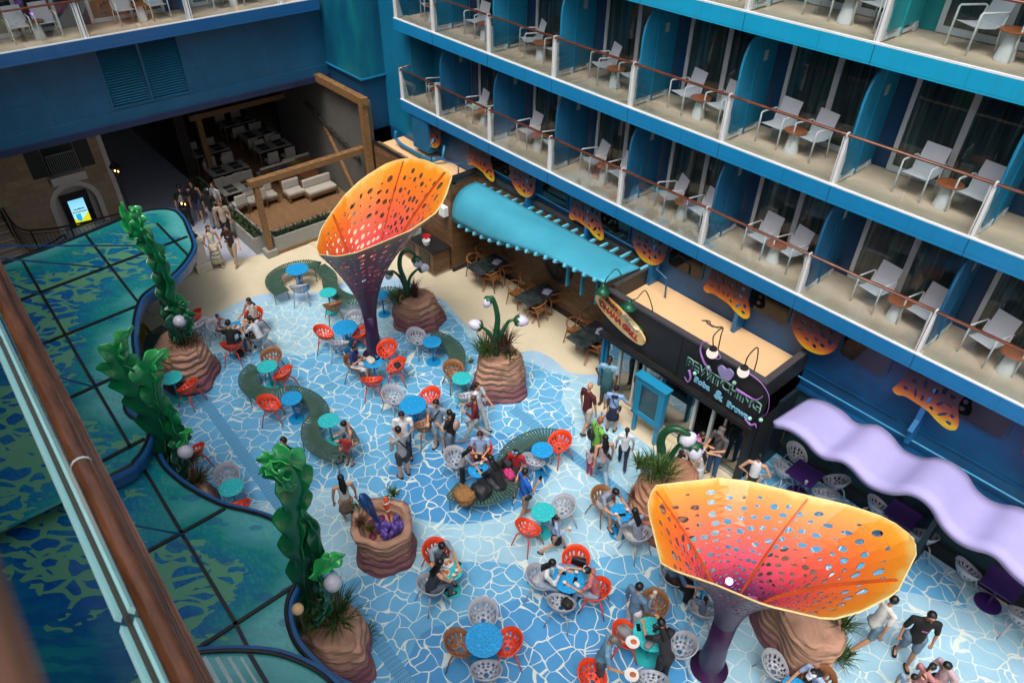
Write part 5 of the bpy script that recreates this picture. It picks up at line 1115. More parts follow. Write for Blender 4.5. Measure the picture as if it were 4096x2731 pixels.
def tuft(label, c, h_, n, mat, spread=.1, parent=None, fan=.6, grp='grass tufts on the rock planters'):
    hr = random.Random(int(c[0]*100+c[1]*37)); mb = MB()
    for k in range(n):
        a = hr.uniform(0, 2*PI); sp_ = abs(hr.gauss(0, fan)); d = Vector((math.cos(a)*sp_, math.sin(a)*sp_, 1)).normalized(); L = h_*hr.uniform(.5, 1)
        p = Vector(c)+Vector((math.cos(a), math.sin(a), 0))*spread*hr.random(); s_ = d.cross(Vector((0, 0, 1)))
        s_ = (s_.normalized() if s_.length > .01 else Vector((1, 0, 0)))*.012; q = p+d*L*.55; e_ = q+Vector((d.x*1.7, d.y*1.7, d.z*.35)).normalized()*L*.5
        mb.add([p-s_, p+s_, q+s_*.8, q-s_*.8, e_], [(0, 1, 2, 3), (3, 2, 4)])
    o = mb.build('grass_tuft', mat, parent)
    if label: tag(o, label, 'grass tuft', grp)
    return o
b1 = G('Q', 560, 330); rock('strata rock planter at the foot of the farthest kelp sculpture', (b1.x-.05, b1.y+.15), .92, .78, .3, 1.2, .7, 1)
b2_ = G('E', 612, 640); rock('strata rock planter beneath the drooping flower lamp near the far funnel', (b2_.x, b2_.y+.05), .78, .68, .8, 1.0, .66, 2)
b3 = G('E', 1120, 1110); rock('strata rock planter under the three headed flower lamp in mid plaza', (b3.x-.05, b3.y+.2), .74, .66, .9, 1.35, .76, 3)
b4 = G('H', 405, 700); rock('round rock basin holding purple coral and fish', (b4.x, b4.y), .66, .64, 0, 1.05, 1.0, 4, rim=True)
b5 = G('H', 60, 1380); rock('large strata rock planter at lower left below the near kelp sculpture', (b5.x-.25, b5.y+.05), 1.08, .66, .2, .98, .72, 5)
b6 = G('G', 1350, 400); rock('small rock planter half hidden below the middle kelp sculpture', (b6.x-.15, b6.y-.1), .75, .45, .1, .8, .6, 6)
b7 = G('V', 1150, 380); rock('pink rock planter behind the seated couple and under the arching flower lamp', (b7.x+.25, b7.y+.6), .8, 1.0, .3, 1.4, .6, 7, m_rk2)
b8 = G('I', 830, 1330); rock('big layered rock planter under the large funnel at lower right', (b8.x-.3, b8.y+.1), 1.08, .66, -.75, 1.35, .95, 8)
def rt(b, dx, dy, z): return (b.x+dx, b.y+dy, z)
for args in [
    ('dark wispy grass at the foot of the farthest kelp sculpture', tuple(GV('P', 690, 1390, b1)), .5, 150, m_gr2, .3), ('long leafed grass beside the farthest kelp base', tuple(GV('P', 800, 1380, b1)), .55, 60, m_gr1, .15),
    ('tall spiky grass behind the drooping flower lamp', tuple(GV('E', 590, 470, b2_)), .7, 90, m_gr3, .12), ('bushy green grass left of the drooping flower lamp', tuple(GV('E', 490, 500, b2_)), .5, 160, m_gr1, .25),
    ('reddish grass on the right shoulder of the rock by the far funnel', tuple(GV('E', 700, 530, b2_)), .45, 50, m_gr3, .08), ('thin grey green grass low on the right of the rock by the far funnel', tuple(GV('E', 735, 580, b2_)), .45, 50, m_gr2, .08),
    ('bushy green grass left of the three headed flower lamp', tuple(GV('E', 1060, 840, b3)), .6, 200, m_gr1, .25), ('dark reedy grass right of the three headed flower lamp', tuple(GV('E', 1180, 800, b3)), .65, 160, m_gr3, .2),
    ('green grass on the right edge of the mid plaza rock', tuple(GV('E', 1225, 880, b3)), .4, 90, m_gr1, .12), ('small dark grass tuft on the left edge of the mid plaza rock', tuple(GV('E', 965, 910, b3)), .22, 40, m_gr1, .05),
    ('small grass tuft on the front face of the mid plaza rock', tuple(GV('E', 1085, 1075, b3)), .2, 50, m_gr2, .05), ('reddish tuft low on the front of the mid plaza rock', tuple(GV('E', 1105, 1000, b3)), .2, 40, m_gr3, .05),
    ('green bushy grass around the arching flower lamp', tuple(GV('L', 820, 850, b7)), .6, 260, m_gr1, .35), ('light green grass left on the pink rock', tuple(GV('L', 600, 770, b7)), .4, 90, m_gr1, .12), ('red brown spiky grass on the pink rock face', tuple(GV('L', 550, 1160, b7)), .45, 50, m_gr3, .05),
    ('tall reeds beside the near kelp base', tuple(GV('G', 2220, 1150, b5)), .8, 180, m_gr1, .25), ('low bushy grass left of the near kelp base', tuple(GV('G', 2010, 1190, b5)), .4, 160, m_gr1, .22), ('feathery grass on the right end of the large lower left rock', tuple(GV('H', 270, 1250, b5)), .5, 60, m_gr1, .08), ('brown spiky grass on the front of the large lower left rock', tuple(GV('H', 210, 1420, b5)), .5, 30, m_gr3, .05),
    ('brown grass above the small rock by the middle kelp', tuple(GV('G', 1250, 120, b6)), .45, 140, m_gr2, .18), ('olive grass on the front of the small rock by the middle kelp', tuple(GV('G', 1300, 250, b6)), .5, 140, m_gr2, .18),
    ('green grass fringe on the right tip of the big layered rock', tuple(GV('I', 1110, 1200, b8)), .45, 80, m_gr1, .15), ('dark green grass down the right side of the big layered rock', tuple(GV('I', 1080, 1400, b8)), .5, 120, m_gr1, .15), ('dark grass on top of the big layered rock', tuple(GV('I', 900, 1170, b8)), .35, 80, m_gr3, .12),
    ('green tuft behind the orange fish on the coral basin', tuple(G('H', 450, 330, .97)), .28, 70, m_gr1, .08), ('dark tuft on the left rim of the coral basin', tuple(G('H', 240, 410, .97)), .25, 70, m_gr1, .08), ('red brown tuft on the lower left rim of the coral basin', tuple(G('H', 235, 520, .97)), .28, 60, m_gr3, .08), ('olive tuft at the front rim of the coral basin', tuple(G('H', 300, 560, .97)), .26, 50, m_gr2, .06), ('dark tuft growing from the front side of the coral basin', tuple(GV('H', 420, 690, b4)), .3, 60, m_gr1, .06)]:
    tuft(*args)
# coral basin contents
pc = plain('coral purple', '5f4a9c', .5, var=.1); pm_ = plain('coral magenta', '6e1c3c', .5); zc = .77
t = thing('coral_cluster', 'cluster of purple tube and finger corals in the rock basin', 'coral', (b4.x, b4.y, zc))
hr = random.Random(2)
for k in range(26):
    q = GV('H', 470+hr.uniform(-75, 60), 440+hr.uniform(-60, 80), b4); a = Vector((b4.x, b4.y, zc))+(Vector((q.x-b4.x, q.y-b4.y, 0))); base_ = Vector((b4.x+hr.uniform(.0, .32), b4.y+hr.uniform(-.12, .3), zc-.02)); tip = base_+Vector((hr.uniform(-.03, .1), hr.uniform(-.03, .1), hr.uniform(.2, .42)))
    MB().tube([base_, tip], [.04, .05], 10, dome=True).build('finger_coral', pc, t, smooth=True, world=True)
for dx, dy, r_, h2 in ((-.12, -.02, .09, .24), (-.25, .02, .055, .16), (-.12, -.2, .055, .14), (.0, -.1, .05, .16)):
    MB().lathe([(r_*.6, 0), (r_*.8, h2*.6), (r_, h2), (r_*.9, h2+.02), (r_*.6, h2), (r_*.45, h2*.5), (.001, h2*.45)], 16, (b4.x+dx, b4.y+dy, zc)).build('tube_coral', pc, t, smooth=True, world=True)
for dx, dy in ((-.3, -.08), (-.27, .14), (.02, -.26), (-.2, -.14)): MB().ball((b4.x+dx, b4.y+dy, zc+.02), (.09, .09, .05), 10).build('red_coral', pm_, t, world=True)
def fish(name, label, p0, p1, r_, mats, stripe=None):
    t = thing(name, label, 'fish figure', p0); n = 14; path = [Vector(p0).lerp(Vector(p1), k/n)+Vector((0, 0, .05*math.sin(PI*k/n))) for k in range(n+1)]
    pr = [.25, .7, .92, 1, 1, .95, .88, .8, .7, .58, .45, .34, .24, .16, .12]; MB().tube(path, [(r_*q*.7, r_*q) for q in pr], 12, side=(1, .5, 0)).build('body', mats[0], t, smooth=True, world=True)
    d = (path[-1]-path[0]).normalized(); u = Vector((0, 0, 1)); s_ = d.cross(u).normalized(); e_ = path[-1]; up_ = s_.cross(d)
    MB().add([e_, e_+d*r_*1.3+up_*r_*.9, e_+d*r_*.9, e_+d*r_*1.3-up_*r_*.9]+[v+s_*.012 for v in (e_, e_+d*r_*1.3+up_*r_*.9, e_+d*r_*.9, e_+d*r_*1.3-up_*r_*.9)], [(0, 1, 2), (0, 2, 3), (4, 6, 5), (4, 7, 6), (0, 4, 5, 1), (3, 7, 4, 0), (1, 5, 6, 2), (2, 6, 7, 3)]).build('tail_fin', mats[1], t, world=True)
    for sg in (-1, 1):
        a = path[4]+s_*sg*r_*.6; v = [a, a+s_*sg*r_*1.0+d*r_*.9, a+d*r_*.8]; MB().add(v+[q+up_*.01 for q in v], [(0, 1, 2), (3, 5, 4), (0, 3, 4, 1), (1, 4, 5, 2), (2, 5, 3, 0)]).build('side_fin', mats[1], t, world=True)
    if stripe:
        for k in (3, 7): MB().tube([path[k]-d*.018, path[k]+d*.018], (r_*pr[k]*.72, r_*pr[k]*1.02), 12, side=(1, .5, 0)).build('band', stripe, t, smooth=True, world=True)
fish('blue_fish', 'long dark blue fish figure diving over the purple coral', GV('H', 262, 305, b4)+Vector((0, -.1, 0)), Vector((b4.x+.05, b4.y-.05, zc+.18)), .13, (plain('fish blue', '123a70', .3), plain('fish fin', '3a3f70', .4)))
fish('orange_fish', 'small orange and white fish figure over the purple coral', GV('H', 400, 335, b4), Vector((b4.x+.16, b4.y+.12, zc+.24)), .085, (plain('fish orange', 'c04a1c', .3), plain('fish fin orange', 'c04a1c', .3)), m_white)
# starfish
def star(label, c, n_, r_=.13):
    n_ = Vector(n_).normalized(); M_ = n_.to_track_quat('Z', 'Y').to_matrix().to_4x4(); M_.translation = Vector(c); pts = [((r_ if k % 2 == 0 else r_*.36)*math.cos(PI*k/5), (r_ if k % 2 == 0 else r_*.36)*math.sin(PI*k/5)) for k in range(10)]
    o = MB().prism(pts, 0, .03, M_).build('starfish', plain('starfish grey', '8f93a4', .6), bevel=.008); tag(o, label, 'starfish')
star('pale starfish on the front of the mid plaza rock', GV('E', 1070, 1022, b3)+Vector((.55, -.55, 0)), (.6, -.6, .5)); star('pale starfish on the rock below the farthest kelp', GV('Q', 725, 245, b1)+Vector((.75, -.1, -.05)), (.8, -.3, .5))
# ================================================================== KELP
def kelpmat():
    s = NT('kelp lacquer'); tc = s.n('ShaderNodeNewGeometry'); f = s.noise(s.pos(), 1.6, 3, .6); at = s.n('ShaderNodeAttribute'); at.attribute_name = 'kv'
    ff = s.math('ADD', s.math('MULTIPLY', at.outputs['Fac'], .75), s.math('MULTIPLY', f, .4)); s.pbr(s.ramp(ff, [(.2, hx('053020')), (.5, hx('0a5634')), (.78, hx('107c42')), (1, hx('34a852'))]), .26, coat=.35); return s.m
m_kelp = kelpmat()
def frond(parent, path, width, seed, twist=1.0, lobes=7, tipv=1.0, v0=0.0, thick=.03):
    P_ = catmull(path, 14); n = len(P_); hr = random.Random(seed); vs = []; fs = []; W = 14; kv = []
    view = Vector((0, 0, CH))
    for i, p in enumerate(P_):
        f = i/(n-1); T = (P_[min(n-1, i+1)]-P_[max(0, i-1)]).normalized(); vd = Vector((-p.x, -p.y, 0)).normalized(); S = T.cross(vd).normalized(); N = S.cross(T)
        a = .75*twist*math.sin(f*4.2+seed); S2 = S*math.cos(a)+N*math.sin(a); N2 = -S*math.sin(a)+N*math.cos(a)
        w_ = .6*width*(.5+.7*math.sin(PI*min(1, f*.85+.12)))*(1 if f < .8 else max(.03, (1-f)/.2)**.55)
        for j in range(W+1):
            s_ = j/W*2-1; sg = 1 if s_ > 0 else -1; ph_ = (f*lobes*1.15+(.5 if sg > 0 else 0)+seed*.37) % 1; lob = 1+.75*abs(s_)**1.4*((ph_/.72 if ph_ < .72 else (1-ph_)/.28)**1.3-.42)
            x = s_*w_*lob; bulge = w_*.3*(1-s_*s_)+.075*abs(s_)**2*math.sin(f*lobes*2.4*PI+sg*1.3+seed*2)*min(1, (1-f)*5+.2)
            q = p+S2*x+N2*bulge+T*(abs(s_)**1.6*.5*w_*(ph_*.8+.2)); vs.append(q); kv.append(v0+(tipv-v0)*f*.9+.2*abs(s_)**2.5)
    for i in range(n-1):
        for j in range(W): q = i*(W+1)+j; fs.append((q, q+1, q+W+2, q+W+1))
    o = MB().add(vs, fs).build('frond', m_kelp, parent, smooth=True, world=True); at = o.data.attributes.new('kv', 'FLOAT', 'POINT')
    for i, v in enumerate(kv): at.data[i].value = v
    m_ = o.modifiers.new('s', 'SOLIDIFY'); m_.thickness = thick; m_.offset = 0; ss = o.modifiers.new('u', 'SUBSURF'); ss.levels = 1; ss.render_levels = 1
    vs = []; fs = []; kv2 = []
    for i, p in enumerate(P_):
        f = i/(n-1); T = (P_[min(n-1, i+1)]-P_[max(0, i-1)]).normalized(); vd = Vector((-p.x, -p.y, 0)).normalized(); S = T.cross(vd).normalized(); N = S.cross(T); a = .75*twist*math.sin(f*4.2+seed)+1.25+.5*math.sin(f*9)
        S2 = S*math.cos(a)+N*math.sin(a); N2 = -S*math.sin(a)+N*math.cos(a); w_ = .46*width*(.5+.7*math.sin(PI*min(1, f*.85+.12)))*(1 if f < .75 else max(.02, (1-f)/.25))
        for j in range(9):
            s_ = j/4-1; sg = 1 if s_ > 0 else -1; ph_ = (f*lobes*1.3+(.5 if sg > 0 else 0)+seed*.61) % 1; lob = 1+.8*abs(s_)**1.4*((ph_/.7 if ph_ < .7 else (1-ph_)/.3)**1.3-.4)
            vs.append(p+S2*s_*w_*lob+N2*(.12*w_*math.sin(s_*2+f*10))+T*(abs(s_)**1.6*.6*w_*ph_)); kv2.append(v0+(tipv-v0)*f*.9+.22*abs(s_)**2)
    for i in range(n-1):
        for j in range(8): q = i*9+j; fs.append((q, q+1, q+10, q+9))
    o = MB().add(vs, fs).build('side_blade', m_kelp, parent, smooth=True, world=True); at = o.data.attributes.new('kv', 'FLOAT', 'POINT')
    for i, v in enumerate(kv2): at.data[i].value = v
    m_ = o.modifiers.new('s', 'SOLIDIFY'); m_.thickness = thick*.8; m_.offset = 0; ss = o.modifiers.new('u', 'SUBSURF'); ss.levels = 1; ss.render_levels = 1
    MB().tube([p for p in P_], [width*.14*(1-.8*i/(n-1)) for i in range(n)], 8).build('midrib', m_kelp, parent, smooth=True, world=True)
def kelp(label, base, fronds):
    t = thing('kelp_sculpture', label, 'kelp sculpture', (base[0], base[1], 1.0), 0, 'glossy green kelp sculptures')
    for i, (pts, wd, kw) in enumerate(fronds): frond(t, [GV(k, x, y, (base[0]+.1*i, base[1]-.12*i)) for k, x, y in pts], wd, i*1.7+len(label) % 5, **kw)
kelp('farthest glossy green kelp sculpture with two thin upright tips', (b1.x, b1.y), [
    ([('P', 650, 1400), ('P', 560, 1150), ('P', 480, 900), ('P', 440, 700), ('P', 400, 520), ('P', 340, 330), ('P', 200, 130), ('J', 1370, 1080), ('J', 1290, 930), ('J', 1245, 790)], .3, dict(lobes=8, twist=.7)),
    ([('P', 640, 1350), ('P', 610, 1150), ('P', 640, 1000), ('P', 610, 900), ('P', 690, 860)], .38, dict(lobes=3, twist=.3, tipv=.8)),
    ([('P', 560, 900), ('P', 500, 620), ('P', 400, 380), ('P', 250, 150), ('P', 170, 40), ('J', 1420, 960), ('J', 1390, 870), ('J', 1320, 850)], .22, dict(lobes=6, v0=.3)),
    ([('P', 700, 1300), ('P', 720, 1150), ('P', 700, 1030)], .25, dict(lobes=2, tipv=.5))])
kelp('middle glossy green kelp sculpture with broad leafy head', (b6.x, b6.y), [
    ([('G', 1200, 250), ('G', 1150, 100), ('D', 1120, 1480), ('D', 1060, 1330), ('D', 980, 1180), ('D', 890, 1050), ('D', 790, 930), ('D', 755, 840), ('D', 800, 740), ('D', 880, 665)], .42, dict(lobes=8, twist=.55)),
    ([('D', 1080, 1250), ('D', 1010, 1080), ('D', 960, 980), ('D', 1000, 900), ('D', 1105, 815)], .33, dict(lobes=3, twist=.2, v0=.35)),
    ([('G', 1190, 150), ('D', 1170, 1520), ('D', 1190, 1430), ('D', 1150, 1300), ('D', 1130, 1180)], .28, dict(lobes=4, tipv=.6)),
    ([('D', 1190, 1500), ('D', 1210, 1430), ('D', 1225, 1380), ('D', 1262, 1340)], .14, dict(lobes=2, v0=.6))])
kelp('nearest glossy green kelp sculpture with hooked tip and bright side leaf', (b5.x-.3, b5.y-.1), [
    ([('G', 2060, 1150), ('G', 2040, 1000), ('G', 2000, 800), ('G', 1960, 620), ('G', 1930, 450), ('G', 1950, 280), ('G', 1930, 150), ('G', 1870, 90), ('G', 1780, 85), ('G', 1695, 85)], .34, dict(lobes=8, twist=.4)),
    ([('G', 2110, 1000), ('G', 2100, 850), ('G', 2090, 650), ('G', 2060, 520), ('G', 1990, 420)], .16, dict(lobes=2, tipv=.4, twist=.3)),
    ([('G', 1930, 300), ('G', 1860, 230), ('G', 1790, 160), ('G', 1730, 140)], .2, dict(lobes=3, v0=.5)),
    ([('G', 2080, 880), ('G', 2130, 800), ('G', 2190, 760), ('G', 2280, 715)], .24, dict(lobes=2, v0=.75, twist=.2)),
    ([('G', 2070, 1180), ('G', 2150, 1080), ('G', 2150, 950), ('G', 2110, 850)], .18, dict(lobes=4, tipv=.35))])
m_glb = plain('globe white', 'b4b2c0', .35, var=.02)
for i, (k, x, y, b, r_, lb) in enumerate([('P', 633, 1115, b1, .16, 'white globe lamp hanging beside the farthest kelp'), ('Q', 555, 1175, b6, .16, 'white globe lamp hanging beside the middle kelp'), ('R', 1105, 1250, b5, .15, 'white globe lamp hanging beside the nearest kelp'), ('G', 1966, 1078, b5, .1, 'small cream spot lamp at the foot of the nearest kelp')]):
    c = GV(k, x, y, (b.x+.4, b.y-.1)); t = thing('globe_lamp', lb, 'globe lamp', c, 0, 'globe lamps beside the kelp'); MB().ball((0, 0, 0), r_, 20).build('globe', m_glb if i < 3 else m_tan, t, smooth=True)
    MB().tube([(0, 0, -r_), (0, 0, -r_-.35), (-.1, 0, -r_-.7)], .02, 6).build('stalk', plain('stalk brown', '4a3a28', .6), t)
# ================================================================== FLOWER LAMPS
m_stk = plain('flower stalk green', '14492c', .4, var=.3, scale=8, bs=.3, fine=30); m_bulb = plain('bulb white', 'c3c2d4', .3, var=.02)
def flower(label, base, stems):
    t = thing('flower_lamp', label, 'flower lamp', (base[0], base[1], 1.2), 0, 'green flower stalk lamps with white bulbs')
    for pts, r_, br, down in stems:
        P_ = catmull([GV(k, x, y, base) for k, x, y in pts], 8); n = len(P_); MB().tube(P_, [r_*(1.25-.7*i/(n-1)) for i in range(n)], 9).build('stalk', m_stk, t, smooth=True, world=True)
        d = (P_[-1]-P_[-3]).normalized()*.6+Vector(down)*.8; d.normalize(); M_ = d.to_track_quat('Z', 'Y').to_matrix(); c = P_[-1]
        if br:
            MB().lathe([(.001, .0), (br*.75, br*.25), (br*1.0, br*.9), (br*.92, br*1.6), (br*.5, br*2.2), (.001, br*2.45)], 18, c, M_).build('bulb', m_bulb, t, smooth=True, world=True)
            vs = [(0, 0, -br*.25)]; sg = 14
            for k in range(sg): a = 2*PI*k/sg; vs.append((br*.66*math.cos(a), br*.66*math.sin(a), br*.1))
            for k in range(sg): a = 2*PI*k/sg; rr = 1.04 if k % 2 == 0 else .9; zz = .72 if k % 2 == 0 else .3; vs.append((br*rr*math.cos(a), br*rr*math.sin(a), br*zz))
            vs = [M_ @ Vector(v)+c for v in vs]; fs = [(0, 1+k, 1+(k+1) % sg) for k in range(sg)]+[(1+k, 1+sg+k, 1+sg+(k+1) % sg, 1+(k+1) % sg) for k in range(sg)]
            o = MB().add(vs, fs).build('sepals', m_stk, t, smooth=True, world=True); o.modifiers.new('s', 'SOLIDIFY').thickness = .02
flower('drooping flower lamp on the rock beside the far orange funnel', (b2_.x, b2_.y), [
    ([('E', 540, 470), ('E', 530, 380), ('E', 495, 280), ('E', 500, 200), ('E', 540, 170), ('E', 585, 190), ('E', 600, 215)], .07, .14, (0, 0, -1)),
    ([('E', 545, 430), ('E', 560, 350), ('E', 600, 300), ('E', 620, 290)], .045, .13, (.3, .4, .1)), ([('E', 535, 430), ('E', 500, 350), ('E', 450, 305), ('E', 430, 310)], .045, .11, (0, 0, -1))])
flower('upright flower lamp with three white bulbs in mid plaza', (b3.x, b3.y+.1), [
    ([('E', 1130, 860), ('E', 1130, 720), ('E', 1140, 620), ('E', 1125, 530), ('E', 1105, 480), ('E', 1090, 480)], .075, .12, (.2, -.2, -.8)),
    ([('E', 1120, 780), ('E', 1090, 720), ('E', 1060, 690), ('E', 1035, 670)], .055, .15, (-.5, -.5, -.1)), ([('E', 1150, 760), ('E', 1180, 690), ('E', 1215, 635), ('E', 1255, 625)], .055, .15, (.4, .4, -.3))])
flower('arching flower lamp with fat green stalks near the shop door', (b7.x+.1, b7.y+.5), [
    ([('L', 850, 820), ('L', 860, 600), ('L', 850, 480), ('L', 900, 370), ('L', 1000, 330), ('L', 1100, 350), ('L', 1190, 420), ('L', 1240, 500)], .09, .17, (.25, -.45, -.8)),
    ([('L', 850, 760), ('L', 830, 700), ('L', 790, 670), ('L', 760, 690)], .08, .17, (.1, -.5, -.8)), ([('L', 880, 760), ('L', 960, 660), ('L', 1030, 560), ('L', 1080, 500)], .07, .17, (.4, .4, .2))])
# ================================================================== BENCHES
m_slat = plain('bench green', '3a5548', .45, var=.15)
def bench(label, pts, wd=.46, zt=.45, tile=None):
    C_ = catmull([G(k, x, y, zt) for k, x, y in pts], 10); t = thing('serpentine_bench', label, 'bench', (C_[0].x, C_[0].y, 0), 0, 'dark green slatted serpentine benches')
    # resample evenly
    L = [0]
    for a, b in zip(C_, C_[1:]): L.append(L[-1]+(b-a).length)
    def at(s_):
        for i in range(len(L)-1):
            if s_ <= L[i+1]: f = (s_-L[i])/max(1e-6, L[i+1]-L[i]); return C_[i].lerp(C_[i+1], f), (C_[min(len(C_)-1, i+2)]-C_[max(0, i-1)]).normalized()
        return C_[-1], (C_[-1]-C_[-2]).normalized()
    tot = L[-1]; n = int(tot/.066); sl_ = MB(); e1 = []; e2 = []
    for k in range(n+1):
        p, T = at(tot*k/n); N = Vector((-T.y, T.x, 0)).normalized(); e1.append(p+N*wd/2); e2.append(p-N*wd/2)
        sl_.tube([p-N*wd/2+Vector((0, 0, -.03)), p-N*(wd/2-.03)+Vector((0, 0, .012)), p+N*(wd/2-.03)+Vector((0, 0, .012)), p+N*wd/2+Vector((0, 0, -.03))], (.0215, .012), 5, side=(0, 0, 1)) if False else sl_.quadbar(p-N*wd/2+Vector((0, 0, .0)), p+N*wd/2+Vector((0, 0, .0)), .047, .02)
    sl_.build('seat_slats', m_slat, t, world=True); MB().tube([p+Vector((0, 0, -.035)) for p in e1], .014, 6).tube([p+Vector((0, 0, -.035)) for p in e2], .014, 6).build('side_rails', m_slat, t, world=True)
    m = max(2, int(tot/1.0)+1)
    for k in range(m):
        p, T = at(tot*(.02+.96*k/(m-1))); N = Vector((-T.y, T.x, 0)).normalized()
        for s_ in (-1, 1): a = p+N*s_*(wd/2-.01)+Vector((0, 0, -.03)); MB().tube([a, Vector((a.x, a.y, 0))+N*s_*.02], .013, 6).build('leg', m_slat, t, world=True)
    return t
bench('long S shaped green bench curling round the farthest blue table and behind the far funnel', [('P',1830,780),('P',1735,700),('P',1715,620),('P',1775,545),('P',1900,480),('P',2080,445),('P',2240,470),('S',330,1215),('S',430,1300),('S',440,1380),('S',480,1470),('S',580,1530),('S',720,1560),('S',900,1500),('S',1060,1465),('S',1180,1500)])
bench('long S shaped green bench winding between three small tables left of the plaza centre', [('Q',1370,190),('Q',1290,260),('Q',1275,350),('Q',1330,440),('Q',1450,500),('Q',1600,505),('Q',1730,480),('Q',1860,490),('Q',2000,550),('Q',2100,650),('Q',2100,750),('Q',2020,850),('Q',2010,970),('Q',2060,1070),('Q',2170,1150),('Q',2330,1215),('D',2250,1505),('E',100,1500)])
bench('short curved green bench between the two blue tables right of the far funnel', [('E',700,728),('E',780,750),('E',850,800),('E',872,860),('E',862,925)])
bench('crescent shaped green bench with bags around the table in the deep blue circle', [('N',2000,390),('N',1850,375),('N',1700,420),('N',1560,500),('N',1470,600),('N',1435,720),('N',1450,800),('N',1480,880),('N',1450,950),('N',1340,1020),('N',1150,1060),('N',960,1030),('N',850,985)])
bench('dark green curved bench half hidden behind the farthest kelp rock', [('P',470,1200),('P',360,1270),('P',315,1370),('P',330,1480),('P',400,1560)])
# ================================================================== ROUND TABLES
m_tb = plain('table blue', '0a86c0', .4, var=.06); m_tt = plain('table turquoise', '23a8ac', .4, var=.06)
def tabmat(name, h):
    s = NT(name); tc = s.n('ShaderNodeTexCoord'); vo = s.n('ShaderNodeTexVoronoi', feature='DISTANCE_TO_EDGE'); vo.inputs['Scale'].default_value = 14; s.l(tc.outputs['Object'], vo.inputs['Vector'])
    c0 = hx(h); f = s.math('LESS_THAN', vo.outputs['Distance'], .05); s.pbr(s.mix(s.math('MULTIPLY', f, .5), c0, tuple(min(1, v*1.6+.08) for v in c0)), .4); return s.m
m_tbt = tabmat('table blue lace', '0a86c0'); m_ttt = tabmat('table turquoise lace', '23a8ac')
def mk_table(kind, r_, big=False):
    t = thing('cafe_table', '', 'table'); mt, mtt = (m_tb, m_tbt) if kind == 'b' else (m_tt, m_ttt)
    MB().lathe([(r_*.97, .725), (r_, .733), (r_, .745), (r_*.985, .75)], 40).build('table_top', mtt, t)
    MB().tube([(0, 0, .01), (0, 0, .724)], .028, 12).build('column', mt, t, smooth=True); MB().lathe([(r_*.78, 0), (r_*.78, .01), (r_*.2, .02)], 32).build('base_plate', mt, t)
    if big:
        for k in range(4): MB().box((.11*math.cos(PI*k/2+.7), .11*math.sin(PI*k/2+.7), .36), (.02, .02, .7)).build('strut', mt, t)
    return t
TB = {}
tabs = [(1,'P',2000,515,130/2.904,'b','blue table ringed by the far end of the serpentine bench'),(2,'E',20,447,57/1.651,'t','small turquoise table left of the far funnel beside the serpentine bench'),(3,'E',132,675,82/1.651,'b','blue table ringed by orange and grey chairs just left of the far funnel stem'),
 (5,'E',375,462,52/1.651,'b','blue table right behind the far funnel stem'),(6,'E',707,772,62/1.651,'b','blue table inside the short curved bench'),(7,'E',318,905,64/1.651,'b','small blue table with bags at the foot of the far funnel'),
 (8,'E',903,1012,65/1.651,'t','turquoise table left of the mid plaza flower rock'),(9,'E',582,1188,90/1.651,'b','big blue table with grey, orange and brown chairs in mid plaza'),(10,'E',1435,1485,72/1.651,'b','blue table inside the upper curve of the crescent bench'),
 (11,'N',1140,765,117/2.751,'b','blue table with phone and cup inside the lower curve of the crescent bench'),(12,'D',1765,935,66/1.651,'t','turquoise table in the upper hollow of the long S bench'),(13,'D',1925,1145,69/1.651,'b','blue table beside the middle bend of the long S bench'),
 (14,'D',2170,1292,70/1.651,'t','turquoise table in the lower hollow of the long S bench'),(15,'D',1133,1010,70/1.651,'t','turquoise table in front of the farthest kelp rock'),(16,'P',1300,1185,115/2.904,'b','blue table with plates shared by the family of four'),
 (17,'G',1527,278,80/1.651,'t','turquoise table beside the edge of the lower glass canopy'),(18,'H',1442,440,80/1.651,'t','turquoise table above the girl with bunny ears'),(19,'H',828,820,85/1.651,'t','turquoise table with plates of food right of the coral basin'),
 (20,'H',1610,880,108/1.651,'b','large blue table with cups shared by two women'),(21,'H',1050,1283,124/1.651,'b','large empty blue table with four chairs at bottom centre'),(22,'H',1955,445,75/1.651,'b','blue table of the couple beside the pink rock'),
 (23,'H',2158,1245,124/1.651,'t','large turquoise table with cameras at the bottom of the photo'),(24,'V',1945,1120,130/2.904,'b','blue table half hidden below the large funnel rim'),(25,'I',800,1615,90/1.651,'b','blue table at the very bottom edge beside the big layered rock')]
for n_, k, x, y, r_, c_, lb in tabs:
    q = G(k, x, y, .75); cx_, cy_ = px(k, x, y); e_ = hit((cx_+r_, cy_), Vector((0, 0, 1)), (0, 0, .75)); rad = (e_-q).length
    t = mk_table(c_, rad, rad > .31); t.location = (q.x, q.y, .02); t['label'] = lb; t['group'] = 'round cafe tables'; TB[n_] = (Vector((q.x, q.y, 0)), rad)
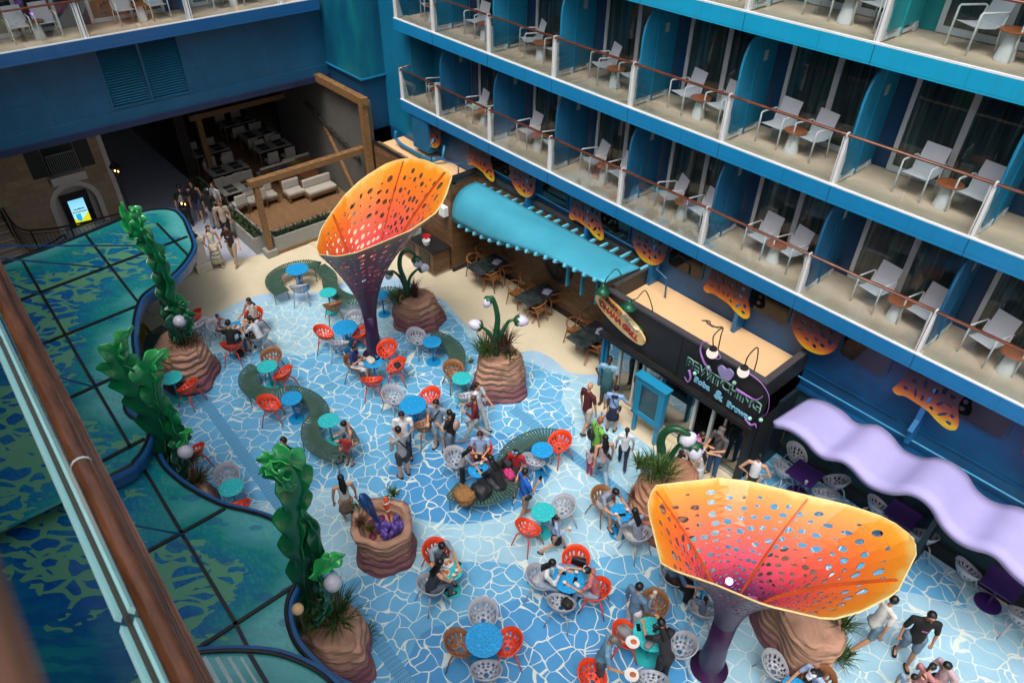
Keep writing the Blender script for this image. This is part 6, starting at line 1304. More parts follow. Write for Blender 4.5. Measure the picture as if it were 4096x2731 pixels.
# ================================================================== PERFORATED CHAIRS
chcol = {'W': plain('chair grey', '9fa2ac', .4, var=.03), 'O': plain('chair orange', 'd8401c', .38, var=.04), 'B': plain('chair brown', '8a5c38', .45, var=.06)}
def shell(u, v):
    r_ = min(1, math.hypot(u, v)); ph = math.atan2(v, u); c, s_ = math.cos(ph), math.sin(ph)
    back = (1-c)/2; rimz = .60+.20*back**1.3-.10*max(0, c)**2; rx = .27*c-.02; ry = .29*s_
    hr_ = r_**.8; z = .405+(rimz-.405)*r_**2.3
    return (rx*hr_+.015, ry*hr_, z)
def mk_chair(col):
    t = thing('shell_chair', '', 'chair'); m_ = chcol[col]; holes = []; hr = random.Random(12)
    for ring, cnt, a_, b_ in ((.3, 6, .07, .075), (.52, 11, .08, .085), (.735, 15, .1, .085), (.0, 1, .12, .1)):
        for k in range(cnt):
            an = 2*PI*(k+.5*(ring > .5))/cnt+hr.uniform(-.06, .06); rr = ring+hr.uniform(-.015, .015); f = hr.uniform(.8, 1.15); holes.append(ell(rr*math.cos(an), rr*math.sin(an), a_*f, b_*f*.95, an, 9))
    inner = [(r_*math.cos(2*PI*k/28+r_*3), r_*math.sin(2*PI*k/28+r_*3)) for r_ in (.15, .42, .63, .86, .93) for k in range(28)]
    o = holed([(math.cos(2*PI*k/44), math.sin(2*PI*k/44)) for k in range(44)], holes, inner, shell, 'seat_shell', m_, t, .014)
    MB().tube([shell(math.cos(2*PI*k/36), math.sin(2*PI*k/36)) for k in range(37)], .013, 6, caps=False).build('shell_rim', m_, t, smooth=True)
    for i in (-1, 1):
        for j in (-1, 1): MB().tube([(i*.12, j*.13, .43), (i*.17, j*.18, .36), (i*.27, j*.25, 0)], [.02, .02, .012], 7).build('leg', m_, t, smooth=True)
    return t
PC = {c: mk_chair(c) for c in 'WOB'}; usedc = set(); CHAIRS = {}
cn = {'W': 'grey perforated chair', 'O': 'orange perforated chair', 'B': 'brown perforated chair'}
def chair(key, col, k, x, y, look, lb, z=.6):
    q = G(k, x, y, z); tgt = TB[look][0] if isinstance(look, int) else G(*look)
    rz = math.atan2(tgt.y-q.y, tgt.x-q.x); label = f'{cn[col]} {lb}'
    if col not in usedc: usedc.add(col); t = PC[col]; t.location = (q.x, q.y, .02); t.rotation_euler = (0, 0, rz); t['label'] = label; t['group'] = 'perforated shell chairs'
    else: t = dup(PC[col], (q.x, q.y, .02), rz, label, 'perforated shell chairs')
    CHAIRS[key] = (Vector((q.x, q.y, 0)), rz); return t
for a in [('1a','W','P',2020,725,1,'seen from behind at the farthest blue table'),('2a','B','E',50,530,2,'at the small turquoise table left of the far funnel'),('3a','O','D',2140,715,3,'left of the blue table near the far funnel stem'),('3b','W','E',195,630,3,'behind the blue table near the far funnel stem'),('3c','W','E',95,785,3,'in front of the blue table near the far funnel stem'),('3d','O','E',240,715,3,'between the blue table and the far funnel stem'),
 ('16a','W','P',1080,1190,16,'left at the family table holding the child'),('16b','O','P',1500,1070,16,'under the woman in white at the family table'),('16c','O','P',1240,1400,16,'under the man in black at the family table'),('16d','W','P',1570,1300,16,'under the woman in white shirt at the family table'),
 ('7a','B','E',195,915,7,'under the boy in blue at the foot of the far funnel'),('7b','O','E',410,825,7,'empty and upright behind the small table with bags'),('7c','O','E',470,935,7,'with a small bag right of the table at the far funnel foot'),('7d','O','E',313,1030,7,'with its back to us before the far funnel foot table'),
 ('6a','W','E',605,745,6,'left of the blue table inside the short curved bench'),('8a','B','E',850,965,8,'left of the turquoise table by the mid plaza rock'),('8b','W','E',940,1135,8,'behind the boy in white by the mid plaza rock'),('9a','W','E',448,1130,9,'left of the big blue table in mid plaza'),('9b','O','E',692,1145,9,'right of the big blue table in mid plaza'),('9c','B','E',655,1320,9,'in front of the big blue table in mid plaza'),
 ('10a','O','E',1550,1440,10,'right of the table inside the crescent bench'),('10b','W','N',1745,675,10,'between the girl in red and the crescent bench table'),('11a','W','N',890,650,11,'behind the leaning child in grey'),('11b','O','N',1160,560,11,'under the woman in light blue at the crescent bench'),('12a','B','D',1795,880,12,'behind the turquoise table in the upper hollow of the S bench'),('12b','O','D',1868,985,12,'tilted away right of the upper table of the S bench'),
 ('13a','O','D',1780,1185,13,'round and open at the middle bend of the S bench'),('15a','O','D',1240,1070,15,'right of the turquoise table near the farthest kelp rock'),('l1','O','P',800,1070,('P',500,1250),'just right of the farthest kelp, upright'),('l2','W','P',865,1165,('P',560,1300),'in front of the orange one by the farthest kelp'),('m1','O','Q',650,1180,('Q',300,1000),'peeping out beside the globe of the middle kelp'),
 ('17a','W','G',1500,210,17,'behind the turquoise table near the lower glass canopy'),('17b','O','G',1570,410,17,'half hidden below the turquoise table near the lower glass canopy'),('18a','W','H',1570,415,18,'right of the turquoise table above the bunny ears girl'),('18b','O','H',1342,550,18,'left below the turquoise table near the bunny ears girl'),('19a','O','H',735,715,19,'under the man eating at the turquoise table'),('19b','W','H',700,930,19,'under the long haired woman eating at the turquoise table'),
 ('20a','W','H',1415,880,20,'under the woman in white shirt at the large blue table'),('20b','O','H',1655,765,20,'with a black jacket over it at the large blue table'),('20c','O','H',1790,960,20,'under the woman in red check at the large blue table'),('20d','W','H',1560,1045,20,'holding a black handbag at the large blue table'),
 ('21a','W','H',1045,1120,21,'behind the large empty blue table'),('21b','B','H',885,1315,21,'left of the large empty blue table'),('21c','O','H',1208,1310,21,'right of the large empty blue table'),('21d','W','H',1065,1490,21,'in front of the large empty blue table'),('22a','B','H',1835,360,22,'under the man in grey near the pink rock'),('22b','W','H',2065,595,22,'under the woman in grey blouse near the pink rock'),
 ('23a','B','H',2170,1060,23,'behind the large turquoise table, beside the man with a cup'),('23b','O','H',1985,1260,23,'with a grey bag left of the large turquoise table'),('23c','W','I',50,1330,23,'right of the camera table by the large funnel stem'),('23d','O','H',1765,1530,('H',1900,1700),'cut by the bottom edge left of the plates'),('23e','W','H',2160,1560,23,'cut by the bottom edge under the woman in black'),
 ('24a','W','V',1565,1010,24,'holding a dark bag at the table under the large funnel'),('24b','W','V',1915,1420,24,'under the small child beside the large funnel stem'),('r1','W','I',665,1460,('I',800,1600),'standing empty between the large funnel base and big rock'),('r2','B','I',950,1560,25,'under the woman in white cap at the bottom edge'),
 ('p1','W','M',395,460,('M',465,640),'against the dark niche above the nearest purple table'),('p2','W','M',285,590,('M',465,640),'left of the nearest purple table'),('p3','W','M',725,690,('M',500,640),'right of the nearest purple table'),('p4','W','M',630,800,('M',500,680),'peeping over the funnel rim below the purple table'),('p5','W','M',1090,900,('M',1300,960),'in the dim niche at the second purple table'),('p6','W','M',1465,1150,('M',1300,980),'right of the second purple table by the funnel rim'),('p7','W','M',1845,1440,('M',2150,1430),'left of the third purple table in the open'),('p8','W','U',2340,720,('U',2150,400),'cut by the right edge beside the third purple table')]:
    chair(*a)
# purple tables
m_pur = plain('purple table', '38185e', .45)
for i, (k, x, y, lb) in enumerate([('M', 465, 620, 'square purple table with a plastic cup near the shop corner'), ('M', 1300, 960, 'second square purple table deep in the shade'), ('U', 2130, 370, 'square purple table with round purple foot at the right')]):
    q = G(k, x, y, .75); t = thing('square_table', lb, 'table', (q.x, q.y, .02), 0, 'square purple tables'); MB().box((0, 0, .72), (.66, .66, .03)).build('table_top', m_pur, t, bevel=.005); MB().tube([(0, 0, .01), (0, 0, .7)], .03, 10).build('column', m_pur, t); MB().lathe([(.26, 0), (.26, .012), (.05, .02)], 28).build('base_plate', m_pur, t)
# wooden dining sets
m_oak = wood('oak chair', '6a4426', 'a0693e', (2, 2, 6), rough=.5); m_mar = NT('dark marble')
if True: s = m_mar; s.pbr(s.ramp(s.noise(s.pos((1, 1, 1)), 6, 6, .75), [(.4, hx('1c2224')), (.6, hx('3c4648')), (.75, hx('6a7674'))]), .3)
m_mar = m_mar.m
def mk_oak():
    t = thing('oak_chair', '', 'chair'); MB().prism([(-.2, -.2), (.2, -.22), (.22, 0), (.2, .22), (-.2, .2)], .43, .46).build('seat', m_oak, t, bevel=.008)
    MB().tube(catmull([(.1, -.27, .68), (-.1, -.27, .7), (-.22, -.18, .76), (-.26, 0, .79), (-.22, .18, .76), (-.1, .27, .7), (.1, .27, .68)], 5), (.018, .03), 7, side=(0, 0, 1)).build('backrest', m_oak, t, smooth=True)
    for i in (-1, 1): MB().tube([(.21, i*.22, 0), (.17, i*.23, .45), (.08, i*.265, .68)] if False else [(.23, i*.23, 0), (.18, i*.2, .44)], [.015, .022], 7).build('leg', m_oak, t); MB().tube([(-.26, i*.22, 0), (-.18, i*.2, .44), (-.12, i*.26, .69)], [.015, .022, .018], 7).build('leg', m_oak, t)
    return t
oak = mk_oak(); uo = False
sets = [('T', 520, 1060, 'far', 1.25, [(400, 1060), (490, 960), (575, 1180), (730, 1100)]), ('T', 1040, 1375, 'middle', 1.25, [(830, 1350), (960, 1270), (1040, 1520), (1220, 1400)]), ('E', 1750, 720, 'near', 1.25, [(1655, 690), (1745, 640), (1800, 800)])]
for k, x, y, nm, L_, chs in sets:
    q = G(k, x, y, .75); t = thing('marble_table', f'dark marble topped table with crossed wooden legs, the {nm} one along the timber wall', 'table', (q.x, q.y, 0), 0, 'dark marble tables along the timber wall')
    MB().box((0, 0, .735), (.72, L_, .03)).build('table_top', m_mar, t)
    for i in (-1, 1): MB().quadbar((-.3*i, -.35, .72), (.35*i, .3, 0), .07, .05).build('leg', m_oak, t)
    MB().quadbar((-.3, .4, .72), (.3, -.45, 0), .07, .05).build('leg', m_oak, t)
    o = MB().box((q.x+.12, q.y+.32, .76), (.22, .3, .02), .3).box((q.x+.1, q.y+.3, .778), (.2, .2, .012), .6).build('folded_napkin', plain('napkin lilac', 'b4b0d0', .7)); tag(o, f'pale lilac cloth on the {nm} marble table', 'cloth')
    for j, (cx_, cy_) in enumerate(chs):
        p = G(k, cx_, cy_, .5); left = p.x < q.x; rz = 0 if j < 2 else PI; rz += [.15, -.1, .2, -.25][j]
        lb = f'curved back oak chair, {ORD[j]} at the {nm} marble table'
        if not uo: uo = True; c = oak; c.location = (p.x, p.y, 0); c.rotation_euler = (0, 0, rz); c['label'] = lb; c['group'] = 'oak chairs'
        else: dup(oak, (p.x, p.y, 0), rz, lb, 'oak chairs')
# ================================================================== SMALL THINGS ON TABLES
m_cup = plain('paper cup', 'c8c2bc', .6, var=.02); m_cof = plain('coffee', '2a1a12', .2); m_phn = plain('phone black', '101114', .15); m_plate = plain('plate white', 'd0d0cc', .3, var=.02)
def cup(k, x, y, lb, z=.77): q = G(k, x, y, z+.1); t = thing('paper_cup', lb, 'cup', (q.x, q.y, z), 0, 'cups on the tables'); MB().lathe([(.027, 0), (.036, .1), (.038, .1), (.038, .104), (.034, .104)], 16).build('cup_body', m_cup, t, smooth=True); MB().lathe([(.001, .09), (.034, .09)], 16).build('drink', m_cof, t)
def phone(k, x, y, rz, lb, z=.77): q = G(k, x, y, z); o = MB().box((0, 0, .005), (.075, .155, .01)).build('phone', m_phn, bevel=.004); o.location = (q.x, q.y, z+.001); o.rotation_euler = (0, 0, rz); tag(o, lb, 'phone', 'phones on the tables')
def plate(k, x, y, lb, food='fries', z=.77):
    q = G(k, x, y, z); t = thing('plate_of_food', lb, 'plate', (q.x, q.y, z), random.random()*3, 'plates of food'); MB().lathe([(.07, 0), (.12, .015), (.125, .018), (.08, .006)], 24).build('plate', m_plate, t, smooth=True); hr = random.Random(int(x)); mb = MB()
    for i in range(26): mb.quadbar((hr.uniform(-.05, .0), hr.uniform(-.05, .05), .012+.02*hr.random()), (hr.uniform(-.08, .02), hr.uniform(-.06, .06), .015+.025*hr.random()), .008, .008)
    mb.build('fries', plain('food orange', 'b0562a', .6), t); MB().ball((.05, .02, .03), (.04, .04, .03), 12).build('bun', plain('food bun', '9a5a2c', .5), t, smooth=True)
cup('N', 1170, 690, 'cup on the blue table by the crescent bench'); cup('H', 1660, 832, 'white lidded cup on the large blue table'); cup('H', 1582, 900, 'cup of black coffee on the large blue table'); cup('H', 870, 820, 'taller cup beside the plates of the couple eating'); cup('H', 850, 852, 'white cup nearest the woman eating'); cup('V', 915, 300, 'cup before the man in grey near the pink rock'); cup('V', 1047, 248, 'cup near the rock on the couple\'s blue table'); cup('H', 2180, 1262, 'cup among the cameras on the turquoise table'); cup('M', 480, 685, 'clear cup on the nearest purple table'); cup('P', 1365, 1165, 'tall cup on the family table')
phone('H', 1567, 842, -.9, 'black phone on the large blue table near the white shirt'); phone('H', 1652, 890, .5, 'dark phone on the large blue table near the red check blouse'); phone('H', 885, 790, .6, 'grey phone on the turquoise table of the couple eating'); phone('V', 985, 315, -.6, 'small black phone on the couple\'s blue table'); phone('H', 2070, 1200, .9, 'black phone at the upper left of the turquoise camera table'); phone('E', 350, 880, .4, 'dark phone beside the bags at the far funnel foot'); phone('N', 1150, 775, -.4, 'tablet sized phone with strap on the crescent bench table')
plate('H', 812, 778, 'plate with burger and fries before the man in grey'); plate('H', 788, 840, 'plate with burger and fries before the long haired woman'); plate('P', 1285, 1185, 'plate with yellow food on the family table'); plate('P', 1390, 1125, 'plate with pizza before the woman in white'); plate('P', 1325, 1240, 'empty looking plate before the man in black')
def camera_obj(k, x, y, lb, rz): q = G(k, x, y, .8); t = thing('photo_camera', lb, 'camera', (q.x, q.y, .772), rz, 'cameras on the turquoise table'); MB().box((0, 0, .045), (.13, .05, .085)).build('body', m_phn, t, bevel=.008); MB().tube([(0, -.02, .045), (0, -.1, .045)], .035, 14).build('lens', m_black, t); MB().tube(catmull([(.06, 0, .06), (.14, .06, .02), (.12, .16, .01), (0, .12, .01), (-.06, 0, .06)], 5), .006, 5).build('strap', m_black, t)
camera_obj('H', 2185, 1200, 'black camera at the upper right of the turquoise table', .4); camera_obj('H', 2225, 1265, 'black camera with long strap at the right of the turquoise table', -.8)
m_blk = plain('bag black', '15161a', .6, var=.2); m_gryb = plain('bag grey', '77797c', .8)
def bag(name, lb, k, x, y, z, sz, mat, strap=True, rz=0, cat='bag'):
    q = G(k, x, y, z); t = thing(name, lb, cat, (q.x, q.y, z-sz[2]/2), rz); mb = MB(); mb.ball((0, 0, sz[2]/2), (sz[0]/2, sz[1]/2, sz[2]/2), 26)
    for i, v in enumerate(mb.v):
        q_ = [math.copysign(abs(c_/h_)**.62, c_)*h_ for c_, h_ in ((v.x, sz[0]/2), (v.y, sz[1]/2), (v.z-sz[2]/2, sz[2]/2))]; w2 = Vector((q_[0], q_[1], q_[2]+sz[2]/2)); am = .35 if 'curly' in name or 'plush' in name else .14
        mb.v[i] = Vector((w2.x, w2.y, w2.z*(1-.25*abs(v.x)/sz[0])))*(1+am*noise.noise(w2*(30 if am > .2 else 11)+Vector((x, 0, 0))))
    mb.build('bag_body', mat, t, smooth=True)
    if strap: MB().tube(catmull([(-sz[0]*.3, 0, sz[2]*.8), (-sz[0]*.2, .02, sz[2]*1.15), (sz[0]*.2, .02, sz[2]*1.15), (sz[0]*.3, 0, sz[2]*.8)], 5), .012, 5).build('bag_strap', mat, t)
bag('handbag', 'white handbag on the small blue table at the far funnel foot', 'E', 300, 890, .83, (.3, .2, .14), plain('bag cream', 'b8b4aa', .6)); bag('handbag', 'dark handbag behind the white one at the far funnel foot', 'E', 310, 870, .83, (.22, .16, .14), m_blk); bag('handbag', 'small dark bag on an orange chair right of the far funnel foot', 'E', 480, 925, .52, (.22, .18, .12), m_blk)
bag('backpack', 'black backpack on the crescent bench', 'N', 1170, 980, .6, (.46, .4, .34), m_blk, cat='backpack'); bag('curly_bag', 'brown curly furry bag on the end of the crescent bench', 'N', 980, 1040, .58, (.5, .42, .3), NT('x').m if False else plain('fur brown', '8a6238', .9, var=.6, scale=40, bs=.8), False); bag('backpack', 'black backpack with orange patch behind the girl in red', 'N', 1465, 690, .62, (.34, .3, .38), m_blk, cat='backpack'); bag('plush_bag', 'pink and green plush bag on the crescent bench', 'N', 1470, 810, .56, (.34, .2, .2), plain('plush pink', 'b0306c', .8, var=.7, scale=12), False)
bag('handbag', 'black handbag in the grey chair below the large blue table', 'H', 1600, 1045, .52, (.26, .2, .2), m_blk); bag('tote', 'grey crumpled bag on the orange chair left of the camera table', 'H', 1985, 1235, .55, (.4, .24, .26), m_gryb); bag('pouch', 'grey pouch on the turquoise camera table', 'H', 2140, 1310, .82, (.14, .2, .1), m_gryb, False); bag('handbag', 'dark wine bag on the grey chair under the funnel rim', 'V', 1570, 1060, .55, (.3, .2, .34), plain('bag wine', '2a1418', .6)); bag('pouch', 'folded sunglasses and cord on the large blue table', 'H', 1665, 915, .785, (.14, .08, .03), m_cup, False); bag('handbag', 'black bag on the floor under the family table', 'P', 1330, 1480, .1, (.3, .2, .2), m_blk)
q = G('H', 1675, 770, .8); o = MB().box((0, 0, 0), (.3, .05, .36)).box((0, .03, .12), (.26, .04, .2), .2).build('black_jacket', m_blk, bevel=.02); o.location = q; o.rotation_euler = (R(15), R(5), CHAIRS['20b'][1]+PI/2); tag(o, 'black jacket hung over the orange chair back', 'jacket')
for i, s_ in enumerate((-1, 1)): pass
t = thing('wet_floor_sign', 'yellow wet floor sign behind the canopy edge by the farthest kelp', 'sign', G('P', 270, 1330), .4)
my_ = plain('sign yellow', 'a8901c', .5)
for s_ in (-1, 1): MB().add([(-.15, s_*.16, 0), (.15, s_*.16, 0), (.1, s_*.02, .6), (-.1, s_*.02, .6), (-.15, s_*.17, 0), (.15, s_*.17, 0), (.1, s_*.03, .6), (-.1, s_*.03, .6)], [(0, 1, 2, 3), (7, 6, 5, 4), (0, 4, 5, 1), (1, 5, 6, 2), (2, 6, 7, 3), (3, 7, 4, 0)]).build('sign_panel', my_, t)
# ================================================================== PEOPLE
SK = {'l': 'b98a6c', 'm': 'a87858', 'd': '4a2c1c'}
def skin(k): return plain('skin '+k, SK[k], .55, var=.04)
def cloth(h): return plain('cloth '+h, h, .85, var=.2, scale=11, bs=.7, fine=22)
def checkmat(name, a, b, sc_):
    if name in MATS: return MATS[name]
    s = NT(name); ck = s.n('ShaderNodeTexChecker'); ck.inputs['Scale'].default_value = sc_; ck.inputs[1].default_value = (*hx(a), 1); ck.inputs[2].default_value = (*hx(b), 1); s.l(s.pos(obj=True), ck.inputs[0]); s.pbr(ck.outputs[0], .85); MATS[name] = s.m; return s.m
def stripemat(name, a, b, sc_, ax=0):
    if name in MATS: return MATS[name]
    s = NT(name); sx = s.n('ShaderNodeSeparateXYZ'); s.l(s.pos(obj=True), sx.inputs[0]); f = s.math('LESS_THAN', s.math('FRACT', s.math('MULTIPLY', sx.outputs[ax], sc_)), .45); s.pbr(s.mix(f, hx(a), hx(b)), .85); MATS[name] = s.m; return s.m
REM = []
def remesh(o, vox, sm=3):
    r_ = o.modifiers.new('r', 'REMESH'); r_.mode = 'VOXEL'; r_.voxel_size = vox; r_.use_smooth_shade = True
    if sm: q = o.modifiers.new('s', 'SMOOTH'); q.factor = .5; q.iterations = sm
    REM.append(o)
V3 = Vector
def person(label, base, yaw, h=1.65, pose='stand', arms=('down', 'down'), top=('short', 'ffffff'), bot=('trousers', '222222'), shoe='222222', hair=('short', '0c0a0a'), sk='l', lean=0.0, head=0.15, turn=0.0, stride=.16, seat=.44, fat=1.1, cap=None, extras=(), group=None):
    t = thing('person', label, 'person', base, yaw, group); k = h/1.7
    hipz = .50*h if pose != 'sit' else seat+.09*k; hw = .085*k*(.5+.5*fat)
    hips = [V3((0, s_*hw, hipz)) for s_ in (1, -1)]
    knees = []; ank = []; toe = []
    for i, s_ in enumerate((1, -1)):
        if pose == 'stand': kn = V3((.015, s_*hw*1.05, .27*h)); an = V3((0, s_*hw*1.15, .045*h)); fd = V3((1, s_*.25, 0))
        elif pose == 'walk':
            if i == 0: kn = V3((stride*.75, s_*hw, .275*h)); an = V3((stride*1.25, s_*hw*.9, .05*h)); fd = V3((1, .1, .12))
            else: kn = V3((-.02, s_*hw, .265*h)); an = V3((-stride*1.5, s_*hw*.9, .085*h)); fd = V3((1, -.1, -.55))
        elif pose == 'sit': kn = V3((.235*h, s_*hw*1.25, seat+.06*k)); an = V3((.25*h+.02*s_, s_*hw*1.1, .05*h)); fd = V3((1, s_*.15, 0))
        elif pose == 'cross': kn = V3((.24*h, s_*hw*.7, seat+.07*k+(.05 if i else 0))); an = V3((.27*h+(.14 if i else -.08), -s_*.02, .05*h if not i else .2*h)); fd = V3((1, 0, -.2*i))
        knees.append(kn); ank.append(an); toe.append(fd.normalized())
    if pose == 'cross': hips = [V3((0, s_*hw, seat+.09*k)) for s_ in (1, -1)]
    pel = V3((0, 0, hips[0].z+.03*h)); up = V3((math.sin(lean), 0, math.cos(lean)))
    waist = pel+up*.075*h; chest = pel+up*.19*h; shc = pel+up*.275*h; neck = pel+up*.315*h
    hup = V3((math.sin(lean+head), math.sin(turn)*.0, math.cos(lean+head))); hc = neck+hup*.088*h
    S_ = []; E_ = []; W_ = []; HD = []
    for i, s_ in enumerate((1, -1)):
        sh = shc+V3((0, s_*.108*h*(.6+.4*fat), -.012*h)); a = arms[i]
        d = {'down': ((.05, s_*.22, -1), (.18, s_*.02, -1)), 'swingf': ((.45, s_*.15, -1), (.8, 0, -.7)), 'swingb': ((-.4, s_*.2, -1), (-.1, s_*.05, -1)), 'hold': ((.2, s_*.15, -1), (1, -s_*.45, .15)), 'phone': ((.3, s_*.15, -1), (.8, -s_*.35, .65)),
             'table': ((.5, s_*.2, -.85), (1, -s_*.25, .05)), 'chin': ((.55, s_*.05, -.75), (.35, -s_*.45, 1)), 'reach': ((.8, s_*.15, -.45), (1, -s_*.1, -.1)), 'up': ((.7, s_*.2, -.2), (.3, -s_*.3, 1)), 'side': ((.1, s_*.5, -.9), (.5, s_*.3, -.6)), 'hip': ((-.15, s_*.55, -.8), (.3, -s_*.5, -.6)), 'plate': ((.25, s_*.3, -1), (1, s_*.1, -.15)), 'bag': ((-.05, s_*.3, -1), (.4, -s_*.3, -.8))}[a]
        u = V3(d[0]).normalized(); f = V3(d[1]).normalized()
        if lean and a in ('table', 'hold', 'phone', 'chin', 'reach', 'up'): u = (u+V3((lean*.3, 0, 0))).normalized()
        el = sh+u*.165*h; wr = el+f*.145*h; S_.append(sh); E_.append(el); W_.append(wr); HD.append(f)
    Y = V3((0, 1, 0)); body = MB()
    body.tube([pel-V3((0, 0, .03*h)), pel, waist, chest, shc], [(.09*k*fat, .075*k*fat), (.1*k*fat, .085*k*fat), (.085*k*fat, .072*k*fat), (.1*k*fat, .08*k*fat), (.095*k, .06*k)], 14, side=Y, dome=True)
    body.tube([shc-up*.01, neck+up*.02*h], [.052*k, .04*k], 10, dome=True)
    body.ball(hc, (.078*k, .068*k, .098*k), 16, Matrix.Rotation(lean+head, 4, 'Y')); fw = V3((math.cos(lean+head)*math.cos(turn), math.sin(turn), -math.sin(lean+head))); 
    hs = hup.cross(fw).normalized(); body.tube([hc+fw*.045*k-hup*.05*k, hc+fw*.055*k-hup*.075*k], [.035*k, .025*k], 8, dome=True)
    body.tube([hc+fw*.07*k+hup*.0*k, hc+fw*.096*k-hup*.02*k], [.008*k, .013*k], 6, dome=True)
    for s_ in (1, -1): body.ball(hc+hs*s_*.068*k, (.014*k, .01*k, .02*k), 8)
    for i in range(2):
        body.tube([hips[i]+V3((0, 0, .0)), hips[i].lerp(knees[i], .5), knees[i]], [.078*k*fat, .066*k*fat, .048*k], 12, dome=True); body.tube([knees[i], knees[i].lerp(ank[i], .3), ank[i]], [.047*k, .05*k, .03*k], 10, dome=True)
        body.tube([ank[i]-V3((0, 0, .015*h)), ank[i]+toe[i]*.09*k-V3((0, 0, .024*h))], [.033*k, .03*k], 8, dome=True)
        body.tube([shc-up*.012*h, S_[i]], [.05*k, .046*k*(.6+.4*fat)], 10, dome=True)
        body.tube([S_[i], E_[i]], [.044*k*(.6+.4*fat), .034*k], 10, dome=True); body.tube([E_[i], W_[i]], [.034*k, .023*k], 10, dome=True)
        f = HD[i]; n_ = f.cross(V3((0, 0, 1))); n_ = n_.normalized() if n_.length > .1 else V3((0, 1, 0)); pn = n_.cross(f); wr = W_[i]; pm = wr+f*.05*k
        body.tube([wr, pm, wr+f*.085*k], [(.02*k, .015*k), (.034*k, .014*k), (.035*k, .012*k)], 8, side=n_, dome=True)
        for q in range(4):
            off = (q-1.5)*.019*k; L_ = (.07, .08, .075, .058)[q]*k; a0 = wr+f*.085*k+n_*off; body.tube([a0, a0+f*L_*.5-pn*.008*k, a0+f*L_*.85-pn*.028*k], [.009*k, .0085*k, .007*k], 6, dome=True)
        sg = 1 if i else -1; a0 = wr+f*.025*k-n_*.02*k*sg; body.tube([a0, a0-n_*.03*k*sg+f*.03*k, a0-n_*.032*k*sg+f*.06*k], [.011*k, .01*k, .008*k], 6, dome=True)
    o = body.build('body', skin(sk), t, smooth=True); remesh(o, .0095*k, 2)
    # eyes, mouth
    for s_ in (1, -1): MB().ball(hc+fw*.068*k+hs*s_*.028*k+hup*.008*k, (.008*k, .012*k, .006*k), 8).build('eye', plain('eye dark', '0c0806', .2), t, smooth=True)
    MB().box(hc+fw*.083*k-hup*.045*k, (.006*k, .03*k, .007*k)).build('mouth', plain('lips', '6a2a28', .5), t)
    # top
    kind, c = top; tm = c if isinstance(c, bpy.types.Material) else cloth(c); mb = MB(); g = .014*k
    if kind:
        low = -.035*h if kind != 'crop' else .02*h
        mb.tube([pel+up*low, pel, waist, chest, shc+up*.005], [((.115*fat)*k+g*.6, .1*k*fat+g*.6), (.105*k*fat+g, .09*k*fat+g), (.092*k*fat+g, .08*k*fat+g), (.1*k*fat+g, .08*k*fat+g), (.092*k+g, .055*k+g)], 16, side=Y, dome=True)
        for i in range(2):
            if kind == 'tank': continue
            mb.tube([shc-up*.012*h, S_[i]+V3((0, 0, .004))], [.056*k+g*.5, .056*k*(.6+.4*fat)], 12, dome=True); mb.tube([chest, S_[i]-V3((0, 0, .02*h))], [.07*k, .05*k*(.6+.4*fat)], 10, dome=True)
            fr = {'short': .6, 'crop': .6, 'long': 1, 'vest': .0, 'half': .85}[kind]
            if fr: mb.tube([S_[i]+V3((0, 0, .005)), S_[i].lerp(E_[i], fr)], [.052*k*(.6+.4*fat), .052*k], 10, dome=True)
            if kind == 'long': mb.tube([E_[i], E_[i].lerp(W_[i], .9)], [.045*k, .033*k], 10, dome=True)
        o = mb.build('shirt' if kind != 'tank' else 'tank_top', tm, t, smooth=True); remesh(o, .013*k, 2)
    kind, c = bot; bm_ = c if isinstance(c, bpy.types.Material) else cloth(c); mb = MB()
    if kind in ('trousers', 'shorts', 'wide'):
        mb.tube([pel-V3((0, 0, .035*h)), pel+up*.03*h], [(.11*k*fat, .095*k*fat), (.106*k*fat, .092*k*fat)], 14, side=Y, dome=True); wd_ = 1.35 if kind == 'wide' else 1
        for i in range(2):
            e_ = knees[i] if kind != 'shorts' else hips[i].lerp(knees[i], .85); mb.tube([hips[i], e_], [.09*k*fat, .066*k*wd_*(1.1 if kind == 'shorts' else 1)], 12, dome=True)
            if kind != 'shorts': mb.tube([knees[i], ank[i]+V3((0, 0, .01))], [.064*k*wd_, .052*k*wd_], 12, dome=True)
        o = mb.build('shorts' if kind == 'shorts' else 'trousers', bm_, t, smooth=True); remesh(o, .013*k, 2)
    elif kind in ('skirt', 'dress', 'longskirt'):
        zl = {'skirt': .3, 'dress': .3, 'longskirt': .12}[kind]*h
        if pose in ('sit', 'cross'): mb.tube([pel+up*.02*h, pel+V3((.08*h, 0, -.02*h)), knees[0].lerp(knees[1], .5)], [(.12*k, .1*k), (.14*k, .09*k), (.15*k, .07*k)], 16, side=Y, dome=True)
        else:
            cx_ = (knees[0].x+knees[1].x)/2; r2 = (.17 if zl > .25*h else .2)*k*(.6+.4*fat); n = 36; vs = []; fs = []
            for j in range(6):
                f = j/5; z = (pel.z+.04*h)*(1-f)+zl*f; rr = (.1*k*fat+.012)*(1-f)+r2*f
                for q in range(n): a = 2*PI*q/n; w_ = 1+.07*f*math.sin(a*9); vs.append((cx_*f*.6+rr*.9*w_*math.cos(a), rr*1.05*w_*math.sin(a), z))
            for j in range(5):
                for q in range(n): q2 = (q+1) % n; fs.append((j*n+q, (j+1)*n+q, (j+1)*n+q2, j*n+q2))
            mb.add(vs, fs)
        o = mb.build('skirt', bm_, t, smooth=True)
        if pose not in ('sit', 'cross'): o.modifiers.new('s', 'SOLIDIFY').thickness = .008
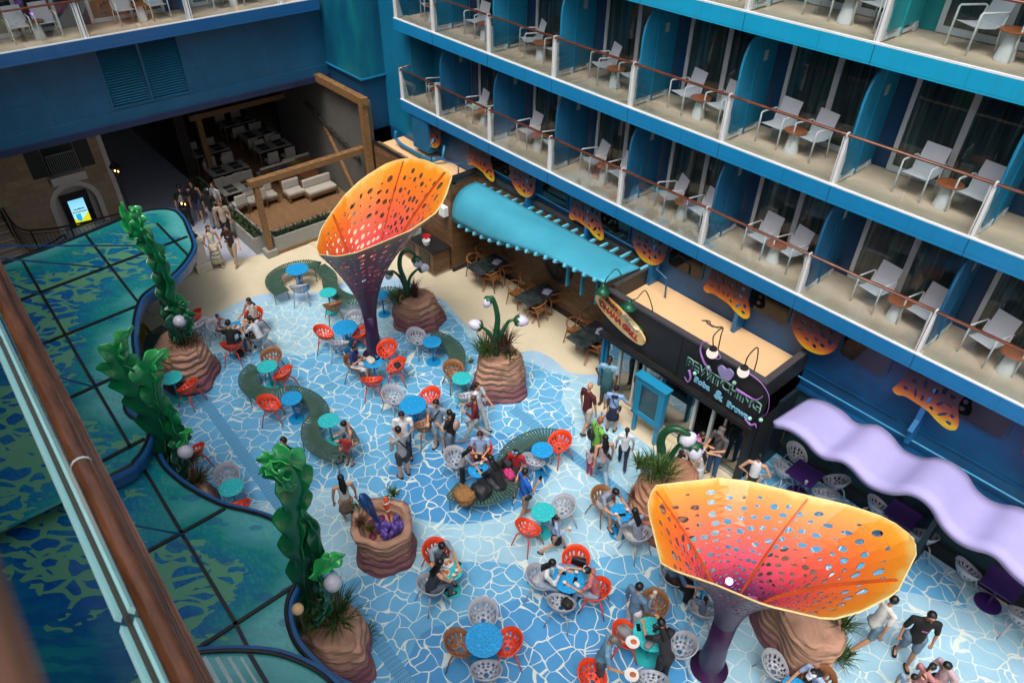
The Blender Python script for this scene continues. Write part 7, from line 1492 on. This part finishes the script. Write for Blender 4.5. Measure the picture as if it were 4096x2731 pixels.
    # shoes
    for i in range(2):
        a = ank[i]; f = toe[i]; MB().tube([a-f*.045*k-V3((0, 0, .022*h)), a+f*.04*k-V3((0, 0, .024*h)), a+f*.13*k-V3((0, 0, .03*h))], [(.038*k, .03*k), (.042*k, .03*k), (.038*k, .022*k)], 10, side=V3((-f.y, f.x, 0)), dome=True).build('shoe', cloth(shoe), t, smooth=True)
    # hair
    kind, c = hair; c = c or '0c0a0a'; hm = plain('hair '+c, c, .45, var=.35, scale=25, bs=.4, fine=90); mb = MB()
    if kind != 'bald':
        if kind != 'none':
            mb.ball(hc-fw*.022*k+hup*.022*k, (.086*k, .08*k, .092*k), 14, Matrix.Rotation(lean+head, 4, 'Y'))
        if kind == 'long': mb.tube([hc-fw*.03*k, hc-fw*.06*k-V3((0, 0, .09*k)), shc-V3((.085*k*fat+.02, 0, 0))+V3((0, 0, .0)), shc-V3((.1*k*fat, 0, .17*k))], [(.05*k, .04*k), (.078*k, .045*k), (.085*k, .032*k), (.04*k, .018*k)], 12, side=Y, dome=True)
        if kind == 'bob': mb.tube([hc-fw*.02*k, hc-fw*.035*k-hup*.1*k], [(.06*k, .05*k), (.085*k, .06*k)], 12, side=Y, dome=True)
        if kind == 'tail': mb.tube([hc-fw*.07*k+hup*.03*k, hc-fw*.13*k-V3((0, 0, .02)), hc-fw*.12*k-V3((0, 0, .22*k))], [.03*k, .035*k, .012*k], 8, dome=True)
        if kind == 'bun': mb.ball(hc-fw*.08*k+hup*.06*k, .04*k, 10)
        o = mb.build('hair', hm, t, smooth=True)
        for v in o.data.vertices: v.co += V3((0, 0, 1))*0+v.normal*.006*noise.noise(v.co*40)
    if cap: MB().ball(hc+hup*.035*k-fw*.005*k, (.09*k, .085*k, .075*k), 14, Matrix.Rotation(lean+head, 4, 'Y')).tube([hc+fw*.07*k+hup*.03*k, hc+fw*.15*k+hup*.012*k], [(.065*k, .012*k), (.05*k, .008*k)], 10, side=hs, dome=True).build('cap', cloth(cap), t, smooth=True)
    for ex in extras:
        e_, c = ex[0], cloth(ex[1]) if len(ex) > 1 and isinstance(ex[1], str) else m_blk
        if e_ == 'sling': MB().tube([shc+V3((.085*k, .09*k, .03*k)), chest+V3((.12*k*fat+.015, 0, 0)), pel+V3((.06, -.13*k, .03))], (.022*k, .006*k), 6).tube([shc+V3((-.07*k, .09*k, .03*k)), chest+V3((-.12*k*fat-.015, 0, 0)), pel+V3((-.06, -.13*k, .03))], (.022*k, .006*k), 6).build('bag_strap', c, t); o = MB().ball(pel+V3((.02, -.17*k, -.02)), (.1*k, .045*k, .08*k), 12).build('shoulder_bag', c, t, smooth=True)
        if e_ == 'pack': MB().ball(chest+V3((-.17*k*fat, 0, .0)), (.08*k, .13*k, .18*k), 14).build('backpack', c, t, smooth=True); MB().tube([shc+V3((-.06, .07*k, .05*k)), shc+V3((.08*k, .075*k, .02)), waist+V3((.09*k, .1*k, 0))], (.018*k, .006), 6).tube([shc+V3((-.06, -.07*k, .05*k)), shc+V3((.08*k, -.075*k, .02)), waist+V3((.09*k, -.1*k, 0))], (.018*k, .006), 6).build('backpack_strap', c, t)
        if e_ == 'apron': MB().tube([shc+V3((.075*k, 0, -.02)), chest+V3((.03*k, 0, 0)), pel+V3((.03, 0, 0)), V3((.03, 0, .3*h))], [(.06*k, .085*k), (.1*k*fat+.02, .095*k*fat+.02), (.135*k*fat, .12*k*fat), (.17*k, .13*k)], 16, side=Y).build('apron', c, t, smooth=True)
        if e_ == 'phone': w_ = W_[1]+HD[1]*.1*k; MB().box(w_+V3((.0, .01, .02)), (.012, .075, .15), 0, Matrix.Rotation(.5, 3, 'Y')).build('phone', m_phn, t)
        if e_ == 'cup': w_ = W_[1]+HD[1]*.1*k; MB().lathe([(.03, -.05), (.04, .06)], 14, w_+V3((.03, 0, .01))).build('cup', m_cup, t)
        if e_ == 'plates':
            for i in range(2): w_ = W_[i]+HD[i]*.16*k; MB().lathe([(.07, 0), (.13, .015), (.08, .008)], 22, w_+V3((0, 0, .02))).build('plate', m_plate, t); MB().ball(w_+V3((.02, 0, .045)), (.06, .05, .03), 10).build('food', plain('food orange', 'b0562a', .6), t)
        if e_ == 'ears': 
            for s_ in (1, -1): MB().tube([hc+hup*.08*k+hs*s_*.03*k, hc+hup*.17*k+hs*s_*.06*k, hc+hup*.23*k+hs*s_*.05*k-fw*.02*k], [(.022*k, .01*k), (.03*k, .012*k), (.012*k, .008*k)], 8, side=hs, dome=True).build('headband_ear', c, t, smooth=True)
        if e_ == 'bow': MB().ball(hc+hup*.08*k+hs*.04*k, (.04, .045, .025), 8).ball(hc+hup*.08*k-hs*.04*k, (.04, .045, .025), 8).build('hair_bow', c, t, smooth=True)
        if e_ == 'collar': MB().tube([shc+V3((-.06*k, .0, .02)), shc+V3((-.08*k, 0, -.05))], [(.1*k, .02*k), (.09*k, .02*k)], 10, side=Y, dome=True).build('collar', c, t)
        if e_ == 'print': MB().box(chest+V3((.095*k*fat+.018, 0, 0)), (.006, .1*k, .04*k), 0, Matrix.Rotation(lean, 3, 'Y')).build('shirt_print', c, t)
        if e_ == 'sash': MB().tube([chest+V3((.1*k*fat+.022, .07*k, .03)), chest+V3((.1*k*fat+.022, -.06*k, -.04))], (.016, .004), 6).build('sash', c, t)
        if e_ == 'tiers':
            for z_, r_ in ((.44, .15), (.36, .175), (.27, .19)): MB().lathe([(r_*k*.86, z_*h+.05*h), (r_*k*1.08, z_*h-.035*h), (r_*k*1.04, z_*h-.035*h)], 28).build('skirt_tier', c, t, smooth=True)
        if e_ == 'specs': MB().box(hc+fw*.085*k+hup*.008*k, (.008, .1*k, .022*k), turn).build('glasses', m_blk, t)
    return t
def pz(k, fx, fy, hx_, hy_):   # height of a point above the foot position
    b = G(k, fx, fy); return b, GV(k, hx_, hy_, b).z
def ppl(k, feet, headp, look, label, **kw):
    b = G(k, *feet); n_ = b.copy(); h_ = GV(k, *headp, b).z
    l_ = G(k, *look) if len(look) == 2 else G(look[0], look[1], look[2]); yaw = math.atan2(l_.y-b.y, l_.x-b.x)
    kw.setdefault('h', max(.8, min(1.8, h_*1.02))); return person(label, (b.x, b.y, .02), yaw, **kw)
def sit(ck, label, **kw):
    q, rz = CHAIRS[ck]; return person(label, (q.x, q.y, .02), rz+kw.pop('dyaw', 0), pose=kw.pop('pose', 'sit'), group=None, **kw)
W_ = 'd8d8d8'
ppl('P', (1090, 485), (975, 45), (1300, 700), 'smiling woman in tiered cream dress with long hair by the limestone pillar', h=1.6, pose='walk', stride=.08, top=('tank', 'c4c0ac'), bot=('longskirt', 'c4c0ac'), shoe='b0a890', hair=('long', '14100e'), arms=('down', 'bag'), extras=(('tiers', 'c8c4b0'),))
ppl('P', (1300, 465), (1175, 45), (1100, 700), 'person in dark brown t-shirt and beige trousers walking beside the woman in cream dress', h=1.6, pose='walk', stride=.1, top=('short', '2c1210'), bot=('trousers', 'a08e74'), shoe='8a7a68', hair=('short', '100c0a'), arms=('side', 'side'), head=.4, extras=(('print', 'b0a090'),))
ppl('J', (1960, 1050), (1865, 640), (1500, 700), 'man in black clothes standing behind the pillar lantern', h=1.72, top=('short', '0a0a0c'), bot=('trousers', '0c0c0e'), hair=('short', '0a0808'))
ppl('J', (2070, 985), (1970, 615), (2100, 1500), 'woman in black tank top and denim shorts walking up the corridor', h=1.62, pose='walk', stride=.1, top=('tank', '0c0c10'), bot=('shorts', '3a4656'), shoe='b0a8a0', hair=('long', '140e0c'))
ppl('J', (2225, 1065), (2130, 700), (2350, 900), 'person in white cap, black shirt and striped wide trousers holding a cup', h=1.62, top=('short', '101012'), bot=('wide', stripemat('trouser stripes', '141416', 'b0b0b0', 30, 1)), hair=('bob', '140e0c'), cap='c4c8d4', arms=('down', 'hold'), extras=(('cup',),))
ppl('J', (2290, 990), (2195, 640), (2100, 1100), 'woman in patterned white blouse holding a cup in the corridor', h=1.6, top=('short', checkmat('grey pattern', 'b8b8b8', '6c7078', 30)), bot=('trousers', '1a1a1e'), hair=('long', '140e0c'), arms=('down', 'hold'), extras=(('cup',),))
ppl('A', (1515, 1590), (1465, 1350), (1500, 1900), 'man in beige shirt and black trousers behind the couple', h=1.65, top=('short', 'a08c7c'), bot=('trousers', '0e0e12'), hair=('short', '3a3632'), sk='m', head=.35)
ppl('P', (215, 1310), (240, 950), (600, 1400), 'person in white shirt and pink cap bending behind the canopy edge', h=1.3, top=('long', 'b0a8a4'), bot=('trousers', '4a4640'), cap='8a5a54', lean=.5, arms=('reach', 'down'))
ppl('Q', (1850, 1600), (1710, 1070), (1500, 2000), 'man in black t-shirt and glasses behind the nearest kelp', h=1.72, pose='walk', top=('short', '0c0c0e'), bot=('trousers', '1c2a4a'), hair=('short', '0a0808'), arms=('side', 'hold'), extras=(('specs',),), sk='m')
ppl('N', (350, 640), (240, 200), (345, 1000), 'man in white polo shirt facing the person in grey hoodie', h=1.68, top=('short', W_), bot=('trousers', '1e2a48'), arms=('hold', 'hold'), head=.5, sk='m')
ppl('N', (330, 845), (215, 330), (100, 560), 'person in grey hoodie and patterned shorts with black sling bag', h=1.68, top=('long', '8f9499'), bot=('shorts', checkmat('leo shorts', '4a4240', '2e2a2a', 40)), shoe='161618', hair=('short', '0c0a0a'), arms=('hold', 'phone'), head=.45, extras=(('sling',), ('phone',)))
ppl('N', (720, 530), (720, 55), (500, 900), 'heavy man in grey blue t-shirt, pale shorts and sandals', h=1.74, fat=1.2, top=('short', '7c8fa4'), bot=('shorts', '9fb0bc'), shoe='3a2a20', arms=('down', 'hold'), head=.45, extras=(('sling',),), sk='l')
ppl('N', (850, 600), (855, 210), (600, 500), 'young woman in black top holding plush toys beside the grey blue t-shirt man', h=1.55, top=('short', '101014'), bot=('trousers', '6a7a8c'), hair=('tail', '0c0a0a'), arms=('hold', 'hold'), extras=(('sling',), ('pack', 'a88e84')))
ppl('N', (1110, 440), (1075, -10), (700, 450), 'elderly woman in dark red blouse and pale trousers walking with raised hands', h=1.55, pose='walk', stride=.22, top=('long', checkmat('red blouse', '5c1418', '74222a', 50)), bot=('trousers', 'a4a8a8'), shoe='9a9a9a', hair=('bun', '4a3226'), arms=('phone', 'phone'), head=.3)
ppl('E', (1010, 1345), (995, 1060), (1300, 1500), 'boy in white t-shirt walking behind the woman in red', h=1.6, pose='walk', stride=.2, top=('short', 'c4c8d0'), bot=('trousers', 'b0b4b8'), shoe='141820', arms=('swingf', 'swingb'))
q = G('E', 200, 1440, .45); person('woman in patterned dress sitting on the end of the S bench', (q.x, q.y, 0), R(-110), 1.58, 'sit', ('hold', 'hold'), ('tank', checkmat('dress zebra', '101216', '9a9a9a', 26)), ('longskirt', MATS['dress zebra']), hair=('bun', '0c0a0a'), head=.5, lean=.2, seat=.46)
ppl('E', (165, 1590), (115, 1405), (300, 1400), 'small boy in red t-shirt standing at the end of the S bench', h=1.1, top=('short', '9a2428'), bot=('shorts', '55585c'), arms=('down', 'hold'))
ppl('R', (1310, 560), (1185, 0), (1000, -400), 'woman with very long black hair in white top and brown skirt walking away', h=1.64, pose='walk', stride=.1, top=('tank', 'c8c8c4'), bot=('skirt', '7a6656'), shoe='b0a898', hair=('long', '0a0808'), arms=('down', 'down'))
ppl('E', (1845, 1180), (1857, 905), (1700, 1500), 'shop worker in light blue shirt and green leaf apron by the glass doors', h=1.66, sk='d', top=('short', '7fa4be'), bot=('trousers', '3c3a3a'), hair=('bun', '0a0606'), arms=('down', 'hip'), extras=(('apron', '2f6068'),))
ppl('E', (1715, 1370), (1757, 1075), (2000, 1200), 'bald man in maroon shirt and beige shorts', h=1.72, pose='walk', stride=.12, top=('short', '4a1218'), bot=('shorts', 'b4aa9c'), shoe='1a1a1c', hair=('bald', ''), fat=1.1, extras=(('sash', 'b8922c'),))
ppl('E', (1775, 1590), (1770, 1270), (2000, 1500), 'man in bright green shirt with orange ears headband and black harness bag', h=1.66, top=('short', '6fae4a'), bot=('trousers', '5a4a3c'), hair=('short', '8a5638'), fat=1.2, extras=(('pack',), ('ears', 'c0642c')), head=.3)
ppl('E', (1885, 1360), (1900, 1080), (2000, 900), 'woman in navy sailor dress seen from behind near the menu case', h=1.58, top=('short', '7f9fd0'), bot=('skirt', '141c38'), shoe='101014', hair=('bun', '0c0a0a'), arms=('down', 'side'), extras=(('collar', '141c38'), ('sling', '1a2038')))
ppl('L', (395, 775), (420, 400), (420, 100), 'girl in white t-shirt and navy trousers with ponytail walking away', h=1.35, pose='walk', stride=.14, top=('short', 'c8ccd4'), bot=('trousers', '161e38'), shoe='3a4c78', hair=('tail', '0c0a0a'))
ppl('L', (140, 960), (180, 455), (0, 600), 'woman with long dark hair, light jeans and a patterned tote walking left', h=1.64, pose='walk', stride=.2, top=('tank', 'a8949c'), bot=('trousers', '7f9cb0'), shoe='a09080', hair=('long', '0c0a0a'), arms=('swingb', 'down'), extras=(('sling', '1c1c22'),))
ppl('L', (15, 870), (25, 565), (200, 700), 'toddler in pink top and red trousers beside the woman with tote', h=.95, top=('short', 'b49aa0'), bot=('trousers', 'a0243c'), shoe='c0a0a4', hair=('bob', '0c0a0a'))
ppl('L', (1040, 880), (1010, 470), (1150, 900), 'woman in white blouse with big dark hair behind the arching flower', h=1.6, top=('short', 'c0c0c0'), bot=('trousers', '3a1c28'), hair=('long', '0a0808'), arms=('hold', 'hold'))
ppl('L', (1150, 870), (1170, 440), (1280, 900), 'person in pink shirt and dark red trousers behind the arching flower', h=1.55, top=('short', 'b0609a'), bot=('trousers', '4a1c2a'), hair=('short', '2a2018'), arms=('hold', 'reach'), lean=.2)
ppl('L', (1000, 985), (1015, 640), (1150, 700), 'child with long dark hair beside the arching flower stem', h=1.2, top=('short', 'b8b4a8'), bot=('skirt', 'a8a49c'), hair=('long', '160e0c'))
ppl('L', (1250, 1010), (1285, 680), (1100, 900), 'girl in white dress with long dark hair peering over the funnel rim', h=1.25, top=('tank', 'c8c8c8'), bot=('skirt', 'c4c4c4'), hair=('long', '140e0c'), arms=('hold', 'hold'), extras=(('bow', 'c8c0d0'),))
ppl('L', (1425, 870), (1430, 370), (1200, 1000), 'person in grey t-shirt, jeans and cap with camera bag in the shop doorway', h=1.68, fat=1.1, top=('short', '4c4a4a'), bot=('trousers', '2c4a70'), shoe='141414', hair=('short', '2a1c14'), cap='5a5450', arms=('hold', 'hold'), turn=.2, extras=(('sling',),))
ppl('L', (1830, 1170), (1885, 610), (2100, 200), 'woman in white tank top and black skirt seen from behind at the shop corner', h=1.62, top=('tank', 'ccccd0'), bot=('skirt', '101012'), hair=('bun', '0c0a0a'), arms=('hip', 'hip'))
ppl('U', (640, 1040), (905, 580), (1200, 900), 'man in white jersey and denim shorts striding from under the funnel', h=1.72, pose='walk', stride=.22, top=('short', 'c0c0bc'), bot=('shorts', '6a8494'), shoe='1c2228', hair=('short', '0c0a0a'), arms=('swingf', 'swingb'), lean=.15, sk='m', extras=(('print', '8a2c20'),))
ppl('U', (1040, 1185), (1360, 645), (1100, 1700), 'heavy man in black shirt, denim shorts and sunglasses at lower right', h=1.78, fat=1.25, pose='walk', stride=.1, top=('half', '0a0a0c'), bot=('shorts', '5c7488'), shoe='101012', hair=('short', '0a0808'), arms=('down', 'down'), head=.35, sk='m', extras=(('specs',), ('print', '8a5a8a')))
ppl('U', (1290, 1630), (1470, 1030), (1100, 1700), 'woman in pale pink shirt looking down at a phone with two children', h=1.6, top=('half', 'b49aa2'), bot=('trousers', '121214'), hair=('short', '0c0a0a'), arms=('hold', 'hold'), head=.7, lean=.1, extras=(('phone',),))
ppl('U', (1110, 1600), (1265, 1120), (1350, 1500), 'girl in pink dress with dark ponytail at the lower right edge', h=1.3, top=('short', 'b0787a'), bot=('skirt', 'a87074'), hair=('tail', '1c1210'), arms=('hold', 'reach'), head=.5)
ppl('U', (930, 1690), (1055, 1240), (1300, 1600), 'boy in light blue shirt cut by the bottom edge beside the girl in pink', h=1.25, top=('short', '8fa4be'), bot=('shorts', '3a4a5c'), hair=('short', '0c0a0a'), head=.6)
ppl('H', (1310, 475), (1335, 190), (1500, 400), 'person in bright blue polo with black shoulder bag holding up a phone', h=1.66, pose='walk', stride=.08, top=('short', '0f5cb8'), bot=('shorts', '8a7a70'), shoe='a08c80', hair=('short', '0c0a0a'), arms=('down', 'phone'), extras=(('sling',), ('phone',)), sk='m')
ppl('H', (1510, 700), (1505, 505), (1650, 690), 'girl in navy pinafore with rabbit ears headband carrying a cup', h=1.25, pose='walk', stride=.22, top=('long', '8fa8cc'), bot=('skirt', '141a30'), shoe='0c0c10', hair=('tail', '0c0a0a'), arms=('swingb', 'hold'), extras=(('ears', 'c0b0a8'), ('cup',), ('collar', '141a30')))
ppl('H', (2010, 1235), (2070, 915), (2200, 1100), 'man in blue shirt and white trousers holding a cup by the brown chair', h=1.7, top=('long', '5c7a94'), bot=('trousers', 'c0c0c4'), hair=('short', '0c0a0a'), arms=('down', 'hold'), extras=(('cup',),))
ppl('H', (1800, 1560), (1875, 1205), (2050, 1600), 'older man in grey cap and blue shirt carrying two plates of food', h=1.68, top=('short', '5f88a4'), bot=('trousers', '3c4048'), hair=('short', '6a625c'), cap='5a5454', arms=('plate', 'plate'), lean=.15, head=.4, sk='m', extras=(('plates',),))
ppl('N', (960, 930), (1000, 570), (1140, 900), 'girl in grey vest and black trousers leaning over the blue table', h=1.3, top=('short', '83878a'), bot=('trousers', '0e0e10'), hair=('long', '0c0a0a'), arms=('table', 'table'), lean=.35, head=.3)
sit('16b', 'woman in sleeveless white blouse sitting at the family table', h=1.6, top=('tank', 'c4c4c0'), bot=('trousers', '1a1a20'), hair=('long', '140e0c'), arms=('table', 'table'), head=.35, sk='m')
sit('16a', 'small child with dark hair reaching over the family table', h=1.2, top=('short', '8a7a7c'), bot=('shorts', '3a3a44'), hair=('bun', '0c0a0a'), arms=('reach', 'table'), lean=.2)
sit('16c', 'man in black shirt sitting with his back to us at the family table', h=1.72, fat=1.1, top=('short', '141416'), bot=('shorts', '26262a'), hair=('short', '0a0808'), arms=('table', 'table'), lean=.25)
sit('16d', 'young woman in white shirt with ponytail leaning on the family table', h=1.62, top=('short', 'ccd0d8'), bot=('shorts', '26262c'), hair=('tail', '0c0a0a'), arms=('chin', 'table'), lean=.3)
sit('7a', 'boy in blue t-shirt looking at his hands beside the far funnel foot', h=1.55, top=('short', '14306e'), bot=('shorts', 'c0c0c4'), hair=('short', '0c0a0a'), arms=('hold', 'phone'), head=.5, extras=(('phone',),))
sit('11b', 'woman in light blue shirt with a yellow cloth in the orange chair', h=1.6, pose='cross', top=('short', '8faace'), bot=('trousers', '0e0e10'), hair=('bob', '2a1410'), arms=('hold', 'hold'), head=.45)
q = G('N', 1380, 960, .45); l_ = TB[11][0]; person('woman in navy jacket and grey trousers sitting on the crescent bench with a tablet', (q.x, q.y, 0), math.atan2(l_.y-q.y, l_.x-q.x)-.3, 1.66, 'cross', ('table', 'table'), ('half', '14161e'), ('trousers', '3a4148'), 'c0c0c4', ('long', '0c0a0a'), lean=.45, head=.3, seat=.46)
q = G('N', 1560, 760, .45); person('girl in red top and black skirt with blue hair bow on the crescent bench', (q.x, q.y, 0), R(-60), 1.5, 'sit', ('down', 'down'), ('short', 'a01820'), ('skirt', '101012'), '1c2436', ('long', '0c0a0a'), lean=.15, head=.4, seat=.46, extras=(('bow', '6f92c0'),))
sit('19a', 'man in grey t-shirt eating in the orange chair', h=1.7, top=('short', '8492a0'), bot=('shorts', '3a3e48'), hair=('short', '0a0808'), arms=('table', 'table'), lean=.35, head=.5)
sit('19b', 'woman with long black hair in dark tank top eating in the grey chair', h=1.62, top=('tank', '26303c'), bot=('trousers', '4a5660'), hair=('long', '0a0808'), arms=('table', 'table'), lean=.35, head=.3)
sit('20a', 'woman in white long sleeved shirt resting her chin at the large blue table', h=1.62, top=('long', 'c4c8ce'), bot=('trousers', '8090a0'), hair=('long', '0a0808'), arms=('table', 'chin'), lean=.35)
sit('20c', 'woman in red checked blouse with sunglasses on her head', h=1.6, top=('crop', checkmat('red check', '9c1c24', 'b8888a', 60)), bot=('trousers', '7f92a8'), hair=('bun', '0a0808'), arms=('table', 'reach'), lean=.3, head=.35, extras=(('bow', 'b0b4bc'),))
sit('22a', 'man in grey t-shirt with white wristband looking at his phone near the pink rock', h=1.72, top=('short', '82889a'), bot=('shorts', '9a9a9c'), hair=('short', '0a0808'), arms=('table', 'table'), lean=.4, head=.5)
sit('22b', 'woman in grey blouse with ear headband at the couple\'s blue table', h=1.6, top=('long', '848ea0'), bot=('trousers', 'b4b0ac'), shoe='b8b4b0', hair=('long', '0a0808'), arms=('table', 'table'), lean=.3, extras=(('ears', 'b08a70'),))
sit('24a', 'person in blue shirt and black trousers hidden below the funnel rim', h=1.7, top=('half', '4a6a8c'), bot=('wide', '08080a'), hair=('short', '0a0808'), arms=('table', 'table'), lean=.35)
sit('24b', 'small child in blue striped top beside the large funnel stem', h=1.1, top=('short', stripemat('blue stripe', '8090a8', '36486a', 50, 2)), bot=('shorts', 'a8a498'), hair=('tail', '0c0a0a'), arms=('up', 'table'), dyaw=.2)
q = G('H', 2240, 1440, .6); l_ = TB[23][0]; person('woman in black with long hair leaning over the camera table', (q.x, q.y, 0), math.atan2(l_.y-q.y, l_.x-q.x), 1.64, 'stand', ('table', 'table'), ('half', '1c1e24'), ('trousers', '16181c'), '222222', ('long', '0a0808'), lean=.5, head=.3)
sit('r2', 'woman in white cap and white top at the bottom edge beside the big rock', h=1.6, top=('short', '9ab0d0'), bot=('trousers', '20242c'), hair=('long', '0a0808'), cap='c8ccd4', arms=('table', 'table'), lean=.4, head=.4)
# bake the remeshed bodies and garments
bpy.context.view_layer.update(); dg = bpy.context.evaluated_depsgraph_get()
for o in REM:
    me = bpy.data.meshes.new_from_object(o.evaluated_get(dg), depsgraph=dg); o.modifiers.clear(); o.data = me
    for p in me.polygons: p.use_smooth = True
